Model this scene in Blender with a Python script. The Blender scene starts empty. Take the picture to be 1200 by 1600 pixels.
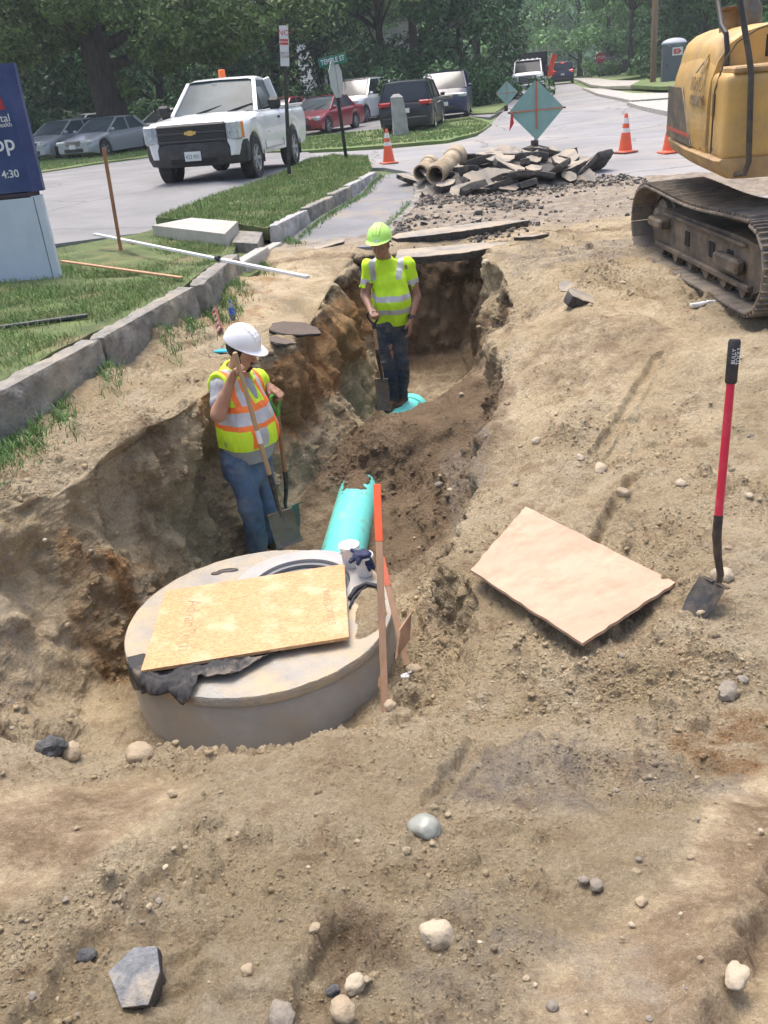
import bpy, math, random
import numpy as np
from mathutils import Vector, Matrix
from mathutils.geometry import delaunay_2d_cdt
PI = math.pi
R = math.radians
SC = bpy.context.scene
# ------------------------------------------------------------------ camera, sky, sun, exposure
CAM_H, CAM_P, CAM_R, CAM_F = 1.9, R(26.0), R(5.7), 1383.0
_ct, _st, _cr, _sr = math.cos(CAM_P), math.sin(CAM_P), math.cos(CAM_R), math.sin(CAM_R)
cd = bpy.data.cameras.new('camera'); cam = bpy.data.objects.new('camera', cd); SC.collection.objects.link(cam)
_r0 = Vector((1, 0, 0)); _u0 = Vector((0, _st, _ct)); _f = Vector((0, _ct, -_st))
_r = _cr*_r0 - _sr*_u0; _u = _sr*_r0 + _cr*_u0
cam.matrix_world = Matrix(((_r.x, _u.x, -_f.x, 0), (_r.y, _u.y, -_f.y, 0), (_r.z, _u.z, -_f.z, CAM_H), (0, 0, 0, 1)))
cd.sensor_fit = 'VERTICAL'; cd.sensor_height = 36; cd.lens = 36*CAM_F/1600; cd.clip_start = .05; cd.clip_end = 2000
SC.camera = cam
W = bpy.data.worlds.new('World'); SC.world = W; W.use_nodes = True
_nt = W.node_tree; _bg = _nt.nodes['Background']; _sky = _nt.nodes.new('ShaderNodeTexSky')
_sky.sky_type = 'NISHITA'; _sky.sun_disc = False; _sky.sun_elevation = R(72); _sky.sun_rotation = R(340)
_sky.air_density = 1.0; _sky.dust_density = 5.5; _sky.ozone_density = .7
_nt.links.new(_sky.outputs[0], _bg.inputs[0]); _bg.inputs[1].default_value = .15
sl = bpy.data.lights.new('sun', 'SUN'); sl.energy = 1.1; sl.angle = R(30); sl.color = (1, .97, .92)
so = bpy.data.objects.new('sun', sl); SC.collection.objects.link(so)
so.rotation_euler = (R(18), 0, R(-160))
SC.view_settings.view_transform = 'Standard'; SC.view_settings.look = 'None'
SC.view_settings.exposure = 1.05; SC.view_settings.gamma = 1
SC.cycles.max_bounces = 6; SC.cycles.diffuse_bounces = 3; SC.cycles.transparent_max_bounces = 6

def ray(px, py):
    a = (px-600)/CAM_F; b = (800-py)/CAM_F
    a0 = a*_cr+b*_sr; b0 = -a*_sr+b*_cr
    return (a0, _ct+b0*_st, -_st+b0*_ct)
def gp(px, py, z=0.):                     # photo pixel -> point on the level z
    d = ray(px, py); t = (z-CAM_H)/d[2]; return Vector((d[0]*t, d[1]*t, z))
def atd(px, py, D):                       # photo pixel -> point at the distance D
    d = ray(px, py); t = D/d[1]; return Vector((d[0]*t, D, CAM_H+d[2]*t))
# ------------------------------------------------------------------ noise
_rs = np.random.RandomState(7); _perm = _rs.permutation(512); _perm = np.concatenate([_perm, _perm, _perm])
_g = _rs.randn(512, 3); _g /= np.linalg.norm(_g, axis=1)[:, None]
def _h(i, j, k): return _perm[(_perm[(_perm[i & 511]+j) & 511]+k) & 511]
def perlin(P):
    P = np.asarray(P, dtype=np.float32); I = np.floor(P).astype(np.int32); f = P-I; u = f*f*f*(f*(f*6-15)+10); out = 0
    for dx in (0, 1):
        wx = u[:, 0] if dx else 1-u[:, 0]
        for dy in (0, 1):
            wy = u[:, 1] if dy else 1-u[:, 1]
            for dz in (0, 1):
                wz = u[:, 2] if dz else 1-u[:, 2]
                g = _g[_h(I[:, 0]+dx, I[:, 1]+dy, I[:, 2]+dz)]
                out = out + wx*wy*wz*(g[:, 0]*(f[:, 0]-dx)+g[:, 1]*(f[:, 1]-dy)+g[:, 2]*(f[:, 2]-dz))
    return out*1.6
def fbm(P, o=4, l=2.05, g=.5):
    a = 1; s = 0; P = np.asarray(P, dtype=np.float32)
    for i in range(o): s = s+a*perlin(P+i*17.3); P = P*l; a *= g
    return s
def clods(P, seed=0, rmin=.15, rmax=.48, dens=.75):       # bumps on jittered cells, height in cell units
    P = np.asarray(P, dtype=np.float32)+seed*31.7; B = np.floor(P-.5).astype(np.int32); out = np.zeros(len(P), np.float32)
    for dx in (0, 1):
        for dy in (0, 1):
            for dz in (0, 1):
                i, j, k = B[:, 0]+dx, B[:, 1]+dy, B[:, 2]+dz
                h = _h(i, j, k); jit = _g[h]*.28
                r = (rmin+(rmax-rmin)*((h*7919) % 512/512.)**2)*(((h*104729) % 512/512.) < dens)
                C = np.stack([i+.5, j+.5, k+.5], 1)+jit
                d2 = ((P-C)**2).sum(1)
                out = np.maximum(out, np.sqrt(np.maximum(r*r-d2, 0)))
    return out
def sstep(a, b, x):
    t = np.clip((x-a)/(b-a), 0, 1); return t*t*(3-2*t)
# ------------------------------------------------------------------ objects
def link(o, parent=None):
    SC.collection.objects.link(o)
    if parent is not None: o.parent = parent
    return o
def tag(o, label=None, cat=None, group=None, kind=None):
    if label: o['label'] = label
    if cat: o['category'] = cat; o['kind'] = 'thing'
    if group: o['group'] = group
    if kind: o['kind'] = kind
    return o
def empty(name, loc=(0, 0, 0), rot=(0, 0, 0), label=None, cat=None, group=None):
    o = bpy.data.objects.new(name, None); o.location = loc; o.rotation_euler = rot; o.empty_display_size = .1
    link(o); return tag(o, label, cat, group)
def mkmesh(name, V, F, m=None, smooth=True, mi=None):
    V = np.asarray(V, dtype=np.float32).reshape(-1, 3); me = bpy.data.meshes.new(name)
    if isinstance(F, np.ndarray) and F.ndim == 2:
        n, k = F.shape; me.vertices.add(len(V)); me.vertices.foreach_set('co', V.ravel())
        me.loops.add(n*k); me.loops.foreach_set('vertex_index', F.astype(np.int32).ravel())
        me.polygons.add(n); me.polygons.foreach_set('loop_start', np.arange(0, n*k, k, dtype=np.int32))
        me.polygons.foreach_set('loop_total', np.full(n, k, dtype=np.int32)); me.update(calc_edges=True)
    else:
        me.from_pydata([tuple(map(float, v)) for v in V], [], [tuple(map(int, f)) for f in F]); me.update()
    if m is not None:
        for x in (m if isinstance(m, (list, tuple)) else [m]): me.materials.append(x)
    if mi is not None: me.polygons.foreach_set('material_index', np.asarray(mi, dtype=np.int32))
    if smooth is True: me.polygons.foreach_set('use_smooth', np.ones(len(me.polygons), dtype=bool))
    elif smooth is not False:
        me.polygons.foreach_set('use_smooth', np.ones(len(me.polygons), dtype=bool)); me.set_sharp_from_angle(angle=R(smooth))
    return me
def mesh(name, V, F, m=None, parent=None, smooth=True, mi=None, loc=None, rot=None):
    o = bpy.data.objects.new(name, mkmesh(name, V, F, m, smooth, mi))
    if loc is not None: o.location = loc
    if rot is not None: o.rotation_euler = rot
    return link(o, parent)
class MB:                                 # collects shapes, builds ONE mesh
    def __init__(s): s.V = []; s.F = []; s.M = []; s.cur = 0; s.T = None
    def add(s, V, F):
        b = len(s.V)
        for v in V:
            v = Vector(v); s.V.append(s.T @ v if s.T else v)
        for f in F: s.F.append([i+b for i in f]); s.M.append(s.cur)
        return s
    def mat(s, i): s.cur = i; return s
    def box(s, c, d, rot=None, b=.0):
        ctr = Vector(c)
        hx, hy, hz = d[0]/2, d[1]/2, d[2]/2; b = min(b, hx*.9, hy*.9, hz*.9)
        V = []; F = []
        if b <= 0:
            V = [(x*hx, y*hy, z*hz) for x in (-1, 1) for y in (-1, 1) for z in (-1, 1)]
            F = [(0, 1, 3, 2), (4, 6, 7, 5), (0, 4, 5, 1), (2, 3, 7, 6), (0, 2, 6, 4), (1, 5, 7, 3)]
        else:
            idx = {}
            for sx in (-1, 1):
                for sy in (-1, 1):
                    for sz in (-1, 1):
                        for a, p in enumerate(((sx*(hx), sy*(hy-b), sz*(hz-b)), (sx*(hx-b), sy*hy, sz*(hz-b)), (sx*(hx-b), sy*(hy-b), sz*hz))):
                            idx[sx, sy, sz, a] = len(V); V.append(p)
            q = lambda *t: F.append([idx[k] for k in t])
            for a in (-1, 1):
                q(*[(a, y, z, 0) for y, z in ((-1, -1), (1, -1), (1, 1), (-1, 1))][::a])
                q(*[(x, a, z, 1) for x, z in ((-1, -1), (-1, 1), (1, 1), (1, -1))][::a])
                q(*[(x, y, a, 2) for x, y in ((-1, -1), (1, -1), (1, 1), (-1, 1))][::a])
            for a in (-1, 1):
                for c in (-1, 1):
                    q((a, c, -1, 0), (a, c, -1, 1), (a, c, 1, 1), (a, c, 1, 0))
                    q((a, -1, c, 0), (a, -1, c, 2), (a, 1, c, 2), (a, 1, c, 0))
                    q((-1, a, c, 1), (-1, a, c, 2), (1, a, c, 2), (1, a, c, 1))
                    for e in (-1, 1): q((a, c, e, 0), (a, c, e, 1), (a, c, e, 2))
        M = Matrix.Translation(ctr)
        if rot is not None: M = M @ (rot if isinstance(rot, Matrix) else Matrix.Rotation(rot, 4, 'Z'))
        return s.add([M @ Vector(v) for v in V], F)
    def bar(s, p0, p1, w, h, b=0, up=(0, 0, 1)):        # rectangular bar between two points
        p0, p1 = Vector(p0), Vector(p1); x = (p1-p0); L = x.length; x.normalize(); y = Vector(up).cross(x)
        if y.length < 1e-4: y = Vector((0, 1, 0)).cross(x)
        y.normalize(); z = x.cross(y); M = Matrix((x, y, z)).transposed().to_4x4()
        return s.box((p0+p1)/2, (L, w, h), rot=M, b=b)
    def tube(s, pts, r, n=10, cap=True, closed=False):
        pts = [Vector(p) for p in pts]; m = len(pts); rr = r if isinstance(r, (list, tuple)) else [r]*m
        V = []; F = []; up = None
        for i, p in enumerate(pts):
            if closed: t = pts[(i+1) % m]-pts[i-1]
            else: t = (pts[min(i+1, m-1)]-pts[max(i-1, 0)])
            t.normalize()
            if up is None: up = t.orthogonal().normalized()
            up = (up-t*up.dot(t)).normalized(); sd = t.cross(up)
            for k in range(n):
                a = 2*PI*k/n; V.append(p+(up*math.cos(a)+sd*math.sin(a))*rr[i])
        for i in range(m if closed else m-1):
            for k in range(n):
                a, b2 = i*n+k, i*n+(k+1) % n; c, d = ((i+1) % m)*n+k, ((i+1) % m)*n+(k+1) % n
                F.append((a, b2, d, c))
        if cap and not closed: F.append(list(range(n))[::-1]); F.append([(m-1)*n+k for k in range(n)])
        return s.add(V, F)
    def cyl(s, p0, p1, r, r2=None, n=20, cap=True): return s.tube([p0, p1], [r, r if r2 is None else r2], n, cap)
    def lathe(s, prof, n=24, c=(0, 0, 0), axis=None, cap=False):
        V = []; F = []; M = Matrix.Translation(Vector(c))
        if axis is not None: M = M @ Vector((0, 0, 1)).rotation_difference(Vector(axis)).to_matrix().to_4x4()
        for r_, z in prof:
            for k in range(n): V.append(M @ Vector((r_*math.cos(2*PI*k/n), r_*math.sin(2*PI*k/n), z)))
        for i in range(len(prof)-1):
            for k in range(n): F.append((i*n+k, i*n+(k+1) % n, (i+1)*n+(k+1) % n, (i+1)*n+k))
        if cap: F.append(list(range(n))[::-1]); F.append([(len(prof)-1)*n+k for k in range(n)])
        return s.add(V, F)
    def prism(s, poly, d0, d1, M=None):     # polygon in local xy, extruded z from d0 to d1
        n = len(poly); M = M or Matrix.Identity(4)
        V = [M @ Vector((x, y, d0)) for x, y in poly]+[M @ Vector((x, y, d1)) for x, y in poly]
        F = [list(range(n))[::-1], [n+i for i in range(n)]]+[(i, (i+1) % n, n+(i+1) % n, n+i) for i in range(n)]
        return s.add(V, F)
    def loft(s, rings, cap=True, closed=True):
        n = len(rings[0]); V = [p for r_ in rings for p in r_]; F = []
        for i in range(len(rings)-1):
            for k in range(n if closed else n-1): F.append((i*n+k, i*n+(k+1) % n, (i+1)*n+(k+1) % n, (i+1)*n+k))
        if cap: F.append(list(range(n))[::-1]); F.append([(len(rings)-1)*n+k for k in range(n)])
        return s.add(V, F)
    def ball(s, c, r, n=12, m=8, sc=(1, 1, 1)):
        V = []; F = []
        for i in range(m+1):
            for k in range(n):
                th = PI*i/m; V.append(Vector(c)+Vector((r*sc[0]*math.sin(th)*math.cos(2*PI*k/n), r*sc[1]*math.sin(th)*math.sin(2*PI*k/n), -r*sc[2]*math.cos(th))))
        for i in range(m):
            for k in range(n): F.append((i*n+k, i*n+(k+1) % n, (i+1)*n+(k+1) % n, (i+1)*n+k))
        return s.add(V, F)
    def build(s, name, m, parent=None, smooth=35, loc=None, rot=None):
        return mesh(name, s.V, s.F, m, parent, smooth, s.M, loc, rot)
def copy_tree(o, parent=None):
    c = o.copy(); SC.collection.objects.link(c)
    if parent is not None: c.parent = parent
    for ch in list(o.children): copy_tree(ch, c)
    return c
def text(name, body, size, m, parent=None, M=None, extrude=.002, align='CENTER', sx=1., font_bold=False):
    c = bpy.data.curves.new(name, 'FONT'); c.body = body; c.size = size; c.extrude = extrude; c.align_x = align; c.align_y = 'CENTER'
    c.resolution_u = 3; c.materials.append(m)
    if font_bold: c.offset = size*.012
    t_ = bpy.data.objects.new(name, c); SC.collection.objects.link(t_); bpy.context.view_layer.update()
    me = bpy.data.meshes.new_from_object(t_.evaluated_get(bpy.context.evaluated_depsgraph_get())); bpy.data.objects.remove(t_)
    if not me.materials: me.materials.append(m)
    o = bpy.data.objects.new(name, me); link(o, parent)
    if M is not None: o.matrix_local = M @ Matrix.Diagonal((sx, 1, 1, 1))
    return o
def frame_m(o, x, y):                     # matrix from origin and the x, y axes
    x = Vector(x).normalized(); z = x.cross(Vector(y)).normalized(); y = z.cross(x)
    M = Matrix((x, y, z)).transposed().to_4x4(); M.translation = Vector(o); return M
# ------------------------------------------------------------------ smooth volumes (signed distance -> mesh)
class SDF:
    def __init__(s, lo, hi, h):
        s.h = h; s.lo = np.array(lo, float); n = np.ceil((np.array(hi)-s.lo)/h).astype(int)+1; s.n = n
        s.D = np.full(n, 9., dtype=np.float32)
    def _box(s, lo, hi):
        a = np.clip(np.floor((np.array(lo)-s.lo)/s.h).astype(int), 0, s.n-1); b = np.clip(np.ceil((np.array(hi)-s.lo)/s.h).astype(int)+1, 1, s.n)
        X = [s.lo[i]+s.h*np.arange(a[i], b[i]) for i in range(3)]
        G = np.meshgrid(*X, indexing='ij'); return tuple(slice(a[i], b[i]) for i in range(3)), np.stack(G, -1).astype(np.float32)
    def op(s, sl, d, k, cut):
        A = s.D[sl]
        if cut: d = -d; hh = np.clip(.5-.5*(d-A)/k, 0, 1); s.D[sl] = A*hh+d*(1-hh)+k*hh*(1-hh)
        else: hh = np.clip(.5+.5*(d-A)/k, 0, 1); s.D[sl] = d*(1-hh)+A*hh-k*hh*(1-hh)
    def cap(s, a, b, ra, rb=None, k=.02, flat=None, cut=False):   # tapered capsule; flat = (axis vector, factor) squashes it
        a = np.array(a, float); b = np.array(b, float); rb = ra if rb is None else rb; r = max(ra, rb)*(1.0 if flat is None else max(1, flat[1]))+k*1.5+s.h*2
        sl, P = s._box(np.minimum(a, b)-r, np.maximum(a, b)+r)
        if P.size == 0: return s
        ba = b-a; L2 = max(float(ba @ ba), 1e-9); t = np.clip(((P-a) @ ba)/L2, 0, 1)[..., None]; Q = P-(a+t*ba)
        if flat is not None:
            ax = np.array(flat[0], float); ax /= np.linalg.norm(ax); pr = Q @ ax; Q = Q-ax*(pr*(1-1/flat[1]))[..., None]
        d = np.sqrt((Q*Q).sum(-1))-(ra+(rb-ra)*t[..., 0])
        s.op(sl, d, k, cut); return s
    def ell(s, c, r, k=.02, rot=None, cut=False):
        c = np.array(c, float); r = np.array(r, float); q = r.max()+k*1.5+s.h*2; sl, P = s._box(c-q, c+q)
        if P.size == 0: return s
        Q = P-c
        if rot is not None: Q = Q @ np.array(rot)[:3, :3]
        k0 = np.sqrt(((Q/r)**2).sum(-1)); k1 = np.sqrt(((Q/(r*r))**2).sum(-1))+1e-9
        s.op(sl, k0*(k0-1)/k1, k, cut); return s
    def rbox(s, c, d, rr, k=.01, rot=None, cut=False):
        c = np.array(c, float); d = np.array(d, float)/2; q = np.linalg.norm(d)+k*1.5+s.h*2; sl, P = s._box(c-q, c+q)
        if P.size == 0: return s
        Q = P-c
        if rot is not None: Q = Q @ np.array(rot)[:3, :3]
        Q = np.abs(Q)-(d-rr); dd = np.sqrt((np.maximum(Q, 0)**2).sum(-1))+np.minimum(Q.max(-1), 0)-rr
        s.op(sl, dd, k, cut); return s
    def plane(s, p, n, k=.005):            # keep the side the normal points away from
        n = np.array(n, float); n /= np.linalg.norm(n); sl, P = s._box(s.lo, s.lo+s.h*s.n)
        s.op(sl, -((P-np.array(p)) @ n), k, True); return s
    def noise(s, amp, freq, o=2, stretch=(1, 1, 1), seed=0, band=.06):
        m = np.abs(s.D) < band; I = np.argwhere(m); P = s.lo+I*s.h
        s.D[m] += amp*fbm(P*freq*np.array(stretch)+seed, o); return s
    def mesh(s):
        D = s.D; B = D < 0; nx, ny, nz = D.shape
        c = B[:-1, :-1, :-1].astype(np.int8)
        tot = sum(B[i:nx-1+i, j:ny-1+j, k:nz-1+k].astype(np.int8) for i in (0, 1) for j in (0, 1) for k in (0, 1))
        act = (tot > 0) & (tot < 8); I = np.argwhere(act); idx = np.full(act.shape, -1, np.int32); idx[act] = np.arange(len(I))
        acc = np.zeros((len(I), 3)); cnt = np.zeros(len(I))
        cs = [(i, j, k) for i in (0, 1) for j in (0, 1) for k in (0, 1)]
        for a in cs:
            for ax in range(3):
                if a[ax]: continue
                b = list(a); b[ax] = 1
                va = D[I[:, 0]+a[0], I[:, 1]+a[1], I[:, 2]+a[2]]; vb = D[I[:, 0]+b[0], I[:, 1]+b[1], I[:, 2]+b[2]]
                m = (va < 0) != (vb < 0); t = np.where(m, va/(va-vb+1e-12), 0)
                p = np.array(a, float)[None].repeat(len(I), 0); p[:, ax] += t
                acc[m] += p[m]; cnt[m] += 1
        V = s.lo+(I+acc/np.maximum(cnt, 1)[:, None])*s.h
        F = []
        for ax in range(3):
            sl0 = [slice(None)]*3; sl1 = [slice(None)]*3; sl0[ax] = slice(0, -1); sl1[ax] = slice(1, None)
            cr = B[tuple(sl0)] != B[tuple(sl1)]; E = np.argwhere(cr)
            o1, o2 = [(1, 2), (2, 0), (0, 1)][ax]
            E = E[(E[:, o1] > 0) & (E[:, o2] > 0) & (E[:, o1] < D.shape[o1]-1) & (E[:, o2] < D.shape[o2]-1)]
            def at(d1, d2):
                q = E.copy(); q[:, o1] += d1; q[:, o2] += d2; return idx[q[:, 0], q[:, 1], q[:, 2]]
            q = np.stack([at(-1, -1), at(0, -1), at(0, 0), at(-1, 0)], 1)
            fl = ~B[E[:, 0], E[:, 1], E[:, 2]]; q[fl] = q[fl][:, ::-1]
            F.append(q[(q >= 0).all(1)])
        return V, np.concatenate(F)
    def build(s, name, m, parent=None, off=None, smooth=True):
        V, F = s.mesh()
        if off is not None: V = V-np.array(off)
        return mesh(name, V, F, m, parent, smooth)
# ------------------------------------------------------------------ materials
def _node(nt, t, **k):
    n = nt.nodes.new(t)
    for a, v in k.items(): setattr(n, a, v)
    return n
def pm(name, col, rough=.6, metal=0., var=.18, vs=6., bump=.15, bs=60., col2=None, grime=None, gs=3., ga=.5, spec=.5, coat=0., emit=0., trans=0., ior=1.45, stretch=(1, 1, 1), gcut=.5):
    m = bpy.data.materials.new(name); m.use_nodes = True; nt = m.node_tree; L = nt.links; B = nt.nodes['Principled BSDF']
    tc = _node(nt, 'ShaderNodeTexCoord'); mp = _node(nt, 'ShaderNodeMapping'); mp.inputs['Scale'].default_value = stretch
    L.new(tc.outputs['Object'], mp.inputs['Vector'])
    if col2 is None: col2 = tuple(c*(1-var) for c in col)
    n1 = _node(nt, 'ShaderNodeTexNoise'); n1.inputs['Scale'].default_value = vs; n1.inputs['Detail'].default_value = 5; n1.inputs['Roughness'].default_value = .65
    L.new(mp.outputs[0], n1.inputs['Vector'])
    r = _node(nt, 'ShaderNodeValToRGB'); r.color_ramp.elements[0].position = .35; r.color_ramp.elements[1].position = .65
    r.color_ramp.elements[0].color = (*col2, 1); r.color_ramp.elements[1].color = (*col, 1); L.new(n1.outputs[0], r.inputs[0]); cout = r.outputs[0]
    if grime is not None:
        n2 = _node(nt, 'ShaderNodeTexNoise'); n2.inputs['Scale'].default_value = gs; n2.inputs['Detail'].default_value = 8; n2.inputs['Roughness'].default_value = .7
        L.new(mp.outputs[0], n2.inputs['Vector'])
        rr = _node(nt, 'ShaderNodeValToRGB'); rr.color_ramp.elements[0].position = gcut-.07; rr.color_ramp.elements[1].position = gcut+.13
        rr.color_ramp.elements[0].color = (0, 0, 0, 1); rr.color_ramp.elements[1].color = (ga, ga, ga, 1); L.new(n2.outputs[0], rr.inputs[0])
        mx = _node(nt, 'ShaderNodeMix', data_type='RGBA'); L.new(rr.outputs[0], mx.inputs[0]); L.new(cout, mx.inputs[6]); mx.inputs[7].default_value = (*grime, 1); cout = mx.outputs[2]
        ro = _node(nt, 'ShaderNodeMapRange'); ro.inputs[3].default_value = rough; ro.inputs[4].default_value = max(rough, .85); L.new(rr.outputs[0], ro.inputs[0]); L.new(ro.outputs[0], B.inputs['Roughness'])
    L.new(cout, B.inputs['Base Color']); B.inputs['Roughness'].default_value = rough; B.inputs['Metallic'].default_value = metal
    B.inputs['Specular IOR Level'].default_value = spec; B.inputs['Coat Weight'].default_value = coat; B.inputs['Coat Roughness'].default_value = .08
    if trans: B.inputs['Transmission Weight'].default_value = trans; B.inputs['IOR'].default_value = ior
    if emit: L.new(cout, B.inputs['Emission Color']); B.inputs['Emission Strength'].default_value = emit
    if bump:
        n3 = _node(nt, 'ShaderNodeTexNoise'); n3.inputs['Scale'].default_value = bs; n3.inputs['Detail'].default_value = 4
        L.new(mp.outputs[0], n3.inputs['Vector']); bn = _node(nt, 'ShaderNodeBump'); bn.inputs['Strength'].default_value = bump; bn.inputs['Distance'].default_value = .01
        L.new(n3.outputs[0], bn.inputs['Height']); L.new(bn.outputs[0], B.inputs['Normal'])
    return m
# ------------------------------------------------------------------ ground levels outside the trench
_gpt = np.array([(-3.4,9.5,.3),(-2.6,17.8,.40),(-3.6,18,.40),(-1.8,20.3,.34),(.9,21,.19),(5.5,18,.17),(2,34,.08),(-12,39.7,.08),(4,39.8,.15),(-.8,40.6,.02),(.5,48,.07),
  (12,63,0),(19,87,0),(19,56,.18),(0,12.5,.0),(1,11,0),(3,8,0),(5,5,0),(-1,12.3,0),(-2.4,5.5,0),(-3.6,2,.05),(5,11,.03),(9,9,.05),(-7,14,.35),(-9,28,.2),(0,28,.1),(8,30,.1),(0,16.5,.07),
  (40,110,0),(-20,110,.5),(-40,50,.3),(60,60,.5),(29,101,0),(-15,70,.3),(10,14,.1),(-12,4,.4),(12,3,.1),(2.5,16,.09),(-1.6,13.5,.1)], float)
_d = np.linalg.norm(_gpt[:, None, :2]-_gpt[None, :, :2], axis=2)
_w = np.linalg.solve(_d+np.eye(len(_gpt))*.3, _gpt[:, 2]-.1)
def gz(x, y):
    x = np.atleast_1d(np.asarray(x, float)); y = np.atleast_1d(np.asarray(y, float))
    return .1+np.sqrt((x[:, None]-_gpt[:, 0])**2+(y[:, None]-_gpt[:, 1])**2) @ _w
def gz1(x, y): return float(gz(x, y)[0])
def at(px, py, off=0.):                   # photo pixel -> point on the street or lawn level
    z = .1
    for i in range(25):
        p = gp(px, py, min(z+off, 1.5)); z = .5*z+.5*gz1(p.x, min(p.y, 130))
    return p
# ------------------------------------------------------------------ materials of the ground
def dirt_material(kk=1., nm='sandy_soil'):
    m = bpy.data.materials.new(nm); m.use_nodes = True; nt = m.node_tree; L = nt.links; B = nt.nodes['Principled BSDF']
    tc = _node(nt, 'ShaderNodeTexCoord'); at_ = lambda n: _node(nt, 'ShaderNodeAttribute', attribute_name=n).outputs['Fac']
    def noise(sc, det=6, ro=.65, st=None):
        n = _node(nt, 'ShaderNodeTexNoise'); n.inputs['Scale'].default_value = sc; n.inputs['Detail'].default_value = det; n.inputs['Roughness'].default_value = ro
        if st: mp = _node(nt, 'ShaderNodeMapping'); mp.inputs['Scale'].default_value = st; L.new(tc.outputs['Object'], mp.inputs[0]); L.new(mp.outputs[0], n.inputs['Vector'])
        else: L.new(tc.outputs['Object'], n.inputs['Vector'])
        return n.outputs[0]
    def ramp(src, a, b, c0=(0, 0, 0), c1=(1, 1, 1)):
        r = _node(nt, 'ShaderNodeValToRGB'); r.color_ramp.elements[0].position = a; r.color_ramp.elements[1].position = b
        r.color_ramp.elements[0].color = (*c0, 1); r.color_ramp.elements[1].color = (*c1, 1); L.new(src, r.inputs[0]); return r.outputs[0]
    def mix(f, a, b, mode='MIX'):
        x = _node(nt, 'ShaderNodeMix', data_type='RGBA', blend_type=mode)
        if isinstance(f, float): x.inputs[0].default_value = f
        else: L.new(f, x.inputs[0])
        for s, v in ((6, a), (7, b)):
            if isinstance(v, tuple): x.inputs[s].default_value = (*v, 1)
            else: L.new(v, x.inputs[s])
        return x.outputs[2]
    def mth(op, a, b):
        x = _node(nt, 'ShaderNodeMath', operation=op)
        for s, v in ((0, a), (1, b)):
            if isinstance(v, (int, float)): x.inputs[s].default_value = v
            else: L.new(v, x.inputs[s])
        return x.outputs[0]
    dry = mix(ramp(noise(1.3, 5), .38, .64), (.46, .365, .225), (.61, .505, .345))
    dry = mix(ramp(noise(5.5, 6, .7), .5, .66), dry, (.37, .275, .17))
    dry = mix(mth('MULTIPLY', ramp(noise(2.2, 7, .75), .56, .62), .55), dry, (.58, .49, .36))
    moist = mix(ramp(noise(3.0, 6), .36, .66), (.165, .115, .07), (.275, .20, .13))
    org = mix(ramp(noise(4.5, 6), .35, .65), (.29, .145, .055), (.40, .26, .13))
    gry = mix(ramp(noise(6, 6), .35, .65), (.21, .18, .148), (.40, .35, .29))
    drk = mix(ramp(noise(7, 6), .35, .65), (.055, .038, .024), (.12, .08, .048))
    def mask(n, sc, w=.22):
        v = mth('ADD', at_(n), mth('MULTIPLY', mth('SUBTRACT', noise(sc, 8, .8), .5), 1.7)); return ramp(v, .5-w/2, .5+w/2)
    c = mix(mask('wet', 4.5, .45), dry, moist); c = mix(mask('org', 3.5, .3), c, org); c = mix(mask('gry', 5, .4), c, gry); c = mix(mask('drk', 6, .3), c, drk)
    c = mix(mth('MULTIPLY', ramp(noise(38, 4, .7), .40, .62), .55), c, mix(.5, c, (.25, .18, .11)))
    c = mix(ramp(noise(140, 3, .7), .62, .72), c, mix(.6, c, (.78, .70, .56)))
    c = mix(ramp(noise(95, 3, .7), .64, .70), c, mix(.65, c, (.09, .06, .04)))
    mr = _node(nt, 'ShaderNodeMapRange'); mr.inputs[1].default_value = .32; mr.inputs[2].default_value = .68; mr.inputs[3].default_value = .62*kk; mr.inputs[4].default_value = 1.32*kk
    L.new(mth('ADD', mth('MULTIPLY', noise(210, 3, .7), .6), mth('MULTIPLY', noise(64, 4, .7), .4)), mr.inputs[0]); hs_ = _node(nt, 'ShaderNodeHueSaturation'); L.new(c, hs_.inputs['Color']); L.new(mr.outputs[0], hs_.inputs['Value']); c = hs_.outputs[0]  # fine grain tone; the self-shadow of crumbs is put into this colour too
    L.new(c, B.inputs['Base Color']); B.inputs['Roughness'].default_value = .95; B.inputs['Specular IOR Level'].default_value = .12
    vo = _node(nt, 'ShaderNodeTexVoronoi'); vo.inputs['Scale'].default_value = 75; L.new(tc.outputs['Object'], vo.inputs['Vector'])
    vo2 = _node(nt, 'ShaderNodeTexVoronoi'); vo2.inputs['Scale'].default_value = 30; vo2.inputs['Randomness'].default_value = 1; L.new(tc.outputs['Object'], vo2.inputs['Vector'])
    h = mth('ADD', mth('MULTIPLY', noise(80, 8, .8), 1.3), mth('MULTIPLY', mth('SUBTRACT', .6, vo.outputs['Distance']), .35))
    h = mth('ADD', h, mth('MULTIPLY', mth('SUBTRACT', .6, vo2.outputs['Distance']), .5))
    h = mth('ADD', h, mth('MULTIPLY', noise(230, 3, .6), .22))
    b = _node(nt, 'ShaderNodeBump'); b.inputs['Distance'].default_value = .022; L.new(h, b.inputs['Height'])
    s = mth('SUBTRACT', 1.0, mth('MULTIPLY', at_('flat'), .30)); L.new(s, b.inputs['Strength']); L.new(b.outputs[0], B.inputs['Normal'])
    return m
M_DIRT = dirt_material(); M_CRUMB = dirt_material(1.38, 'loose_crumbly_soil')
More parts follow.
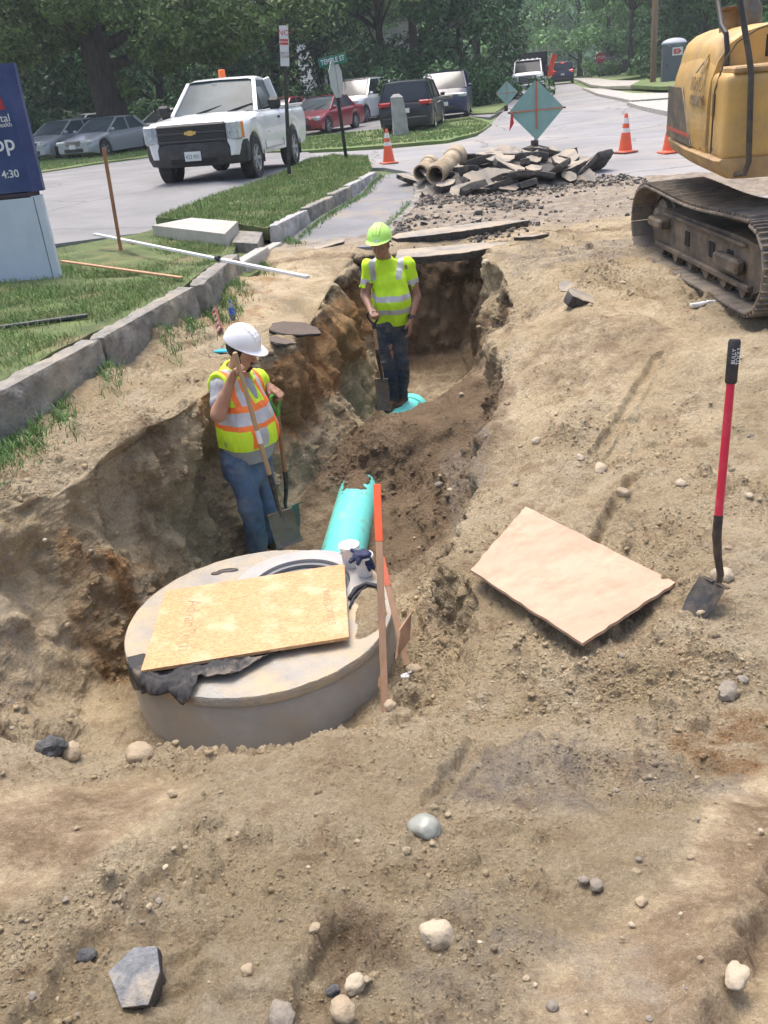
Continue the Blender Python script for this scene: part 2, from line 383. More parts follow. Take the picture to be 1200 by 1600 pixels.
# ------------------------------------------------------------------ the excavated soil: a control net refined into one fine sheet
ROWS = [  # y, then (x, z) for 13 columns
(.15, [(-7,.1),(-3.2,.1),(-1.6,.12),(-1.1,.16),(-.8,.2),(-.45,.25),(0,.28),(.45,.28),(.8,.26),(1.15,.22),(1.7,.2),(3.5,.2),(8,.2)]),
(1.1, [(-7,.1),(-3.4,.1),(-1.7,.12),(-1.15,.13),(-.8,.16),(-.45,.18),(0,.2),(.45,.16),(.8,.12),(1.15,.1),(1.8,.1),(3.6,.15),(8,.2)]),
(1.7, [(-7,.1),(-3.4,.06),(-1.9,.10),(-1.4,.06),(-.95,.02),(-.5,.02),(0,.02),(.45,-.02),(.85,-.06),(1.25,-.08),(1.9,-.1),(3.6,.05),(8,.1)]),
(2.3, [(-7,.1),(-3.4,.03),(-2.2,.05),(-1.5,-.03),(-1.05,-.12),(-.6,-.16),(-.1,-.16),(.4,-.2),(.8,-.25),(1.25,-.27),(1.9,-.25),(3.2,-.1),(8,.1)]),
(2.72,[(-7,.1),(-3.4,.02),(-2.4,.0),(-1.65,-.14),(-1.2,-.31),(-.75,-.37),(-.2,-.36),(.2,-.38),(.6,-.38),(1.2,-.38),(1.9,-.33),(3.2,-.1),(8,.1)]),
(2.92,[(-7,.1),(-3.3,.01),(-2.5,-.03),(-1.95,-.24),(-1.5,-.60),(-1.15,-.90),(-.45,-.78),(.05,-.60),(.35,-.42),(.75,-.40),(1.4,-.40),(2.6,-.22),(8,.1)]),
(3.25,[(-7,.1),(-3.2,.0),(-2.7,-.06),(-2.2,-.28),(-1.8,-.72),(-1.45,-1.12),(-.7,-1.15),(.0,-.95),(.2,-.72),(.48,-.46),(1.2,-.44),(2.4,-.22),(8,.1)]),
(3.8, [(-7,.1),(-3.0,.0),(-2.75,-.08),(-2.45,-.30),(-2.05,-.80),(-1.68,-1.2),(-.8,-1.3),(.04,-1.05),(.22,-.82),(.42,-.52),(1.15,-.46),(2.2,-.28),(8,.1)]),
(4.4, [(-7,.1),(-2.85,.0),(-2.6,-.06),(-2.38,-.24),(-2.10,-.80),(-1.78,-1.22),(-.8,-1.32),(.12,-1.05),(.28,-.85),(.42,-.58),(1.15,-.48),(2.3,-.28),(8,.1)]),
(4.95,[(-7,.1),(-2.65,.0),(-2.2,-.03),(-1.90,-.12),(-1.58,-.60),(-1.28,-1.25),(-.7,-1.38),(.12,-1.2),(.32,-.95),(.5,-.62),(1.2,-.48),(2.4,-.22),(8,.05)]),
(5.35,[(-7,.1),(-2.5,.0),(-2.05,.01),(-1.62,-.05),(-1.60,-.60),(-1.34,-1.3),(-.6,-1.42),(.15,-1.25),(.4,-.95),(.62,-.6),(1.35,-.45),(2.5,-.18),(8,.03)]),
(5.75,[(-7,.1),(-2.38,.0),(-1.85,.02),(-1.32,-.02),(-1.42,-.6),(-1.34,-1.3),(-.55,-1.46),(.15,-1.38),(.5,-.92),(.76,-.54),(1.45,-.38),(2.6,-.1),(8,.0)]),
(6.4, [(-7,.1),(-2.15,.0),(-1.65,.02),(-1.12,-.03),(-1.16,-.65),(-1.02,-1.32),(-.3,-1.42),(.30,-1.34),(.66,-.85),(.93,-.42),(1.6,-.14),(2.7,-.05),(8,.0)]),
(6.95, [(-7,.1),(-2.0,.0),(-1.48,.01),(-.95,-.07),(-.9,-.65),(-.70,-1.30),(-.14,-1.40),(.36,-1.32),(.78,-.84),(1.06,-.35),(1.73,-.01),(2.78,-.03),(8,.0)]),
(7.18,[(-7,.1),(-1.95,.0),(-1.43,.01),(-.9,-.08),(-.84,-.65),(-.64,-1.28),(-.12,-1.36),(.40,-1.28),(.82,-.82),(1.08,-.34),(1.74,.02),(2.79,-.03),(8,.0)]),
(7.36, [(-7,.1),(-1.93,.0),(-1.4,.01),(-.84,-.09),(-.76,-.65),(-.56,-1.26),(-.05,-1.06),(.48,-.92),(.8,-.8),(1.08,-.32),(1.75,.04),(2.8,-.02),(8,.0)]),
(7.8, [(-7,.1),(-1.8,.0),(-1.25,.01),(-.66,-.12),(-.52,-.62),(-.34,-1.18),(.14,-.93),(.6,-.88),(.98,-.74),(1.24,-.22),(1.95,.12),(2.9,.0),(8,.0)]),
(8.2, [(-7,.1),(-1.7,.0),(-1.15,.01),(-.55,-.1),(-.38,-.6),(-.18,-1.22),(.24,-1.22),(.7,-1.08),(1.08,-.72),(1.33,-.14),(2.05,.14),(3.0,.0),(8,.0)]),
(8.65,[(-7,.1),(-1.62,.0),(-1.05,.01),(-.45,-.1),(-.28,-.6),(-.08,-1.3),(.3,-1.36),(.85,-1.25),(1.18,-.75),(1.4,-.07),(2.15,.13),(3.1,.0),(8,.0)]),
(9.5, [(-7,.1),(-1.5,.0),(-.9,.01),(-.35,-.05),(-.14,-.62),(.06,-1.36),(.5,-1.42),(1.05,-1.36),(1.3,-.75),(1.46,-.0),(2.25,.10),(3.2,.01),(8,.02)]),
(10.5,[(-7,.1),(-1.35,.0),(-.75,.01),(-.18,-.02),(.02,-.65),(.2,-1.4),(.65,-1.42),(1.2,-1.38),(1.42,-.75),(1.55,.0),(2.35,.02),(3.3,.02),(8,.03)]),
(11.05,[(-7,.1),(-1.25,.0),(-.6,.01),(-.08,.0),(.1,-.65),(.28,-1.35),(.7,-1.4),(1.22,-1.36),(1.45,-.75),(1.58,.0),(2.4,.02),(3.4,.02),(8,.03)]),
(11.22,[(-7,.1),(-1.2,.02),(-.55,.03),(-.05,.03),(.1,.02),(.3,.0),(.7,-.04),(1.2,-.04),(1.45,.0),(1.6,.01),(2.4,.02),(3.4,.02),(8,.04)]),
(11.75,[(-7,.1),(-1.12,.08),(-.5,.08),(-.05,.075),(.1,.07),(.33,.06),(.75,.03),(1.2,.03),(1.5,.03),(1.75,.03),(2.5,.03),(3.6,.03),(8,.05)]),
(12.2,[(-7,.1),(-1.05,.03),(-.5,.03),(-.1,.03),(.1,.03),(.35,.03),(.75,.03),(1.2,.03),(1.5,.03),(1.8,.03),(2.6,.035),(3.8,.035),(8,.05)]),
(13.6,[(-7,.1),(-.8,-.03),(-.4,-.03),(-.1,-.03),(.2,-.02),(.5,.04),(.9,.09),(1.3,.105),(1.7,.11),(2.2,.11),(3.0,.11),(4.4,.11),(8,.11)]),
(15.2,[(-7,.1),(-.4,-.08),(-.1,-.08),(.2,-.06),(.5,-.05),(.8,.02),(1.1,.07),(1.6,.085),(2.1,.09),(2.8,.09),(3.8,.09),(5.2,.09),(9,.08)]),
(17.5,[(-7,.0),(.1,-.1),(.4,-.1),(.6,-.1),(.8,-.08),(1.0,.0),(1.4,.03),(1.9,.04),(2.5,.04),(3.3,.03),(4.4,.02),(6,.0),(10,.0)]),
]
def build_soil():
    Y = np.array([r[0] for r in ROWS]); C = np.array([[(x, r[0], z) for x, z in r[1]] for r in ROWS])
    for j, yy in enumerate(Y):
        if 4.9 < yy < 8.5: k = .5+.5*min(1, (8.5-yy)/1.0); C[j, 8, 0] = C[j, 9, 0]-.11; C[j, 8, 2] = C[j, 9, 2]-.42*k
    nseg = [30, 70, 90, 100, 90, 120, 120, 90, 100, 150, 130, 50]
    cu = np.concatenate([[0]]+[k+np.arange(1, n+1)/n for k, n in enumerate(nseg)])
    rv = [0.]
    for j in range(len(Y)-1):
        L = max(np.linalg.norm(C[j+1, k, 1:]-C[j, k, 1:]) for k in range(3, 10)); d = math.hypot((Y[j]+Y[j+1])/2, 2.1)
        n = max(6, int(L/(.0029*d))); rv += [j+(i+1)/n for i in range(n)]
    rv = np.array(rv)
    def interp(A, t, axis):
        i = np.minimum(t.astype(int), A.shape[axis]-2); f = (t-i)
        A0 = np.take(A, i, axis); A1 = np.take(A, i+1, axis); sh = [1]*A.ndim; sh[axis] = -1; f = f.reshape(sh)
        return A0*(1-f)+A1*f
    P = interp(interp(C, rv, 0), cu, 1)
    def blur(A, k, ax):
        for _ in range(2):
            pad = [(0, 0)]*3; pad[ax] = (k, k); B = np.cumsum(np.pad(A, [(k+1, k) if a == ax else (0, 0) for a in range(3)], mode='edge'), axis=ax)
            n = A.shape[ax]; A = (np.take(B, np.arange(2*k+1, 2*k+1+n), ax)-np.take(B, np.arange(0, n), ax))/(2*k+1)
        return A
    y0 = P[:, :, 1].copy()
    P = blur(P, 9, 1); Q = blur(P, 7, 0); P = Q
    nr, nc, _ = P.shape; F0 = P.reshape(-1, 3)
    def normals(P):
        du = np.gradient(P, axis=1); dv = np.gradient(P, axis=0); n = np.cross(du, dv); n /= np.linalg.norm(n, axis=2)[:, :, None]+1e-9; return n
    N = normals(P).reshape(-1, 3); V = F0.copy(); x, y, z = V.T
    up = np.clip(N[:, 2], 0, 1); wall = sstep(.80, .45, up)
    def blob(cx, cy, rx, ry, a=0, soft=.5):
        ca, sa = math.cos(a), math.sin(a); u = ((x-cx)*ca+(y-cy)*sa)/rx; v = (-(x-cx)*sa+(y-cy)*ca)/ry
        wob = perlin(np.stack([x*2.2, y*2.2, np.full_like(x, cx)], 1))*.35
        return sstep(1+soft/2, 1-soft/2, np.sqrt(u*u+v*v)+wob)
    far = sstep(10.6, 12.2, y)
    flat = np.maximum.reduce([blob(-1.12, 2.12, .42, .33, .2), blob(.62, 1.35, .22, .7, -.75), blob(.95, 1.75, .18, .5, -.75), blob(1.9, 6.6, .9, 1.2, .3)*.5, far*.75, blob(-1.95, 4.3, .4, .25, -.9)*.6, blob(-.9, 9.4, .6, 1.6)*.6])
    # large forms first
    A = np.stack([x, y, z], 1)
    sc = (1-far*.93)*(1-flat*.85)
    d = fbm(A*np.array([1.1, 1.1, 1.1]), 3)*.105*(1-far*.9)*(.6+.4*sstep(1.5, 3, y))
    d += wall*(fbm(A*np.array([2.4, 2.4, 1.2])+5, 3)*.13+np.abs(fbm(A*np.array([5.5, 5.5, 1.6])+9, 2))*-.035)
    d += wall*perlin(A*1.9+33)*.08
    d += wall*(clods(A*np.array([6.5, 6.5, 5]), 11, .25, .48, .85)/6.5*.6-.01)
    V = V+N*d[:, None]; N = normals(V.reshape(nr, nc, 3)).reshape(-1, 3); A = V.astype(np.float32)
    r1 = np.abs(perlin(A*4.2+3)); r2 = perlin(A*1.7+40)
    d = fbm(A*4.5, 3)*.028*sc+(.5-r1)*.018*sc*sstep(-.1, .5, r2)
    rough = sstep(-.35, .55, perlin(A*1.5+70)+.35*perlin(A*5+11))*sc
    d += clods(A*9, 1, .2, .48, .6)/9*1.35*rough*sc+clods(A*19, 2, .15, .48, .75)/19*1.45*(rough*.8+.2)*sc*sstep(11, 8, y)
    near = sstep(9, 5, y)
    d += (clods(A*42, 3, .15, .48, .8)/42*1.6*(.35+.65*rough)*near*(1-flat*.8)+(fbm(A*26, 3)*.0065-np.abs(perlin(A*31+8))*.003+fbm(A*62, 2)*.0030)*near*(1-flat*.7))+fbm(A*7, 2)*.004+far*(y < 16)*(fbm(A*2.6, 4)*.022)*sstep(11.6, 12.4, y)
    d += -np.abs(perlin(A*np.array([6, 6, 6])+90))*.012*wall
    lay = perlin(np.stack([A[:, 0]*1.2, A[:, 1]*1.2, A[:, 2]*16], 1)); d += lay*.005*wall
    # scraped and pressed marks: bucket smears, tyre lugs, boot prints
    def groove(x0, y0, x1, y1, w, dep):
        dx, dy = x1-x0, y1-y0; L = math.hypot(dx, dy); t = np.clip(((A[:, 0]-x0)*dx+(A[:, 1]-y0)*dy)/L/L, 0, 1)
        q = np.hypot(A[:, 0]-x0-t*dx, A[:, 1]-y0-t*dy); g = (q+perlin(A*18)*w*.25)/w; return -dep*1.7*sstep(1, .45, g)+dep*.95*sstep(.5, 0, np.abs(g-1.15))
    for a in ((-.56,1.02,-.62,1.5,.10,.018),(-.28,1.1,-.2,1.45,.06,.02),(-.9,1.2,-.7,1.75,.05,.02),(.45,.85,1.15,1.75,.11,.03),(.72,.9,1.4,1.85,.05,.02),(.05,2.0,.25,2.4,.04,.015),(1.1,4.2,1.6,4.9,.05,.03),(1.4,5.3,2.1,6.2,.05,.02)):
        d += groove(*a)
    for cx, cy, a in ((-.62,1.1,.3),(-.6,1.22,.3),(-.58,1.34,.3),(-.57,1.46,.3),(-.38,1.24,-.2),(.12,5.0,.8),(.36,5.35,.5),(.2,3.55,.7),(.25,4.55,.3)):
        big = cx > 0; u = (A[:, 0]-cx)*math.cos(a)+(A[:, 1]-cy)*math.sin(a); v = -(A[:, 0]-cx)*math.sin(a)+(A[:, 1]-cy)*math.cos(a)
        q = np.sqrt((u/(.15 if big else .09))**2+(v/(.065 if big else .03))**2); d += -.022*sstep(1, .75, q)+.008*sstep(.3, 0, np.abs(q-1.15))
    V = V+N*d[:, None]
    pd = np.array([.382, .924]); _a = gp(553, 800, -1.37); _b = gp(536, 868, -1.37); pd = (_a-_b).normalized(); px_, py_ = _a.x+pd.x*(7.1-_a.y)/pd.y, 7.1; rx = (V[:, 0]-px_)*pd.y-(V[:, 1]-py_)*pd.x; ry = (V[:, 0]-px_)*pd.x+(V[:, 1]-py_)*pd.y; wob = 1+.5*perlin(V*14)
    zb_ = -1.172-((rx/.075)**2+((ry+.03)/.27)**2)*.028*wob; mk = (np.abs(rx) < .14) & (np.abs(ry) < .4); V[mk, 2] = np.maximum(V[mk, 2], np.where(zb_[mk] > -1.235, zb_[mk], -9))
    # colour zones
    x, y, z = V.T; inside = sstep(.0, -.35, z-(-.25+0*x))
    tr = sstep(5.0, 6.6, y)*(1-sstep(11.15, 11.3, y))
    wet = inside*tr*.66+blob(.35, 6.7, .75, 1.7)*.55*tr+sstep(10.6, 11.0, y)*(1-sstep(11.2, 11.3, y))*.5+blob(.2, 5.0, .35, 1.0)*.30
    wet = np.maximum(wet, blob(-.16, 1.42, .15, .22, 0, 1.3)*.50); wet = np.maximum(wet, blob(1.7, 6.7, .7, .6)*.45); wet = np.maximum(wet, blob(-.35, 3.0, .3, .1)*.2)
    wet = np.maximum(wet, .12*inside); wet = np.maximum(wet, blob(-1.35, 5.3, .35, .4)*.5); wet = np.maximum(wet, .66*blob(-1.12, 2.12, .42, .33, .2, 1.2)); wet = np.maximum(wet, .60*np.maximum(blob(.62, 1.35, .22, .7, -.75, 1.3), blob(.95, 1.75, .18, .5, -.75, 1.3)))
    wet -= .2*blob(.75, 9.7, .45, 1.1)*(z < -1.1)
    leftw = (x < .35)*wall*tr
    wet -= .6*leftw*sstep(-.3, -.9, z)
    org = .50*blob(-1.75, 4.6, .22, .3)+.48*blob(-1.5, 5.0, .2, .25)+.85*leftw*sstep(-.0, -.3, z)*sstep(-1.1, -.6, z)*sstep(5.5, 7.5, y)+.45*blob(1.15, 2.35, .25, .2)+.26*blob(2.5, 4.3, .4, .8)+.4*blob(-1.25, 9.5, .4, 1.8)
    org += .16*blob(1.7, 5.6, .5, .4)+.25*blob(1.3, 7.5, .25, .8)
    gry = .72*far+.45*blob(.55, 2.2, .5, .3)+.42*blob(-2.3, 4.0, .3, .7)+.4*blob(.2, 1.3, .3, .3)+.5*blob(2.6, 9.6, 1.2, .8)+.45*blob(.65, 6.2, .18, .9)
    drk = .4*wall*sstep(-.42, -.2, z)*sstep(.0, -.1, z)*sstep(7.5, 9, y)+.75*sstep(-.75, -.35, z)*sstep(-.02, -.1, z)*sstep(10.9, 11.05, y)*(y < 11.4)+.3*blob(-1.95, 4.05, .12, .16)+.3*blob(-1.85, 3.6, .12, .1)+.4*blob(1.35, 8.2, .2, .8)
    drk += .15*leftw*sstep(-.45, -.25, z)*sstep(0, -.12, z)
    idx = np.arange(nr*nc).reshape(nr, nc); F = np.stack([idx[:-1, :-1], idx[:-1, 1:], idx[1:, 1:], idx[1:, :-1]], -1).reshape(-1, 4)
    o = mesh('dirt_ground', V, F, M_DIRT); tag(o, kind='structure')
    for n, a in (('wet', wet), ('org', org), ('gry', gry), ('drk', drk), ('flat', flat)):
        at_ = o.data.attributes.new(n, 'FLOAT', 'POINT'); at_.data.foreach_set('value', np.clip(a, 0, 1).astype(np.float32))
    keep = dict(rough=np.clip(rough, 0, 1.3), flat=flat, far=far, wall=wall, N=N, wet=wet, org=org, gry=gry, drk=drk)
    return o, V, keep
SOIL, SV, SK = build_soil()
print('soil verts', len(SV))
_hx, _hy, _hh = -7.0, 0.0, .03
_HM = np.full((600, 600), -99., np.float32)
_ii = ((SV[:, 1]-_hy)/_hh).astype(int); _jj = ((SV[:, 0]-_hx)/_hh).astype(int); _ok = (_ii >= 0) & (_ii < 600) & (_jj >= 0) & (_jj < 600)
np.maximum.at(_HM, (_ii[_ok], _jj[_ok]), SV[_ok, 2])
for _ in range(12):
    _E = _HM < -50
    if not _E.any(): break
    _N = np.maximum.reduce([np.roll(_HM, s, a) for s in (-1, 1) for a in (0, 1)]); _HM[_E] = _N[_E]
def sz(x, y):                             # height of the soil surface
    i = min(max(int((y-_hy)/_hh), 0), 599); j = min(max(int((x-_hx)/_hh), 0), 599); return float(_HM[i, j])
def sat(px, py, off=0.):                  # photo pixel -> first hit on the soil
    d = ray(px, py); t = .6
    while t < 25:
        x, y, z = d[0]*t, d[1]*t, CAM_H+d[2]*t
        if z < sz(x, y)+off: break
        t += .01
    return Vector((x, y, z))
# ------------------------------------------------------------------ sheets of road, walk and lawn
def sheet(name, poly, zf, m, res=.5, kind='structure', noise=0., skirt=.16):
    poly = [Vector(p[:2]) for p in poly]; B = []
    for i, p in enumerate(poly):
        q = poly[(i+1) % len(poly)]; n = max(1, int((q-p).length/res)); B += [p+(q-p)*k/n for k in range(n)]
    xs = [p.x for p in B]; ys = [p.y for p in B]; pts = list(B); E = [(i, (i+1) % len(B)) for i in range(len(B))]
    BB = np.array([(p.x, p.y) for p in B])
    y = min(ys)+res*.6
    while y < max(ys):
        x = min(xs)+res*.6
        xx = np.arange(x, max(xs), res)
        for x in xx:
            dd = np.hypot(BB[:, 0]-x, BB[:, 1]-y).min()
            if dd > res*.5: pts.append(Vector((x, y)))
        y += res
    V, _, F, *_x = delaunay_2d_cdt(pts, E, [list(range(len(B)))], 1, 1e-5)
    XY = np.array([(v.x, v.y) for v in V]); Z = zf(XY[:, 0], XY[:, 1])
    if noise: Z = Z+noise*fbm(np.stack([XY[:, 0]*3, XY[:, 1]*3, XY[:, 0]*0], 1), 3)
    F = [f if (V[f[1]]-V[f[0]]).cross(V[f[2]]-V[f[0]]) > 0 else f[::-1] for f in F]
    bz_ = zf(BB[:, 0], BB[:, 1]); n0 = len(XY); nb = len(B); F = [list(f) for f in F]+[[n0+i, n0+nb+i, n0+nb+(i+1) % nb, n0+(i+1) % nb] for i in range(nb)]
    V3 = np.concatenate([np.column_stack([XY, Z]), np.column_stack([BB, bz_]), np.column_stack([BB, bz_-skirt])])
    if not skirt: V3 = V3[:n0]; F = F[:-nb]
    o = mesh(name, V3, F, m, None, 40); tag(o, kind=kind); return o
M_ROAD = pm('street_asphalt', (.285, .28, .283), .88, var=.25, vs=.35, bump=.5, bs=90, grime=(.42, .36, .28), gs=.22, ga=.6, gcut=.56)
M_LOT = pm('lot_asphalt', (.26, .257, .257), .9, var=.3, vs=.6, bump=.8, bs=70, grime=(.17, .17, .17), gs=.5, ga=.5)
def cracks(m, sc, w):
    nt = m.node_tree; L = nt.links; B = nt.nodes['Principled BSDF']; src = B.inputs['Base Color'].links[0].from_socket; tc = _node(nt, 'ShaderNodeTexCoord'); n = _node(nt, 'ShaderNodeTexNoise'); n.inputs['Scale'].default_value = 1.5; n.inputs['Detail'].default_value = 6
    L.new(tc.outputs['Object'], n.inputs['Vector']); x = _node(nt, 'ShaderNodeMix', data_type='RGBA'); x.inputs[0].default_value = .35; L.new(tc.outputs['Object'], x.inputs[6]); L.new(n.outputs['Color'], x.inputs[7])
    v = _node(nt, 'ShaderNodeTexVoronoi', feature='DISTANCE_TO_EDGE'); v.inputs['Scale'].default_value = sc; L.new(x.outputs[2], v.inputs['Vector']); r = _node(nt, 'ShaderNodeMapRange'); r.inputs[1].default_value = w; r.inputs[2].default_value = w*2.5; r.inputs[3].default_value = .75; r.inputs[4].default_value = 0; L.new(v.outputs['Distance'], r.inputs[0])
    y = _node(nt, 'ShaderNodeMix', data_type='RGBA'); L.new(r.outputs[0], y.inputs[0]); L.new(src, y.inputs[6]); y.inputs[7].default_value = (.10, .10, .10, 1); L.new(y.outputs[2], B.inputs['Base Color'])
cracks(M_ROAD, .45, .004); cracks(M_LOT, .4, .004)
M_WALK = pm('walk_asphalt', (.22, .22, .23), .9, var=.25, vs=1.5, bump=.5, bs=90, grime=(.30, .25, .18), gs=1.1, ga=.8, gcut=.56)
M_CONC = pm('pale_concrete', (.46, .44, .40), .85, var=.2, vs=3, bump=.3, bs=60, grime=(.30, .27, .22), gs=2.5)
M_TURF = pm('turf_soil', (.12, .16, .05), .95, var=.5, vs=3, bump=.8, bs=30, grime=(.22, .16, .09), gs=1.8, ga=.9, gcut=.58)
M_FAR = pm('far_lawn', (.15, .23, .07), .95, var=.35, vs=1.2, bump=.5, bs=20, grime=(.2, .17, .09), gs=.5, ga=.6)
C_BASE = [(-3.75, 1.2), (-3.05, 3.6), (-2.44, 5.5), (-2.09, 6.6), (-1.6, 8.2), (-1.35, 10.3), (-1.0, 12.25), (-.71, 13.5), (0., 16.2), (.5, 18.5)]
def cx(y, L=C_BASE): return float(np.interp(y, [p[1] for p in L], [p[0] for p in L]))
S_CURB = [(.32, 11.35), (.42, 12.2), (.82, 13.8), (1.07, 15.1), (1.25, 16.6), (1.3, 18.6)]
gzo = lambda off: (lambda x, y: gz(x, y)+off)
sheet('far_ground', [(-160, 60), (160, 60), (160, 260), (-160, 260)], lambda x, y: x*0-.05, M_FAR, 12)
sheet('ground', [(-60, -6), (-60, 62), (70, 62), (70, 8), (10, 8), (7.6, 0), (7.6, -6)], lambda x, y: np.where((x > -8) & (x < 9) & (y < 18), -1.6, gz(x, y)-.12), M_FAR, 2.0)
# street: beyond the dirt, round the corner and away
road = [S_CURB[1], S_CURB[2], S_CURB[3], S_CURB[4], S_CURB[5], at(600, 262), at(480, 262), at(470, 240), at(600, 233), at(700, 224), at(745, 213), at(765, 196), at(790, 172), at(800, 150), at(835, 134), at(866, 130),
        at(890, 128), at(915, 138), at(945, 143), at(985, 158), at(1075, 185), at(1200, 210)+Vector((6, 0, 0)), Vector((13, 9.5)), Vector((9, 4)), Vector((7.0, 4)), Vector((6.9, 12.0)), Vector((2, 12.2))]
sheet('road', road, lambda x, y: gz(x, y)-.012*0, M_ROAD, .7)
sheet('sidewalk', [(cx(11.6)+.02, 11.75), (.0, 11.45), S_CURB[0], S_CURB[1], S_CURB[2], S_CURB[3], S_CURB[4], S_CURB[5], (.52, 18.6), (0., 16.2), (-.71, 13.5), (-1.0, 12.3)], lambda x, y: gz(x, y)+.03, M_WALK, .3)
lotp = [at(40, 375, .0), at(250, 356), at(370, 318), at(440, 284), at(500, 262), at(590, 256), at(600, 262), at(480, 240), at(230, 247), at(60, 272), Vector((-16, 30)), Vector((-20, 16))]
lot = [at(-200, 420), at(30, 390), at(245, 362), at(360, 340), at(440, 298), at(560, 266), at(480, 238), at(240, 246), at(65, 268), at(-250, 300)]
sheet('verge_soil', [(-9, 9.5), (-9, 21), (1.25, 21), (1.25, 17), (.25, 14), (-.9, 12.0), (-1.25, 10.3), (-1.6, 9.5)], lambda x, y: np.where(x < np.interp(y, [p[1] for p in C_BASE], [p[0] for p in C_BASE])-.12, np.minimum(gz(x, y)+.02, .215), gz(x, y)-.07), M_TURF, .2)
sheet('parking_lot', lot, gzo(.012), M_LOT, .6)
sheet('far_parking_lot', [at(60, 262), at(-200, 290), Vector((-40, 45)), Vector((-16, 60)), at(430, 150), at(560, 158), at(760, 150), at(790, 172), at(765, 183), at(735, 182), at(690, 188), at(600, 202), at(485, 212), at(300, 232)], gzo(.0), M_LOT, 1.2)
sheet('grass_strip', [at(60, 272), at(150, 258), at(235, 247), at(330, 240), at(480, 238), at(600, 230), at(700, 222), at(752, 208), at(768, 196), at(765, 190), at(735, 184), at(690, 190), at(600, 203), at(480, 214), at(300, 228), at(150, 238), at(50, 250), at(-100, 262), at(-120, 290)], gzo(.05), M_FAR, .5, noise=.02)
sheet('roadside_lawn', [at(722, 172), at(738, 180), at(775, 178), at(800, 158), at(770, 150), at(740, 152)], gzo(.06), M_FAR, 1.2)
# ------------------------------------------------------------------ materials of the site objects
WOOD = pm('ash_wood', (.55, .36, .19), .6, var=.3, vs=12, stretch=(1, 1, .15), bump=.1, grime=(.25, .18, .11), gs=9, ga=.5)
WOOD2 = pm('stake_wood', (.42, .25, .15), .8, var=.35, vs=14, stretch=(1, 1, .2), bump=.3, grime=(.20, .14, .09), gs=8, ga=.7)
ORANGE_P = pm('orange_marking_paint', (.85, .12, .03), .55, var=.12, bump=.1, grime=(.35, .15, .08), gs=12, ga=.5, gcut=.58)
STEEL = pm('worn_steel', (.20, .19, .18), .42, .8, var=.3, vs=12, grime=(.22, .16, .10), gs=9, ga=.8)
DSTEEL = pm('dark_steel', (.045, .045, .047), .5, .5, var=.3, vs=12, grime=(.20, .15, .10), gs=9, ga=.6)
BLACKR = pm('black_rubber', (.02, .02, .022), .6, var=.2, grime=(.10, .08, .06), gs=12, ga=.4)
WHITE_TXT = pm('white_ink', (.75, .75, .75), .6, var=.05, bump=0)
BLACK_TXT = pm('black_ink', (.02, .02, .02), .6, var=.05, bump=0)
TEAL = pm('teal_pvc', (.17, .72, .66), .32, var=.06, vs=4, bump=.05, grime=(.30, .22, .14), gs=8, ga=.85, gcut=.6)
WHITEP = pm('white_plastic', (.80, .80, .80), .35, var=.06, bump=.03, grime=(.45, .38, .28), gs=14, ga=.4, gcut=.58)
GREENP = pm('green_plastic', (.09, .34, .05), .45, var=.15, bump=.05)
# ------------------------------------------------------------------ concrete manhole
M_MH = pm('precast_concrete', (.38, .38, .365), .8, var=.2, vs=3.5, bump=.25, bs=50, grime=(.40, .33, .23), gs=2.2, ga=.7, gcut=.47)
M_MHTOP = pm('sandy_concrete_top', (.36, .345, .315), .85, var=.2, vs=5, bump=.7, bs=70, grime=(.45, .36, .235), gs=3.0, ga=.95, gcut=.46)
M_MHS = pm('smooth_grey_concrete', (.40, .39, .38), .55, var=.14, vs=5, bump=.1, grime=(.46, .38, .27), gs=6, ga=.5, gcut=.55)
M_HOLE = pm('dark_frame_joint', (.21, .215, .22), .45, var=.15, vs=3, bump=.1)
MC = Vector((-.77, 4.36, 0)); MR = .765; MZ = -.80
HC = gp(470, 912, MZ)-Vector((MC.x, MC.y, MZ)); HR = .30
mh = empty('concrete_manhole', (MC.x, MC.y, MZ), (0, 0, 0), 'round grey concrete manhole sitting in the near end of the trench', 'manhole')
b = MB(); b.lathe([(MR-.008, -.05), (MR+.0, -.065), (MR, -.50), (MR+.004, -.505), (MR+.006, -.85)], 96); b.build('barrel', M_MH, mh)
# top slab with its opening
def slab_top():
    V = []; F = []; nr, na = 22, 120
    for i in range(nr+1):
        t = i/nr
        for k in range(na):
            a = 2*PI*k/na; o = Vector((math.cos(a)*MR, math.sin(a)*MR)); q = Vector((HC.x+math.cos(a)*HR, HC.y+math.sin(a)*HR)); p = q.lerp(o, t)
            V.append((p.x, p.y, 0))
    V = np.array(V); n = fbm(V*9, 3)*.004+clods(V*22, 5, .1, .4, .25)*.02*sstep(.12, .35, np.abs(V[:, 0]-HC.x)+np.abs(V[:, 1]-HC.y)-.25)
    V[:, 2] += n
    for i in range(nr):
        for k in range(na): F.append((i*na+k, (i+1)*na+k, (i+1)*na+(k+1) % na, i*na+(k+1) % na))
    V = V.tolist(); e = nr*na
    for zz, rr in ((-.012, MR+.006), (-.052, MR+.006), (-.056, MR-.01)):
        b0 = len(V)
        for k in range(na): a = 2*PI*k/na; V.append((math.cos(a)*rr, math.sin(a)*rr, zz))
        for k in range(na): F.append((e+k, b0+k, b0+(k+1) % na, e+(k+1) % na))
        e = b0
    return V, F
V, F = slab_top(); mesh('top_slab', V, F, M_MHTOP, mh, 40)
b = MB(); b.lathe([(HR+.12, .001), (HR+.10, .004), (HR+.012, .006), (HR, .002), (HR-.004, -.06)], 72, c=HC); b.build('smooth_collar', M_MHS, mh)
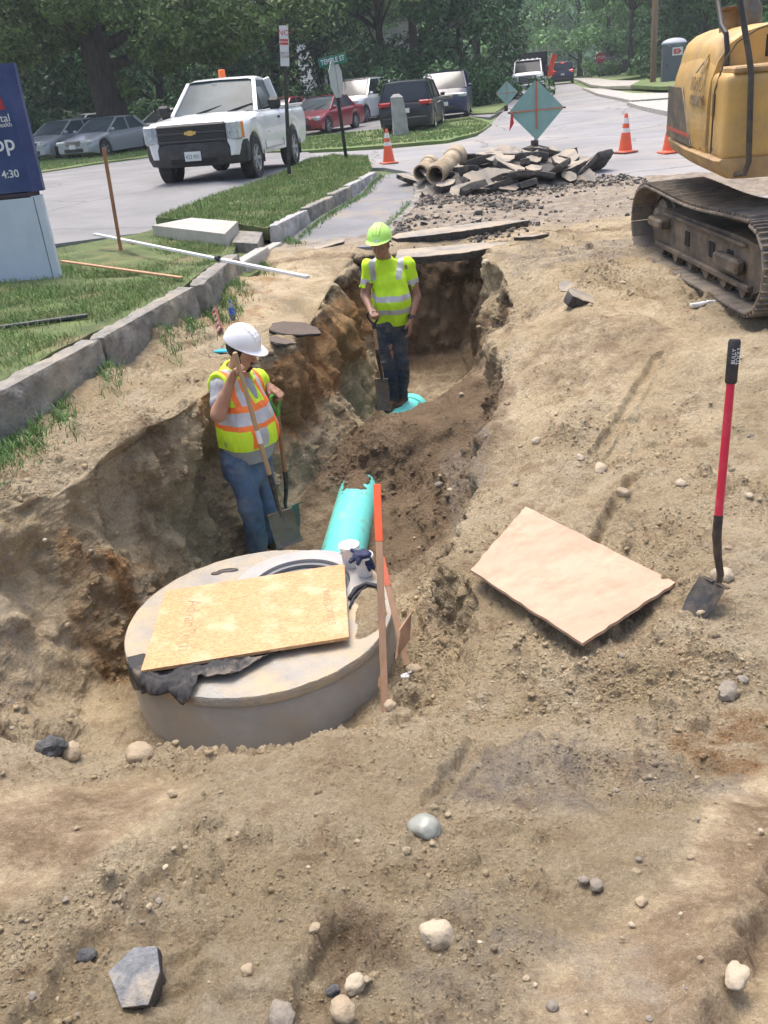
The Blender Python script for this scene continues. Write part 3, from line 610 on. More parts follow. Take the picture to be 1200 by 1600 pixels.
b = MB(); b.lathe([(HR-.006, -.02), (HR-.03, -.022), (HR-.04, -.45)], 60, c=HC); b.lathe([(HR-.035, -.045), (.001, -.05)], 40, c=HC); b.build('opening_frame', M_HOLE, mh)
p = gp(356, 892, MZ)-Vector((MC.x, MC.y, MZ)); b = MB(); b.ball((p.x, p.y, .004), .055, 16, 8, (1.25, .42, .14)); b.ball((p.x-.07, p.y-.02, .004), .03, 12, 8, (1.2, .6, .2)); b.build('lifting_recess', DSTEEL, mh)
# sand heap lying on the slab
def patch(name, pts, z0, h, m, kind=None, res=.012, amp=.02):
    poly = [Vector((q.x, q.y)) for q in pts]; xs = [q.x for q in poly]; ys = [q.y for q in poly]
    o = sheet(name, poly, lambda x, y: x*0, m, res, None, 0, 0); me = o.data; n = len(me.vertices); A = np.empty(n*3, np.float32); me.vertices.foreach_get('co', A); A = A.reshape(-1, 3)
    B = np.array([(p.x, p.y) for p in poly]); d = np.full(n, 9.)
    for i in range(len(B)):
        a, c = B[i], B[(i+1) % len(B)]; t = np.clip(((A[:, :2]-a) @ (c-a))/((c-a) @ (c-a)), 0, 1)[:, None]; d = np.minimum(d, np.linalg.norm(A[:, :2]-a-t*(c-a), axis=1))
    e = sstep(0, .09, d); A[:, 2] = z0-.004+h*e*(.7+.6*fbm(A*7, 3))+e*clods(A*26, 8, .2, .48, .8)/26*1.2
    me.vertices.foreach_set('co', A.ravel()); me.update(); return o
o = patch('sand_heap', [gp(*q, MZ) for q in ((548, 925), (575, 912), (598, 915), (608, 935), (610, 965), (598, 985), (572, 1000), (550, 1002), (548, 960))], MZ, .03, M_DIRT)
tag(o, 'low heap of damp sand on the manhole top near the stakes', 'sand', kind='stuff'); at_ = o.data.attributes.new('wet', 'FLOAT', 'POINT'); at_.data.foreach_set('value', [.25]*len(o.data.vertices))
# OSB board
def osb():
    m = pm('strand_board', (.66, .42, .20), .7, col2=(.50, .29, .12), vs=3, bump=.25, bs=45); nt = m.node_tree; L = nt.links; B = nt.nodes['Principled BSDF']
    tc = _node(nt, 'ShaderNodeTexCoord'); v = _node(nt, 'ShaderNodeTexVoronoi', feature='F1'); mp = _node(nt, 'ShaderNodeMapping'); mp.inputs['Scale'].default_value = (14, 38, 20); mp.inputs['Rotation'].default_value = (0, 0, .5)
    L.new(tc.outputs['Object'], mp.inputs[0]); n = _node(nt, 'ShaderNodeTexNoise'); n.inputs['Scale'].default_value = 1.2; L.new(mp.outputs[0], n.inputs['Vector'])
    a = _node(nt, 'ShaderNodeMix', data_type='RGBA'); a.inputs[0].default_value = .35; L.new(mp.outputs[0], a.inputs[6]); L.new(n.outputs['Color'], a.inputs[7]); L.new(mp.outputs[0], v.inputs['Vector'])
    r = _node(nt, 'ShaderNodeValToRGB'); r.color_ramp.elements[0].color = (.60, .375, .185, 1); r.color_ramp.elements[1].color = (.40, .225, .10, 1); r.color_ramp.elements.new(.5).color = (.52, .305, .145, 1)
    sp = _node(nt, 'ShaderNodeSeparateColor'); L.new(v.outputs['Color'], sp.inputs[0]); L.new(sp.outputs[0], r.inputs[0])
    n2 = _node(nt, 'ShaderNodeTexNoise'); n2.inputs['Scale'].default_value = 5; n2.inputs['Detail'].default_value = 6; L.new(tc.outputs['Object'], n2.inputs['Vector'])
    r2 = _node(nt, 'ShaderNodeValToRGB'); r2.color_ramp.elements[0].position = .5; r2.color_ramp.elements[1].position = .75; L.new(n2.outputs[0], r2.inputs[0])
    x = _node(nt, 'ShaderNodeMix', data_type='RGBA'); L.new(r2.outputs[0], x.inputs[0]); L.new(r.outputs[0], x.inputs[6]); x.inputs[7].default_value = (.60, .46, .30, 1); L.new(x.outputs[2], B.inputs['Base Color'])
    return m
def board(name, label, cat, c4, th, m, edge=None, seed=0):
    c4 = [Vector(c) for c in c4]; o = c4[0]; M = frame_m(o, c4[1]-o, c4[3]-o); Mi = M.inverted(); L = [(Mi @ c).to_2d() for c in c4]
    root = empty(name, (0, 0, 0), (0, 0, 0), label, cat); root.matrix_world = M
    out = []; rn = random.Random(seed)
    for i in range(4):
        a, bb = L[i], L[(i+1) % 4]; n = 14
        for k in range(n):
            p = a.lerp(bb, k/n)
            if k and edge: p = p+Vector((rn.uniform(-edge, edge), rn.uniform(-edge, edge)))
            out.append((p.x, p.y))
    b = MB(); b.prism(out, -th, 0); b.build('panel', m, root, 20); return root, M, L
OSB = osb()
bz = MZ+.06
bd, BM, BL = board('strand_board_panel', 'yellow strand board panel covering most of the manhole top', 'board', [gp(220, 1048, bz+.0), gp(545, 995, bz+.0), gp(538, 881, bz+.0), gp(259, 923, bz+.0)], .018, OSB, .0012)
INK = pm('faded_stamp_ink', (.27, .20, .12), .8, var=.2, bump=0, grime=(.48, .31, .16), gs=22, ga=.9, gcut=.45)
Wd = (BL[1]-BL[0]).length; Hd = (BL[3]-BL[0]).length
text('stamped_lettering', 'AdvanTech', .115, INK, bd, Matrix.Translation((Wd*.215, Hd*.47, .0005)) @ Matrix.Rotation(R(-94), 4, 'Z'), .0004)
text('stamped_lettering', 'STRUCTURAL 1', .062, INK, bd, Matrix.Translation((Wd*.935, Hd*.44, .0005)) @ Matrix.Rotation(R(90), 4, 'Z'), .0004)
# black cloth crumpled along the front of the board
def cloth(name, outline, label, cat, m, res=.012, amp=.022, th=.003, seed=0, zup=.012):
    poly = [Vector((a/100, -b_/100)) for a, b_ in outline]; o = sheet(name, poly, lambda x, y: x*0, m, res, None, 0, 0); me = o.data; n = len(me.vertices)
    A = np.empty(n*3, np.float32); me.vertices.foreach_get('co', A); A = A.reshape(-1, 3); P = []; Nn = []
    for x, y, _ in A:
        d = ray(x*100, -y*100); t = (MZ+zup-CAM_H)/d[2]; q = Vector((d[0]*t, d[1]*t, MZ+zup)); rr = math.hypot(q.x-MC.x, q.y-MC.y)
        if rr > MR+.01:      # hangs down the side
            a = d[0]**2+d[1]**2; bq = -2*(d[0]*MC.x+d[1]*MC.y); cq = MC.x**2+MC.y**2-(MR+.015)**2; disc = bq*bq-4*a*cq
            if disc > 0:
                t2 = (-bq-math.sqrt(disc))/2/a; q2 = Vector((d[0]*t2, d[1]*t2, CAM_H+d[2]*t2))
                if q2.z < MZ+zup: q = q2; nn = Vector((q.x-MC.x, q.y-MC.y, 0)).normalized()
                else: nn = Vector((0, 0, 1))
            else: q = q; nn = Vector((0, 0, 1)); k = (MR+.015)/rr; q = Vector((MC.x+(q.x-MC.x)*k, MC.y+(q.y-MC.y)*k, q.z-(rr-MR)*1.2))
        else: nn = Vector((0, 0, 1))
        P.append(q); Nn.append(nn)
    P = np.array(P); Nn = np.array(Nn); f = np.abs(perlin(P*np.array([9, 9, 9])+seed))+.5*np.abs(perlin(P*21+seed)); q4 = [gp(*c_, bz) for c_ in ((220, 1048), (545, 995))]; tx = (q4[1]-q4[0]).normalized(); und = sstep(-.005, .03, (P[:, 0]-q4[0].x)*-tx.y+(P[:, 1]-q4[0].y)*tx.x); P = P+Nn*(((.55-f)*amp+amp*.45)*(1-und)+und*.004)[:, None]
    c = P.mean(0); me.vertices.foreach_set('co', (P-c).astype(np.float32).ravel()); o.location = c; me.update()
    md = o.modifiers.new('thickness', 'SOLIDIFY'); md.thickness = th; md.offset = 0
    return tag(o, label, cat)
M_TARP = pm('black_geotextile', (.035, .034, .036), .75, var=.3, vs=8, bump=.5, bs=50, grime=(.30, .25, .19), gs=6, ga=.8, gcut=.58)
cloth('ground_cloth', [(199, 1028), (224, 1022), (262, 1030), (330, 1015), (400, 1004), (455, 1008), (432, 1024), (400, 1042), (362, 1062), (335, 1063), (312, 1064), (305, 1082), (292, 1096), (270, 1082), (240, 1078), (212, 1078), (204, 1062)],
      'crumpled black cloth hanging over the front edge of the manhole', 'cloth', M_TARP, .016, .045)
b = MB(); pts = [gp(x, y, MZ+.02) for x, y in ((546, 935), (556, 920), (572, 912), (590, 916), (593, 926))]; b.tube(pts, [.012, .016, .013, .016, .008], 7)
pts = [gp(x, y, MZ+.012) for x, y in ((546, 950), (552, 935), (565, 922), (575, 914))]; b.tube(pts, [.006, .009, .008, .006], 6); o = b.build('rubber_strip', M_TARP, smooth=True); tag(o, 'twisted black rubber strip lying between strand board and sand', 'strip')
# two white tubs and a blue glove
def tub(px, py, label, s=1.):
    c = gp(px, py, MZ+.004); t = empty('white_tub', c, (0, 0, random.uniform(0, 6)), label, 'tub')
    b = MB(); b.lathe([(.001, .0), (.040*s, 0), (.045*s, .006), (.056*s, .125*s), (.060*s, .127*s), (.060*s, .140*s), (.055*s, .140*s), (.052*s, .11*s), (.04*s, .012)], 28); b.build('shell', WHITEP, t)
    b = MB(); b.tube([(.058*s*math.cos(a), .058*s*math.sin(a), .115*s-.035*math.sin(PI*i/10)) for i, a in enumerate([PI*k/10 for k in range(11)])], .0016, 6); b.build('bail_handle', STEEL, t); return t
t1 = tub(549, 884, 'white plastic tub with a blue label beside the opening', 1.05); b = MB(); b.lathe([(.0655*1.0, .131), (.064, .151), (.001, .153)], 28); b.build('lid', WHITEP, t1)
BLUEL = pm('blue_print', (.03, .05, .2), .5, bump=0); b = MB(); V = []
for i in range(8):
    a = -2.4+i*.12
    for z in (.05, .085): r_ = (.045+z/.14*.012)*1.05+.0012; V.append((r_*math.cos(a), r_*math.sin(a), z))
b.add(V, [(2*i, 2*i+2, 2*i+3, 2*i+1) for i in range(7)]); t1.rotation_euler.z = .8; b.build('label_patch', BLUEL, t1)
t2 = tub(571, 898, 'small white tub with a dark blue glove over its rim', 1.0)
S = SDF(t2.location+Vector((-.13, -.12, .03)), t2.location+Vector((.12, .14, .22)), .004); c = np.array(t2.location)+np.array((-.005, -.01, .15))
S.ell(c, (.055, .05, .022), .01)
for a, l, dz in ((-2.6, .085, -.02), (-2.0, .075, -.03), (-.55, .07, -.085), (-.95, .06, -.09), (2.6, .07, .015)):
    S.cap(c+np.array((.035*math.cos(a), .035*math.sin(a), 0)), c+np.array((l*math.cos(a), l*math.sin(a), dz)), .017, .011, .012)
S.noise(.006, 28, 2); o = S.build('work_glove', pm('navy_glove', (.012, .022, .075), .7, var=.35, vs=20, bump=.3), off=c); o.location = c; tag(o, 'dark blue work glove draped over the small white tub', 'glove')
# teal pipe
P0 = gp(536, 868, -1.37); P1 = gp(553, 800, -1.37); dr = (P1-P0).normalized(); A0 = P0-dr*1.0; A1 = P0+dr*((7.75-P0.y)/dr.y)
b = MB(); n = 40
up = Vector((0, 0, 1)); sd = dr.cross(up)
rng = [A0+dr*t for t in np.linspace(0, (A1-A0).length, 40)]
b.tube(rng, .175, 48, cap=False); b.tube([A1+dr*.0, A1-dr*.05], .160, 40, cap=False)
b.loft([[A1+(up*math.cos(2*PI*k/48)+sd*math.sin(2*PI*k/48))*r_ for k in range(48)] for r_ in (.175, .160)], cap=False)
o = b.build('teal_pipe', TEAL); tag(o, 'teal plastic pipe running out from under the manhole along the trench floor', 'pipe')
Q1 = gp(628, 662, -1.37); d2 = Vector((.34, .94, 0)).normalized(); c_ = Q1; b = MB(); b.tube([Q1-d2*.75-c_, Q1-c_, Q1+d2*.30-c_, Q1+d2*.31-c_, Q1+d2*.42-c_], [.175, .175, .175, .19, .19], 48, cap=False); b.tube([Q1+d2*.42-c_, Q1+d2*.30-c_], .165, 40, cap=False); o = b.build('teal_pipe', TEAL); o.location = c_; tag(o, 'short teal pipe end showing from the fill under the boots of the far worker', 'pipe'); PIPE_TOP = -1.37+.175
# plywood on the slope
PLY = pm('pinkish_plywood', (.52, .355, .25), .75, col2=(.45, .28, .195), vs=1.6, bump=.2, bs=50, grime=(.33, .24, .16), gs=5.5, ga=.85, gcut=.53, stretch=(.9, 1.3, 1))
def cs(px, py, o=.05):
    p = sat(px, py); return p
c4 = [gp(910, 1005, -.395), gp(1055, 910, -.36), gp(822, 795, -.455), gp(735, 890, -.455)]
board('plywood_sheet', 'dusty pinkish plywood sheet lying on the bank beside the trench', 'plywood sheet', c4, .016, PLY, .005, 3)
# wooden stakes leaning on the manhole
def stick(name, label, cat, p0, p1, w, t, m, tip=None, tm=None, side=(1, 0, 0)):
    p0, p1 = Vector(p0), Vector(p1); ax = (p1-p0); L = ax.length; z = ax.normalized(); x = Vector(side); x = (x-z*x.dot(z)).normalized(); y = z.cross(x)
    M = Matrix((x, y, z)).transposed().to_4x4(); M.translation = p0; r_ = empty(name, (0, 0, 0), (0, 0, 0), label, cat); r_.matrix_world = M
    b = MB(); b.box((0, 0, L/2), (w, t, L), b=.002); b.build('shaft', m, r_)
    if tip: b = MB(); b.box((0, 0, L-tip/2), (w+.003, t+.003, tip+.002), b=.002); b.build('painted_tip', tm, r_)
    return r_
stick('wooden_stake', 'tall wooden stake with bright orange top leaning by the manhole', 'stake', atd(602, 1112, 3.50), atd(589, 757, 4.20), .036, .018, WOOD2, .30, ORANGE_P)
stick('wooden_stake', 'shorter leaning wooden stake with faded red orange end', 'stake', atd(636, 1040, 3.86), atd(596, 872, 4.34), .034, .018, WOOD2, .17, pm('faded_orange', (.62, .12, .05), .6, grime=(.3, .15, .09), gs=10, ga=.7))
b = MB(); q = [atd(*v) for v in ((617, 1030, 3.78), (637, 1000, 3.95), (640, 958, 4.05), (622, 985, 3.9))]; b.add(q+[v+Vector((.012, .004, 0)) for v in q], [(0, 1, 2, 3), (7, 6, 5, 4), (0, 4, 5, 1), (1, 5, 6, 2), (2, 6, 7, 3), (3, 7, 4, 0)])
o = b.build('board_offcut', WOOD2, smooth=False); tag(o, 'brown board offcut standing in the soil behind the stakes', 'offcut')
b = MB(); q = [atd(*v) for v in ((603, 1085, 3.56), (592, 1055, 3.62), (590, 1070, 3.58), (601, 1108, 3.53))]; b.add(q+[v+Vector((.004, .016, 0)) for v in q], [(0, 1, 2, 3), (7, 6, 5, 4), (0, 4, 5, 1), (1, 5, 6, 2), (2, 6, 7, 3), (3, 7, 4, 0)])
o = b.build('wood_wedge', WOOD2, smooth=False); tag(o, 'small wooden wedge at the foot of the tall orange stake', 'wedge')
# crumpled paper
p = sat(633, 1058); S = SDF(p-Vector((.05, .05, .03)), p+Vector((.05, .05, .05)), .003); S.ell(p, (.025, .015, .012), .005).cap(p, p+Vector((.03, .01, .012)), .008, .005, .005).noise(.008, 60, 2)
o = S.build('crumpled_tissue', WHITEP, off=p); o.location = p+Vector((0, 0, .008)); tag(o, 'crumpled white tissue on the soil near the foot of the stakes', 'tissue')
# ------------------------------------------------------------------ shovels
def shovel(name, label, top, tip, face, kind, hm, bm, neck_m, grip=None, gm=None, lift=0., bl=.29, bw=.24, hr=.0165, sticker=False, bend=.04):
    top, tip, face = Vector(top), Vector(tip), Vector(face); z = (top-tip); L = z.length; z.normalize(); y = (face-z*face.dot(z)).normalized(); x = y.cross(z)
    M = Matrix((x, y, z)).transposed().to_4x4(); M.translation = tip; r_ = empty(name, (0, 0, 0), (0, 0, 0), label, 'shovel'); r_.matrix_world = M
    hb = bl+.27; b = MB(); gl = .13 if grip == 'D' else 0
    b.tube([(0, 0, hb), (0, 0, (hb+L-gl)/2), (0, 0, L-gl)], [hr, hr*1.02, hr*.95], 14); b.build('shaft', hm, r_)
    b = MB(); b.tube([(0, 0, hb+.04), (0, 0, hb-.05), (0, -bend*.4, bl+.12), (0, -bend, bl+.03), (0, -bend*.8, bl-.06)], [hr*1.12, hr*1.15, hr*1.0, hr*.9, hr*.4], 14); b.build('socket', neck_m, r_)
    nx, nz = 16, 20; V = []; F = []
    for side in (0, 1):
        for i in range(nz+1):
            t = i/nz; zz = bl*t
            if kind == 'square': w = bw/2*(1-.06*t); 
            else: w = bw/2*min(1, (min(t/.66, 1))**.62*(1.12-.12*min(t/.66, 1))+.01)*(1-.10*max(0, t-.6))
            for k in range(nx+1):
                s_ = -1+2*k/nx; yy = -bend*.75*t**.5*.9+(.028 if kind == 'round' else .018)*(s_*s_)*(.3+.7*t)+.02*(1-t)**2+lift*bl*(1-t)-.008*math.exp(-(s_/.12)**2)*sstep(.3, 1, np.array(t))
                V.append((s_*w, float(yy)+side*.0025, zz))
    st = (nx+1)*(nz+1)
    for i in range(nz):
        for k in range(nx):
            a = i*(nx+1)+k; F.append((a, a+1, a+nx+2, a+nx+1)); F.append((st+a, st+a+nx+1, st+a+nx+2, st+a+1))
    for i in range(nz):
        for k in (0, nx): a = i*(nx+1)+k; F.append((a, a+nx+1, st+a+nx+1, st+a) if k == 0 else (a, st+a, st+a+nx+1, a+nx+1))
    for i in (0, nz):
        for k in range(nx): a = i*(nx+1)+k; F.append((a, st+a, st+a+1, a+1) if i == 0 else (a, a+1, st+a+1, st+a))
    bo = mesh('blade', V, F, bm, r_, 40)
    b = MB()
    for s_ in (-1, 1): b.box((s_*bw*.27, -bend*.60+.006, bl-.004), (bw*.40, .022, .007), b=.002)
    b.build('step', bm, bo)
    if grip == 'D':
        b = MB(); zt = L-.0; g = .055
        b.tube([(0, 0, L-gl-.03), (0, 0, L-gl+.02)], hr*1.3, 14)
        b.tube([(0, 0, L-gl+.005), (-g*.6, 0, L-.085), (-g, 0, L-.05), (-g, 0, L-.012), (-g*.8, 0, L), (g*.8, 0, L), (g, 0, L-.012), (g, 0, L-.05), (g*.6, 0, L-.085), (0, 0, L-gl+.005)], [.012, .011, .011, .012, .013, .013, .012, .011, .011, .012], 10); b.build('grip', gm, r_)
    elif grip == 'sleeve':
        b = MB(); b.lathe([(.001, L+.004), (hr*1.15, L+.003), (hr*1.4, L-.006), (hr*1.4, L-.17), (hr*1.2, L-.178)], 20); b.build('grip', gm, r_)
    if sticker: b = MB(); b.lathe([(hr*1.045, L-.66), (hr*1.045, L-.56)], 16); b.build('sticker', WHITEP, r_)
    return r_, M, L
RED = pm('red_fibreglass', (.62, .02, .06), .35, var=.08, bump=.03, grime=(.45, .2, .15), gs=14, ga=.4, gcut=.6)
st, stM, stL = shovel('long_handled_shovel', 'red handled shovel with black grip standing upright in the soil', atd(1148, 531, 3.50), atd(1106, 988, 3.28), (-.93, -.30, .1), 'round', RED, DSTEEL, DSTEEL, 'sleeve', BLACKR, lift=.62, bl=.24, bw=.175, hr=.0175)
_x = (cam.matrix_world.inverted() @ stM).to_3x3().inverted() @ Vector((0, 0, 1)); _a = math.atan2(_x.y, _x.x)
TM = Matrix.Translation((math.cos(_a)*.0252, math.sin(_a)*.0252, stL-.10)) @ Matrix.Rotation(_a-PI/2+PI, 4, 'Z') @ Matrix.Rotation(R(90), 4, 'X') @ Matrix.Rotation(R(90), 4, 'Z')
text('grip_lettering', 'BULLY', .022, WHITE_TXT, st, TM @ Matrix.Translation((.035, .007, 0)), .0006); text('grip_lettering', 'TOOLS', .022, WHITE_TXT, st, TM @ Matrix.Translation((.035, -.012, 0)), .0006)
# ------------------------------------------------------------------ small things on the left bank
def sphere_z(p): return sz(p.x, p.y)
p = gp(1, 1, 0); p = sat(364, 498); bt = empty('drink_bottle', (p.x, p.y, sz(p.x, p.y)), (0, 0, 0), 'blue labelled plastic bottle standing by the granite curb', 'bottle'); bt.scale = (.72, .72, .72)
GLS = pm('clear_bottle_plastic', (.55, .65, .8), .1, var=.05, bump=0, trans=.75); b = MB(); b.lathe([(.001, 0), (.034, .0), (.038, .01), (.038, .07), (.035, .08), (.038, .09), (.037, .16), (.022, .20), (.014, .215), (.014, .225)], 20); b.build('bottle_shell', GLS, bt)
b = MB(); b.lathe([(.0385, .065), (.0385, .14)], 20); b.build('paper_label', pm('blue_label', (.03, .14, .65), .4, bump=0, grime=(.7, .7, .8), gs=30, ga=.8, gcut=.6), bt)
b = MB(); b.lathe([(.0355, .008), (.0355, .055), (.001, .056)], 20); b.build('dark_drink', pm('cola', (.02, .01, .01), .2, bump=0), bt)
b = MB(); b.lathe([(.017, .22), (.017, .242), (.001, .243)], 16); b.build('cap', pm('blue_cap', (.03, .09, .5), .4, bump=0), bt)
a, c = sat(335, 488), sat(345, 524); a.z = sz(a.x, a.y)+.03; c.z = sz(c.x, c.y)+.03
lv = empty('spirit_level', (0, 0, 0), (0, 0, 0), 'dark red spirit level with silver vial windows near the blue bottle', 'spirit level'); zz = (a-c); LL = zz.length; zz.normalize(); y = Vector((-.6, -.5, .6)); y = (y-zz*y.dot(zz)).normalized(); x = y.cross(zz)
M = Matrix((x, y, zz)).transposed().to_4x4(); M.translation = c; lv.matrix_world = M; REDD = pm('dark_red_paint', (.22, .025, .03), .45, var=.2, grime=(.3, .2, .13), gs=14, ga=.5)
b = MB()
for s_ in (-1, 1): b.box((s_*.024, 0, LL/2), (.008, .028, LL), b=.002)
b.box((0, 0, LL/2), (.044, .005, LL), b=.001); b.build('frame', REDD, lv); VI = pm('silver_vial', (.6, .62, .55), .25, .3, bump=0)
for t in (.06, .27, .48, .70, .93): b = MB(); b.box((0, .004, LL*t), (.040, .02, .05), b=.003); b.build('vial_window', VI, lv)
p = sat(347, 552)+Vector((0, 0, .02)); S = SDF(p-Vector((.12, .08, .04)), p+Vector((.12, .08, .06)), .005); S.ell(p, (.07, .03, .012), .01).noise(.008, 30); o = S.build('cyan_rag', pm('cyan_cloth', (.03, .42, .55), .7), off=p); o.location = p; tag(o, 'small cyan rag on the bank behind the worker in the white helmet', 'rag')
# ------------------------------------------------------------------ people
def basis(f, up=(0, 0, 1)):               # columns: person's left, front, up
    f = Vector(f).normalized(); u = Vector(up); u = (u-f*u.dot(f)).normalized(); l = u.cross(f)
    return l, f, u
def A3(v): return np.array(v, float)
def add_head(S, c, f, s=1.0):
    l, f, u = basis(f); Rm = np.array([l, f, u]).T; P = lambda a, b_, d: A3(Vector(c)+l*a*s+f*b_*s+u*d*s)
    S.ell(P(0, -.012, .045), A3((.076, .096, .092))*s, .02, Rm)
    S.ell(P(0, .022, -.03), A3((.060, .068, .085))*s, .03, Rm)
    S.ell(P(0, .055, -.090), A3((.030, .026, .022))*s, .02, Rm)
    for q in (-1, 1):
        S.cap(P(q*.056, .0, -.045), P(q*.028, .055, -.092), .016*s, .013*s, .02)      # jaw
        S.ell(P(q*.040, .062, -.022), A3((.018, .014, .014))*s, .015, Rm)            # cheek
        S.cap(P(q*.044, .078, .028), P(q*.014, .088, .026), .007*s, .007*s, .008)    # brow
        S.ell(P(q*.030, .092, .010), A3((.014, .010, .009))*s, .006, Rm, cut=True)   # socket
        S.ell(P(q*.030, .078, .010), A3((.012, .010, .009))*s, .003, Rm)             # eyeball
        S.ell(P(q*.079, -.008, -.004), A3((.010, .020, .032))*s, .006, Rm)           # ear
    S.cap(P(0, .086, .018), P(0, .108, -.020), .007*s, .012*s, .006)
    for q in (-1, 1): S.ell(P(q*.011, .098, -.024), A3((.009, .010, .007))*s, .005, Rm)
    S.cap(P(-.018, .084, -.052), P(.018, .084, -.052), .006*s, .006*s, .004)
    S.cap(P(-.016, .083, -.066), P(.016, .083, -.066), .0065*s, .0065*s, .004)
    S.cap(P(-.016, .095, -.059), P(.016, .095, -.059), .003*s, .003*s, .002, cut=True)
def add_hand(S, w, d, palm, thumb, curl=1., s=1., grip_r=.018):
    # w wrist, d hand direction, palm normal (towards what is held), thumb side
    d = Vector(d).normalized(); pn = Vector(palm); pn = (pn-d*pn.dot(d)).normalized(); th = d.cross(pn)
    if th.dot(Vector(thumb)) < 0: th = -th
    w = Vector(w); P = lambda a, b_, c_: A3(w+d*a*s+th*b_*s+pn*c_*s)
    S.cap(P(.0, 0, 0), P(.03, 0, 0), .026*s, .030*s, .015, flat=(pn, .75))
    S.cap(P(.035, .012, 0), P(.078, .022, 0), .021*s, .017*s, .012, flat=(pn, .75)); S.cap(P(.035, -.012, 0), P(.075, -.022, 0), .021*s, .016*s, .012, flat=(pn, .75))
    for k, (o_, ln) in enumerate(((.030, .95), (.011, 1.05), (-.009, 1.0), (-.028, .82))):
        q = Vector((.082, 0)); a = .25*curl; pts = [P(.078, o_, 0)]
        for sg in (.040, .026, .020):
            q = q+Vector((math.cos(a), math.sin(a)))*sg*ln; pts.append(P(q.x, o_, q.y)); a += 1.15*curl
        r_ = .0098*s
        for i in range(3): S.cap(pts[i], pts[i+1], r_*(1-.10*i), r_*(.9-.10*i), .003)
    S.cap(P(.022, .022, .006), P(.050, .044, .018), .015*s, .012*s, .008); S.cap(P(.050, .044, .018), P(.074, .046, .030+.012*curl), .0115*s, .0095*s, .003)
def add_limb(S, pts, rs, k=.02):
    for i in range(len(pts)-1): S.cap(pts[i], pts[i+1], rs[i], rs[i+1], k)
def hat(parent, c, f, m, s=1., tilt=.0):
    l, f, u = basis(f); c = Vector(c)-u*.0; Rm = np.array([l, f, u]).T; P = lambda a, b_, d: A3(c+l*a*s+f*b_*s+u*d*s)
    S = SDF(c-Vector((.22, .22, .22))*s, c+Vector((.22, .22, .22))*s, .005)
    S.ell(P(0, -.006, .0), A3((.118, .140, .135))*s, .008, Rm)
    S.ell(P(0, .0, -.012), A3((.106, .128, .120))*s, .004, Rm, cut=True)
    S.plane(P(0, 0, -.008), -u)
    S.ell(P(0, .045, -.004), A3((.118, .158, .0085))*s, .008, Rm)       # brim with peak
    S.ell(P(0, -.002, -.012), A3((.104, .122, .05))*s, .003, Rm, cut=True)
    for a in (-1, 0, 1):
        for t in range(8):
            th0, th1 = -.9+t*.24, -.9+(t+1)*.24; q = lambda th: P(a*.034*math.cos(th*.6), .138*math.sin(th)-.006, .133*math.cos(th)*(1-.035*abs(a)))
            S.cap(q(th0), q(th1), .007*s, .007*s, .008)
    return S.build('hard_hat', m, parent, off=parent.location)
def bands(o, fn):                          # chooses the material of each face from its centre
    me = o.data; n = len(me.polygons); c = np.empty(n*3, np.float32); me.polygons.foreach_get('center', c); c = c.reshape(-1, 3)+np.array(o.parent.location)
    me.polygons.foreach_set('material_index', fn(c).astype(np.int32)); me.update()
LIME = pm('lime_hi_vis', (.55, .86, .02), .75, var=.08, vs=5, bump=.25, bs=90, emit=.0)
LIME2 = pm('lime_vest', (.62, .88, .03), .6, var=.1, vs=6, bump=.2, bs=110)
ORG = pm('hi_vis_orange', (.92, .20, .03), .6, var=.08, bump=.2, bs=110)
SILV = pm('reflective_silver', (.52, .52, .53), .4, .15, var=.12, vs=9, bump=.15)
GREYT = pm('grey_tshirt', (.33, .34, .36), .9, var=.12, vs=7, bump=.3, bs=110)
def denim(name, c, c2, g, ga): return pm(name, c, .92, col2=c2, vs=5, bump=.5, bs=140, grime=g, gs=4, ga=ga, gcut=.52)
def person(label, loc):
    e = empty('person', loc, (0, 0, 0), label, 'person'); return e
# --- worker in the white helmet
G1 = Vector((-1.0, 6.1, sz(-1.0, 6.1)))
J = {k: atd(*v) for k, v in dict(head=(378, 549, 6.10), neck=(365, 583, 6.16), rsh=(346, 603, 5.99), lsh=(402, 596, 6.30), rel=(341, 648, 5.84), rwr=(362, 592, 5.82), lel=(412, 637, 6.46), lwr=(418, 603, 6.26),
     chest=(375, 632, 6.13), belly=(384, 672, 6.09), pel=(388, 712, 6.12), rhip=(376, 722, 6.02), lhip=(403, 720, 6.20), rkn=(392, 790, 5.93), lkn=(417, 788, 6.16), ran=(400, 850, 6.06), lan=(424, 846, 6.26)).items()}
zb = sz(J['ran'].x, J['ran'].y)
F1 = Vector((.80, -.52, 0)).normalized(); f1h = Vector((.82, -.34, -.42)); Lf = Vector((0, 0, 1)).cross(F1)
p1 = person('worker in white helmet and lime and orange vest holding two shovels', (J['pel'].x, J['pel'].y, J['ran'].z-.08))
for q in ('ran', 'lan'): J[q].z = min(J[q].z, p1.location.z+.12)
S = SDF(Vector((-1.45, 5.55, -1.5)), Vector((-.45, 6.75, .62)), .0062)
add_head(S, J['head'], f1h, 1.08)
S.cap(A3(J['head']-f1h.normalized()*.02-Vector((0, 0, .05))), A3(J['neck']-Vector((0, 0, .03))), .062, .070, .03)
S.cap(A3(J['rsh']), A3(J['lsh']), .075, .075, .05); S.cap(A3(J['neck']-Vector((0, 0, .06))), A3(J['chest']), .10, .15, .06); S.cap(A3(J['chest']), A3(J['belly']), .15, .16, .06); S.cap(A3(J['belly']), A3(J['pel']), .16, .15, .06)
add_limb(S, [A3(J['rsh']), A3(J['rel']), A3(J['rwr'])], [.062, .050, .031], .02); S.cap(A3(J['rel'].lerp(J['rwr'], .05)), A3(J['rel'].lerp(J['rwr'], .5)), .046, .042, .02)
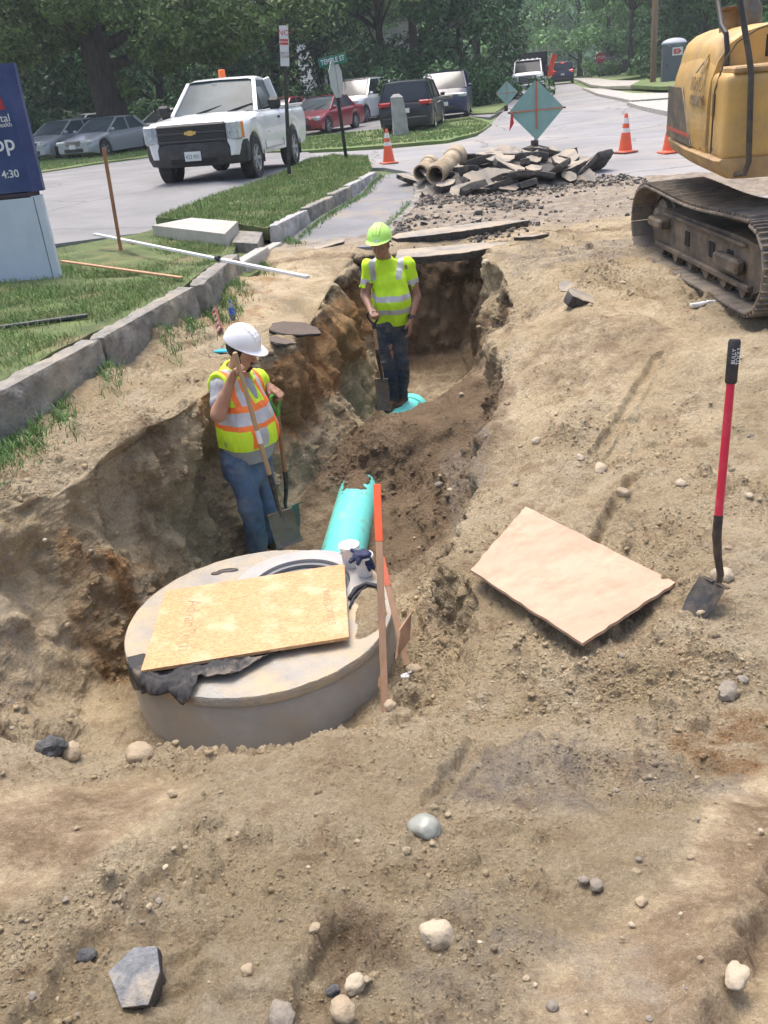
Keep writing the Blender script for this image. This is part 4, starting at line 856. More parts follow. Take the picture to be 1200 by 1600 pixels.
add_limb(S, [A3(J['lsh']), A3(J['lel']), A3(J['lwr'])], [.062, .048, .030], .02)
for a in 'rl': add_limb(S, [A3(J[a+'hip']), A3(J[a+'kn']), A3(J[a+'an'])], [.085, .058, .042], .03)
for a in 'rl': S.cap(A3(J[a+'an']-Vector((0, 0, .05))), A3(J[a+'an']-Vector((0, 0, .07))+F1*.13), .035, .03, .02)
HT = atd(367, 551, 5.74); HB = atd(452, 850, 5.78)     # long shovel, top and tip
hd = (HT-HB).normalized()
gc = HB+hd*((HT-HB).length-.115)
add_hand(S, J['rwr'], (gc-J['rwr'])+Vector((0, 0, .05)), Vector((.75, -.5, -.1)), hd, 1.25, 1.08)
GT = atd(430, 617, 6.22)
add_hand(S, J['lwr'], (GT-J['lwr'])+Vector((.03, 0, .012)), Vector((0, 0, -1)), F1, 1.1, 1.08)
SK1 = pm('tanned_skin', (.44, .235, .15), .55, var=.2, vs=9, bump=.1, bs=120)
S.build('body', SK1, p1, off=p1.location)
l, f, u = basis(f1h); hc = J['head']
S = SDF(hc-Vector((.14, .14, .16)), hc+Vector((.14, .14, .14)), .005); Rm = np.array([l, f, u]).T; HP = lambda a, b_, d: A3(hc+(l*a+f*b_+u*d)*1.08)
S.ell(HP(0, -.022, .03), A3((.083, .095, .09))*1.08, .01, Rm); S.plane(HP(0, .03, 0), f); S.cap(HP(-.05, .04, -.075), HP(0, .072, -.10), .014, .016, .015); S.cap(HP(.05, .04, -.075), HP(0, .072, -.10), .014, .016, .015); S.cap(HP(-.022, .096, -.04), HP(.022, .096, -.04), .007, .007, .006)
S.cap(HP(0, .085, -.08), HP(0, .075, -.105), .016, .012, .01)
for q in (-1, 1): S.cap(HP(q*.074, .012, -.01), HP(q*.055, .04, -.07), .009, .012, .01)
S.noise(.003, 60, 2); S.build('hair_and_beard', pm('dark_hair', (.025, .018, .014), .8, var=.4, vs=40, bump=.6, bs=200), p1, off=p1.location)
hat(p1, hc+u*.060-f*.010, f1h+Vector((0, 0, .02)), pm('white_helmet_shell', (.80, .80, .80), .28, var=.02, bump=.02, grime=(.6, .58, .52), gs=8, ga=.3, gcut=.6), .98)
# grey T-shirt
S = SDF(Vector((-1.4, 5.6, -.75)), Vector((-.45, 6.7, .30)), .0065); fl = (F1, .82)
def torso(S, g, zb_, k=.06):
    S.cap(A3(J['rsh']), A3(J['lsh']), .082+g, .082+g, k); S.cap(A3(J['neck']-Vector((0, 0, .04))), A3(J['chest']), .10+g, .172+g, k)
    S.cap(A3(J['chest']-Lf*.04), A3(J['belly']-Lf*.03+F1*.02), .158+g, .178+g, k); S.cap(A3(J['chest']+Lf*.04), A3(J['belly']+Lf*.03+F1*.02), .158+g, .178+g, k)
    S.cap(A3(J['belly']+F1*.02), A3(J['pel']+Vector((0, 0, zb_))), .182+g, .178+g, k)
torso(S, .0, .0)
S.cap(A3(J['rsh']), A3(J['rsh'].lerp(J['rel'], .55)), .074, .068, .02); S.plane(A3(J['rsh'].lerp(J['rel'], 1.4)), J['rel']-J['rsh']) if False else None
S.cap(A3(J['lsh']), A3(J['lsh'].lerp(J['lel'], .55)), .080, .074, .02)
S.noise(.012, 9, 3, (1, 1, .6)); S.cap(A3(J['neck']), A3(J['neck']+Vector((.01, 0, .2))), .066, .066, .01, cut=True); S.plane(A3(J['pel']+Vector((0, 0, .0))), (0, 0, -1))
S.build('t_shirt', GREYT, p1, off=p1.location)
# vest
S = SDF(Vector((-1.4, 5.6, -.70)), Vector((-.45, 6.7, .32)), .0062); torso(S, .016, .02); vb = J['pel']+Vector((0, 0, .125))
S.cap(A3(J['pel']+Vector((0, 0, .16))), A3(J['pel']+Vector((0, 0, .09))), .185, .205, .04)
S.noise(.017, 7, 3, (1, 1, .4), 4)
S.plane(A3(vb), (0, 0, -1)); S.cap(A3(J['neck']+F1*.01), A3(J['neck']+F1*.10+Vector((0, 0, .12))), .072, .09, .01, cut=True)
S.cap(A3(J['neck']+F1*.10), A3(J['chest']+F1*.23+Vector((0, 0, .03))), .05, .025, .01, cut=True)
for sh, el in (('rsh', 'rel'), ('lsh', 'lel')):
    o_ = (J[sh]-J['neck']); o_.z = 0; o_.normalize(); S.cap(A3(J[sh]+o_*.115+Vector((0, 0, .05))), A3(J[sh]+o_*.10-Vector((0, 0, .13))), .085, .085, .015, cut=True)
vest = S.build('safety_vest', [LIME2, ORG, SILV], p1, off=p1.location)
def vfn(c):
    h = c[:, 2]-vb.z; rel = c-A3(J['chest']); ul = rel @ A3(Lf); uf = rel @ A3(F1); out = np.zeros(len(c)); t = J['rsh'].z-vb.z
    hw = h+.05*uf
    for s_ in (-1, 1):
        a = np.abs(ul-s_*.115); out[(a < .060) & (uf > -.5)] = 1; out[(a < .026)] = 2
    a = (hw > .165) & (hw < .325); out[a] = 1; out[(hw > .200) & (hw < .285)] = 2
    out[(hw < .165) & (np.abs(ul-.115*np.sign(ul)) < .060)] = 1; out[(hw < .165) & (np.abs(ul-.115*np.sign(ul)-.03) < .035)] = 2
    nd = np.linalg.norm(c-A3(J['neck']+F1*.03), axis=1); out[(nd < .13)] = 0; out[h < .014] = 0
    return out
bands(vest, vfn)
# jeans
def legs(S, J, g, k=.03):
    for a in 'rl':
        S.cap(A3(J[a+'hip']), A3(J[a+'kn']), .112+g, .082+g, k); S.cap(A3(J[a+'kn']), A3(J[a+'an']-Vector((0, 0, .02))), .082+g, .073+g, k)
S = SDF(Vector((-1.4, 5.6, -1.5)), Vector((-.45, 6.75, -.30)), .0065); legs(S, J, .004); S.cap(A3(J['pel']+Vector((0, 0, .04))-Lf*.02), A3(J['pel']-Vector((0, 0, .07))), .168, .150, .05)
S.cap(A3(J['pel']-F1*.06-Lf*.05), A3(J['pel']-F1*.07-Lf*.05-Vector((0, 0, .10))), .11, .11, .04)
S.noise(.024, 6, 2, (1, 1, .45), 2); S.noise(.004, 14, 2, (1, 1, 2.0), 8)
S.plane(A3(J['ran']-Vector((0, 0, .055))), (0, 0, -1)); DEN1 = denim('faded_blue_denim', (.10, .165, .26), (.05, .085, .15), (.22, .22, .22), .45)
jn = S.build('jeans', DEN1, p1, off=p1.location)
q = atd(356, 727, 5.90)
S = SDF(Vector((-1.4, 5.6, -1.55)), Vector((-.45, 6.85, -1.05)), .0065)
for a in 'rl': b0 = J[a+'an']; S.cap(A3(b0), A3(b0-Vector((0, 0, .05))), .052, .05, .02); S.cap(A3(b0-Vector((0, 0, .065))-F1*.03), A3(b0-Vector((0, 0, .075))+F1*.15), .046, .040, .02)
S.build('boots', pm('tan_boot', (.16, .10, .06), .7, grime=(.3, .22, .15), gs=8), p1, off=p1.location)
shovel('long_handled_shovel', 'square blade shovel on a long pale wooden handle held near the white helmet', HT, HB, (.25, -.9, .3), 'square', WOOD, STEEL, DSTEEL, bl=.27, bw=.20, sticker=True)
shovel('green_grip_shovel', 'short shovel with green D grip under the hand of the white helmet worker', GT+Vector((.0, 0, .004)), atd(459, 846, 6.20), (.75, -.55, .1), 'round', pm('red_brown_shaft', (.36, .17, .08), .5), pm('green_painted_blade', (.04, .13, .09), .5, .3, grime=(.12, .11, .10), gs=5, ga=.9, gcut=.45), DSTEEL, 'D', GREENP, bl=.29, bw=.22)
# --- worker in the lime helmet, standing on the pipe
K = {k: atd(*v) for k, v in dict(head=(594, 383, 8.86), neck=(601, 402, 8.93), rsh=(576, 416, 8.90), lsh=(637, 415, 8.96), rel=(571, 462, 8.88), rwr=(579, 484, 8.66), lel=(650, 463, 8.96), lwr=(641, 500, 8.78),
     chest=(608, 437, 8.93), belly=(611, 470, 8.92), pel=(614, 503, 8.95), rhip=(602, 512, 8.92), lhip=(626, 513, 8.96), rkn=(608, 566, 8.86), lkn=(627, 566, 8.90), ran=(614, 621, 8.90), lan=(629, 618, 9.00)).items()}
F2 = Vector((-.28, -.95, 0)).normalized(); L2 = Vector((0, 0, 1)).cross(F2); f2h = Vector((-.28, -.90, -.24))
p2 = person('worker in lime helmet and lime shirt standing on the teal pipe', (K['ran'].x+.08, K['ran'].y+.05, K['ran'].z-.09))
S = SDF(Vector((-.25, 8.3, -1.4)), Vector((.85, 9.4, .85)), .0068)
add_head(S, K['head'], f2h, 1.06); S.cap(A3(K['head']-f2h.normalized()*.02-Vector((0, 0, .05))), A3(K['neck']-Vector((0, 0, .02))), .062, .070, .03)
S.cap(A3(K['rsh']), A3(K['lsh']), .055, .055, .03); S.cap(A3(K['neck']-Vector((0, 0, .08))), A3(K['chest']), .065, .10, .03); S.cap(A3(K['chest']), A3(K['pel']), .11, .11, .04)
add_limb(S, [A3(K['rsh']), A3(K['rel']), A3(K['rwr'])], [.060, .047, .030]); add_limb(S, [A3(K['lsh']), A3(K['lel']), A3(K['lwr'])], [.060, .048, .031])
for a in 'rl': add_limb(S, [A3(K[a+'hip']), A3(K[a+'kn']), A3(K[a+'an'])], [.08, .055, .04], .03); S.cap(A3(K[a+'an']-Vector((0, 0, .05))), A3(K[a+'an']-Vector((0, 0, .06))+F2*.06), .025, .02, .02)
GG = atd(582, 489, 8.60)
add_hand(S, K['rwr'], (GG-K['rwr'])+Vector((.01, -.02, 0)), Vector((.1, .2, -1)), Vector((.8, -.4, 0)), 1.1, 1.08)
add_hand(S, K['lwr'], Vector((-.08, -.22, -.97)), Vector((-.8, .3, 0)), F2, .45, 1.08)
SK2 = pm('dark_tanned_skin', (.33, .17, .11), .5, var=.2, vs=9, bump=.1, bs=120); S.build('body', SK2, p2, off=p2.location)
hat(p2, K['head']+basis(f2h)[2]*.066-basis(f2h)[1]*.012, f2h+Vector((0, 0, .10)), pm('lime_helmet_shell', (.50, .86, .18), .32, var=.04, bump=.02), 1.04)
l, f, u = basis(f2h); hc = K['head']; q = hc+(f*.128+u*.095+l*.012)*1.12; M = frame_m(q, l*-1, (u*.8-f*.6)); o = MB().box((0, 0, 0), (.04, .03, .004)).build('helmet_sticker', pm('grey_sticker', (.35, .4, .42), .5, grime=(.8, .8, .8), gs=60, ga=.8), p2); o.matrix_local = Matrix.Translation(-p2.location) @ M
S = SDF(hc-Vector((.14, .14, .16)), hc+Vector((.14, .14, .14)), .006); Rm = np.array([l, f, u]).T; S.ell(A3(hc-f*.025+u*.02), A3((.083, .092, .09))*1.06, .01, Rm); S.plane(A3(hc+f*.0), f); S.build('hair', pm('grey_hair', (.12, .11, .10), .8, var=.4, vs=40), p2, off=p2.location)
S = SDF(Vector((-.25, 8.4, -.35)), Vector((.85, 9.4, .60)), .0066)
S.cap(A3(K['rsh']), A3(K['lsh']), .068, .068, .04); S.cap(A3(K['neck']-Vector((0, 0, .05))), A3(K['chest']), .09, .150, .06)
for s_ in (-1, 1): S.cap(A3(K['chest']+L2*.06*s_), A3(K['belly']+L2*.055*s_+F2*.03), .130, .138, .05); S.cap(A3(K['belly']+L2*.055*s_+F2*.03), A3(K['pel']+L2*.05*s_), .138, .136, .05)
for a in 'rl': S.cap(A3(K[a+'sh']), A3(K[a+'sh'].lerp(K[a+'el'], .80)), .070, .070, .02)
S.noise(.021, 7, 3, (1, 1, .4), 1)
for a in 'rl':
    e = K[a+'sh'].lerp(K[a+'el'], .82); d = (K[a+'el']-K[a+'sh']).normalized(); S.cap(A3(e+d*.05), A3(e+d*.25), .105, .12, .004, cut=True); S.cap(A3(e+d*.06), A3(e-d*.05), .066, .066, .004, cut=True)
S.cap(A3(K['neck']+Vector((0, -.01, .02))), A3(K['neck']+Vector((0, -.03, .2))), .068, .075, .008, cut=True); S.plane(A3(K['pel']+Vector((0, 0, -.015))), (0, 0, -1))
sh = S.build('hi_vis_shirt', [LIME, SILV], p2, off=p2.location)
def sfn(c):
    h = c[:, 2]-K['pel'].z; rel = c-A3(K['chest']); ul = rel @ A3(L2); uf = rel @ A3(F2); out = np.zeros(len(c)); hw = h+.10*uf
    tor = np.abs(ul) < .235
    out[tor & (hw > .13) & (hw < .185)] = 1; out[tor & (hw > .265) & (hw < .32)] = 1
    up = (h > .38+.0*h); out[up & (np.abs(np.abs(ul)-.125) < .026) & (c[:, 2] > K['chest'].z+.02)] = 1; out[up & (c[:, 2] > K['rsh'].z-.0) & (np.abs(np.abs(ul)-.125) < .026)] = 1
    for a in 'rl':
        s0 = A3(K[a+'sh']); d = A3(K[a+'el'])-s0; L_ = np.linalg.norm(d); t = (c-s0) @ d/L_; rr = np.linalg.norm(c-s0-np.outer(t, d/L_), axis=1); side = (ul*(1 if a == 'l' else -1) > .16)
        out[(t > L_*.42) & (t < L_*.42+.052) & (rr < .12) & side] = 1
    return out
bands(sh, sfn)
S = SDF(Vector((-.1, 8.4, -1.4)), Vector((.75, 9.4, -.05)), .0068); legs(S, K, -.010); S.cap(A3(K['pel']+Vector((0, 0, .0))-L2*.02), A3(K['pel']-Vector((0, 0, .08))), .142, .135, .05)
S.noise(.022, 6, 2, (1, 1, .5), 12); S.noise(.006, 14, 2, (1, 1, 2.0), 3); S.plane(A3(K['ran']-Vector((0, 0, .03))), (0, 0, -1))
S.build('jeans', denim('muddy_dark_denim', (.035, .055, .085), (.018, .028, .045), (.17, .15, .11), .7), p2, off=p2.location)
S = SDF(Vector((-.1, 8.4, -1.5)), Vector((.75, 9.4, -.8)), .006)
for a in 'rl': b0 = K[a+'an']; S.cap(A3(b0+Vector((0, 0, .05))), A3(b0-Vector((0, 0, .05))), .052, .05, .02); S.cap(A3(b0-Vector((0, 0, .055))-F2*.03), A3(b0-Vector((0, 0, .068))+F2*.17+L2*-.02), .052, .046, .02); S.plane(A3(K['ran']-Vector((0, 0, .16))), (0, 0, -1))
S.noise(.003, 40); S.build('boots', pm('brown_boot', (.06, .035, .022), .6, grime=(.25, .17, .1), gs=10), p2, off=p2.location)
w = K['lwr'].lerp(K['lel'], .12); d = (K['lel']-K['lwr']).normalized(); b = MB(); b.lathe([(.036, -.012), (.039, 0), (.036, .012)], 20, c=(0, 0, 0), axis=d); b.box(F2*.04, (.04, .02, .035), b=.006); o = b.build('wristwatch', BLACKR, p2); o.location = w-p2.location
shovel('narrow_trench_shovel', 'narrow bladed shovel with black D grip held by the lime helmet worker', GG+Vector((0, 0, .005)), atd(601, 640, 8.62), (-.35, -.9, .1), 'square', WOOD, pm('muddy_grey_blade', (.13, .125, .12), .6, .3, grime=(.27, .2, .13), gs=9, ga=.8), DSTEEL, 'D', BLACKR, bl=.33, bw=.15)
# ------------------------------------------------------------------ vehicles (local x forward, y left, z up)
TYRE = pm('tyre_rubber', (.025, .025, .026), .85, var=.2, bump=.3, grime=(.09, .08, .07), gs=6, ga=.5)
CHROME = pm('bright_metal', (.62, .62, .63), .22, .9, var=.05, bump=0)
RIMM = pm('alloy_rim', (.45, .45, .46), .35, .8, var=.1, bump=0)
GLASS = pm('car_glass', (.025, .032, .036), .12, var=.1, bump=0, spec=.45, coat=.1)
GLASSL = pm('windscreen_glass', (.085, .12, .135), .3, var=.5, vs=.8, bump=0, spec=.08, coat=.05)
TRIM = pm('black_trim', (.022, .022, .024), .55, var=.15, bump=.05)
LAMPC = pm('headlamp_lens', (.62, .65, .68), .12, .2, var=.3, vs=14, bump=.3, bs=30, coat=.8)
LAMPR = pm('tail_lamp_lens', (.50, .015, .02), .2, var=.15, bump=.1, coat=.6)
LAMPO = pm('amber_lens', (.80, .25, .04), .25, var=.1, bump=.1, coat=.6)
PLATE = pm('white_plate', (.70, .72, .70), .4, var=.05, bump=0)
UNDER = pm('underbody_black', (.012, .012, .012), .9, var=.1, bump=0)
def paint(name, c, g=(.3, .28, .25), ga=.12, coat=.6): return pm(name, c, .28, .15, var=.03, bump=0, coat=coat, grime=g, gs=2, ga=ga)
def wheel(parent, x, y, r, w, side, rim=RIMM, sp=5):
    wh = empty('wheel', (x, y, r)); wh.parent = parent
    b = MB(); b.lathe([(r*.62, -w/2+.01), (r*.93, -w/2), (r*.985, -w/2+.03), (r, -w*.2), (r, w*.2), (r*.985, w/2-.03), (r*.93, w/2), (r*.62, w/2-.01)], 36, axis=(0, side, 0)); b.build('tyre', TYRE, wh, 30)
    b = MB(); b.lathe([(r*.64, w/2-.012), (r*.60, w/2-.006), (r*.58, w/2-.05), (r*.56, -w*.1)], 30, axis=(0, side, 0)); b.lathe([(.001, w/2-.02), (r*.17, w/2-.02), (r*.19, w/2-.05), (r*.19, 0)], 20, axis=(0, side, 0))
    for k in range(sp):
        a = 2*PI*k/sp; d = Vector((math.cos(a), 0, math.sin(a))); b.bar(d*r*.12+Vector((0, side*(w/2-.045), 0)), d*r*.60+Vector((0, side*(w/2-.03), 0)), r*.17, .03, b=.006, up=(0, 1, 0))
    b.build('rim', rim, wh); b = MB(); b.lathe([(r*.57, -.0), (.001, 0)], 24, axis=(0, side, 0)); b.build('brake_disc', UNDER, wh)
def body_loft(st, w, arches, zs, nose=.25, tail=.2, n=64, wfun=None):
    # st: list (x, ztop) from front to back
    x0, x1 = st[0][0], st[-1][0]; X = sorted(set([round(v, 3) for v in np.linspace(x1, x0, n)]+[round(a+r_*math.cos(t), 3) for a, r_ in arches for t in np.linspace(0, PI, 15)]+[s_[0] for s_ in st]), reverse=True); rings = []
    for x in X:
        zt = float(np.interp(-x, [-s_[0] for s_ in st], [s_[1] for s_ in st])); df = x0-x; db = x-x1
        k = 1-.16*max(0, 1-df/nose)**2.2-.10*max(0, 1-db/tail)**2.2; ww = w/2*k*(wfun(x) if wfun else 1)
        z0 = zs+.10*max(0, 1-df/.35)+.06*max(0, 1-db/.35)
        for a, r_ in arches:
            if abs(x-a) < r_: z0 = max(z0, r_*.86+math.sqrt(max(r_*r_-(x-a)**2, 0))-.0-.02 if False else math.sqrt(max(r_*r_-(x-a)**2, 0))+r_*.80)
        z0 = min(z0, zt-.10); h = zt-z0; R_ = []
        prof = [(0., z0), (.86, z0), (.955, z0+.02), (.985, z0+h*.25), (1.0, z0+h*.5), (.985, z0+h*.78), (.955, zt-.06), (.90, zt-.015), (.55, zt+.012), (0, zt+.02)]
        for a, z in prof: R_.append((x, a*ww, z))
        for a, z in prof[-2:0:-1]: R_.append((x, -a*ww, z))
        rings.append(R_)
    return rings
def vehicle(name, label, cat, loc, head, L, Wd, H, body, sty, wr=.33, wb=None, paint_m=None, group=None, front=True, rear=False, plate=None, glass=GLASS, roll=0.):
    ang = math.atan2(head[1], head[0]); v = empty(name, loc, (0, 0, ang), label, cat, group)
    if roll: v.rotation_euler = (roll, 0, ang)
    S_ = dict(sedan=dict(hood=(.64, .72, .93), belt=.93, cabin=(.27, .80), roof=(.44, .68), tail=.98, rear=.95),
              hatch=dict(hood=(.66, .78, .96), belt=.96, cabin=(.24, .93), roof=(.42, .78), tail=1.0, rear=.98),
              suv=dict(hood=(.72, .95, 1.08), belt=1.08, cabin=(.26, .985), roof=(.40, .93), tail=1.08, rear=1.05))[sty]
    hf = H/{'sedan': 1.45, 'hatch': 1.48, 'suv': 1.75}[sty]; z1, z2, z3 = [q*hf for q in S_['hood']]; belt = S_['belt']*hf; tail = S_['tail']*hf
    xf, xr = L/2, -L/2; c0, c1 = xf-L*S_['cabin'][0], xf-L*S_['cabin'][1]; r0, r1 = xf-L*S_['roof'][0], xf-L*S_['roof'][1]; wb = wb or L*.59
    xa, xb = xf-L*.185, xf-L*.185-wb
    st = [(xf, z1), (xf-.06, z2-.08), (xf-.16, z2), (c0, z3), (c1, tail), (xr+.12, tail-.03), (xr+.03, tail-.12), (xr, tail-.35)]
    b = MB(); b.loft(body_loft(st, Wd, [(xa, wr*1.16), (xb, wr*1.16)], .20)); b.build('body', paint_m, v, 40)
    b = MB(); b.box((0, 0, .42), (L*.80, Wd*.80, .40)); b.build('underbody', UNDER, v)
    # greenhouse
    def ring(x, zb, zt, wbm, wt): return [(x, -wbm, zb), (x, -wt, zt-.03), (x, -wt*.86, zt), (x, 0, zt+.015), (x, wt*.86, zt), (x, wt, zt-.03), (x, wbm, zb)]
    wB, wT = Wd/2*.915, Wd/2*.74; zb = belt-.03; T = H-.02
    R0 = [(xx, -wB*.96*k, zb) for xx, k in ((c0, 1),)]
    def gh(x, t, f):     # t: 0 at belt, 1 at roof
        zt = zb+.02+(T-zb-.02)*t; wt = wB+(wT-wB)*t; return ring(x, zb, zt, wB, wt)
    rings = [gh(c0+.02, 0.02, 1), gh(c0+(r0-c0)*.5, .55, 1), gh(r0, .97, 1), gh(r0-.15, 1, 1), gh((r0+r1)/2, 1.01, 1), gh(r1+.1, .985, 1), gh(r1, .95, 1), gh(r1+(c1-r1)*.5, .52, 1), gh(c1-.0, .02, 1)]
    b = MB(); b.loft(rings); b.build('windows', glass, v, 25)
    e = .006
    def roofring(x, zt, wt, d=.045): return [(x, -wt-e, zt-.03-d), (x, -wt-e, zt-.03), (x, -wt*.86, zt+e), (x, 0, zt+.015+e), (x, wt*.86, zt+e), (x, wt+e, zt-.03), (x, wt+e, zt-.03-d)]
    b = MB(); b.loft([roofring(r0+.03, T*1.0-.02, wT), roofring(r0-.15, T, wT), roofring((r0+r1)/2, T+.008, wT), roofring(r1+.06, T-.015, wT), roofring(r1-.0, T-.04, wT)], closed=False, cap=False)
    for s_ in (-1, 1):
        A_ = Vector((c0+.03, s_*wB*.985, zb+.02)); B_ = Vector((r0, s_*(wT+.0), T-.05)); b.bar(A_, B_, .07, .05, b=.01)
        A_ = Vector((c1+.02, s_*wB*.985, zb+.02)); B_ = Vector((r1, s_*(wT+.0), T-.06)); b.bar(A_, B_, .06, .13 if sty != 'suv' else .10, b=.01)
        for fx in ((.52,) if sty == 'sedan' else (.48, .74) if sty == 'hatch' else (.46, .76)):
            xm = c0+(c1-c0)*fx; b.bar((xm, s_*wB*.992, zb), (xm-.02, s_*(wT+.004), T-.05), .05, .07, b=.008)
        b.bar((c0, s_*wB*.98, zb+.012), (c1, s_*wB*.98, zb+.012), .05, .03, b=.01)
    b.build('roof', paint_m, v, 35)
    for s_ in (-1, 1):
        for x in (xa, xb): wheel(v, x, s_*(Wd/2-.12), wr, .22, s_)
        b = MB(); b.ball((c0-.12, s_*(Wd/2+.06), belt+.07), .085, 12, 8, (.7, 1.1, .75)); b.bar((c0-.12, s_*(Wd/2-.06), belt+.02), (c0-.12, s_*(Wd/2+.04), belt+.05), .04, .03); b.build('mirror', paint_m, v)
        for xd in ((c0+c1)/2+.62, (c0+c1)/2-.42): b = MB(); b.box((xd, s_*(Wd/2*.985), belt-.13), (.14, .02, .025), b=.006); b.build('door_handle', TRIM if sty == 'suv' else paint_m, v)
        b = MB()
        for xd in (c0-.10, (c0+c1)/2+.06, (c0+c1)/2-1.0+.1): b.bar((xd, s_*(Wd/2*.994), .42), (xd, s_*(Wd/2*.965), belt-.08), .006, .007)
        b.build('door_seam', TRIM, v)
    hw = Wd/2
    if front:
        b = MB(); b.box((xf-.035, 0, z2*.86), (.10, Wd*.40, .17*hf), b=.02); b.build('grille', TRIM, v)
        b = MB()
        for k in range(3): b.box((xf+.012, 0, z2*.86+(k-1)*.05*hf), (.02, Wd*.38, .018), b=.004)
        b.build('grille_bar', CHROME, v)
        for s_ in (-1, 1):
            b = MB(); b.box((xf-.13, s_*hw*.74, z2*.90), (.26, hw*.40, .15*hf), rot=Matrix.Rotation(-s_*.42, 4, 'Z'), b=.035); b.build('headlight', LAMPC, v)
            b = MB(); b.ball((xf-.05, s_*hw*.72, z1*.62), .055, 10, 6, (.5, 1, 1)); b.build('fog_lamp', LAMPC, v)
        b = MB(); b.box((xf-.02, 0, z1*.60), (.10, Wd*.52, .13*hf), b=.02); b.build('lower_intake', TRIM, v)
        b = MB(); b.box((xf+.035, 0, z1*.80), (.012, .31, .15), b=.003); pl = b.build('number_plate', PLATE, v)
        b = MB()
        for s_ in (-1, 1): b.bar((c0+.02, s_*.30-.2, zb+.06), (c0-.30, s_*.30+.25, zb+.24), .02, .015)
        b.build('wiper', TRIM, v)
    if rear:
        for s_ in (-1, 1):
            b = MB(); b.box((xr+.10, s_*hw*.76, tail*.93), (.30, hw*.42, .15*hf), rot=Matrix.Rotation(s_*.35, 4, 'Z'), b=.03); b.build('taillight', LAMPR, v)
            b = MB(); b.box((xr+.02, s_*hw*.70, .50), (.06, .26, .06), b=.01); b.build('reflector', LAMPR, v)
        b = MB(); b.box((xr+.03, 0, .42), (.16, Wd*.86, .26), b=.04); b.build('rear_bumper', TRIM if sty == 'suv' else paint_m, v)
        b = MB(); b.box((xr-.012, 0, tail*.72), (.012, .31, .15), b=.003); b.build('number_plate', PLATE, v)
    return v
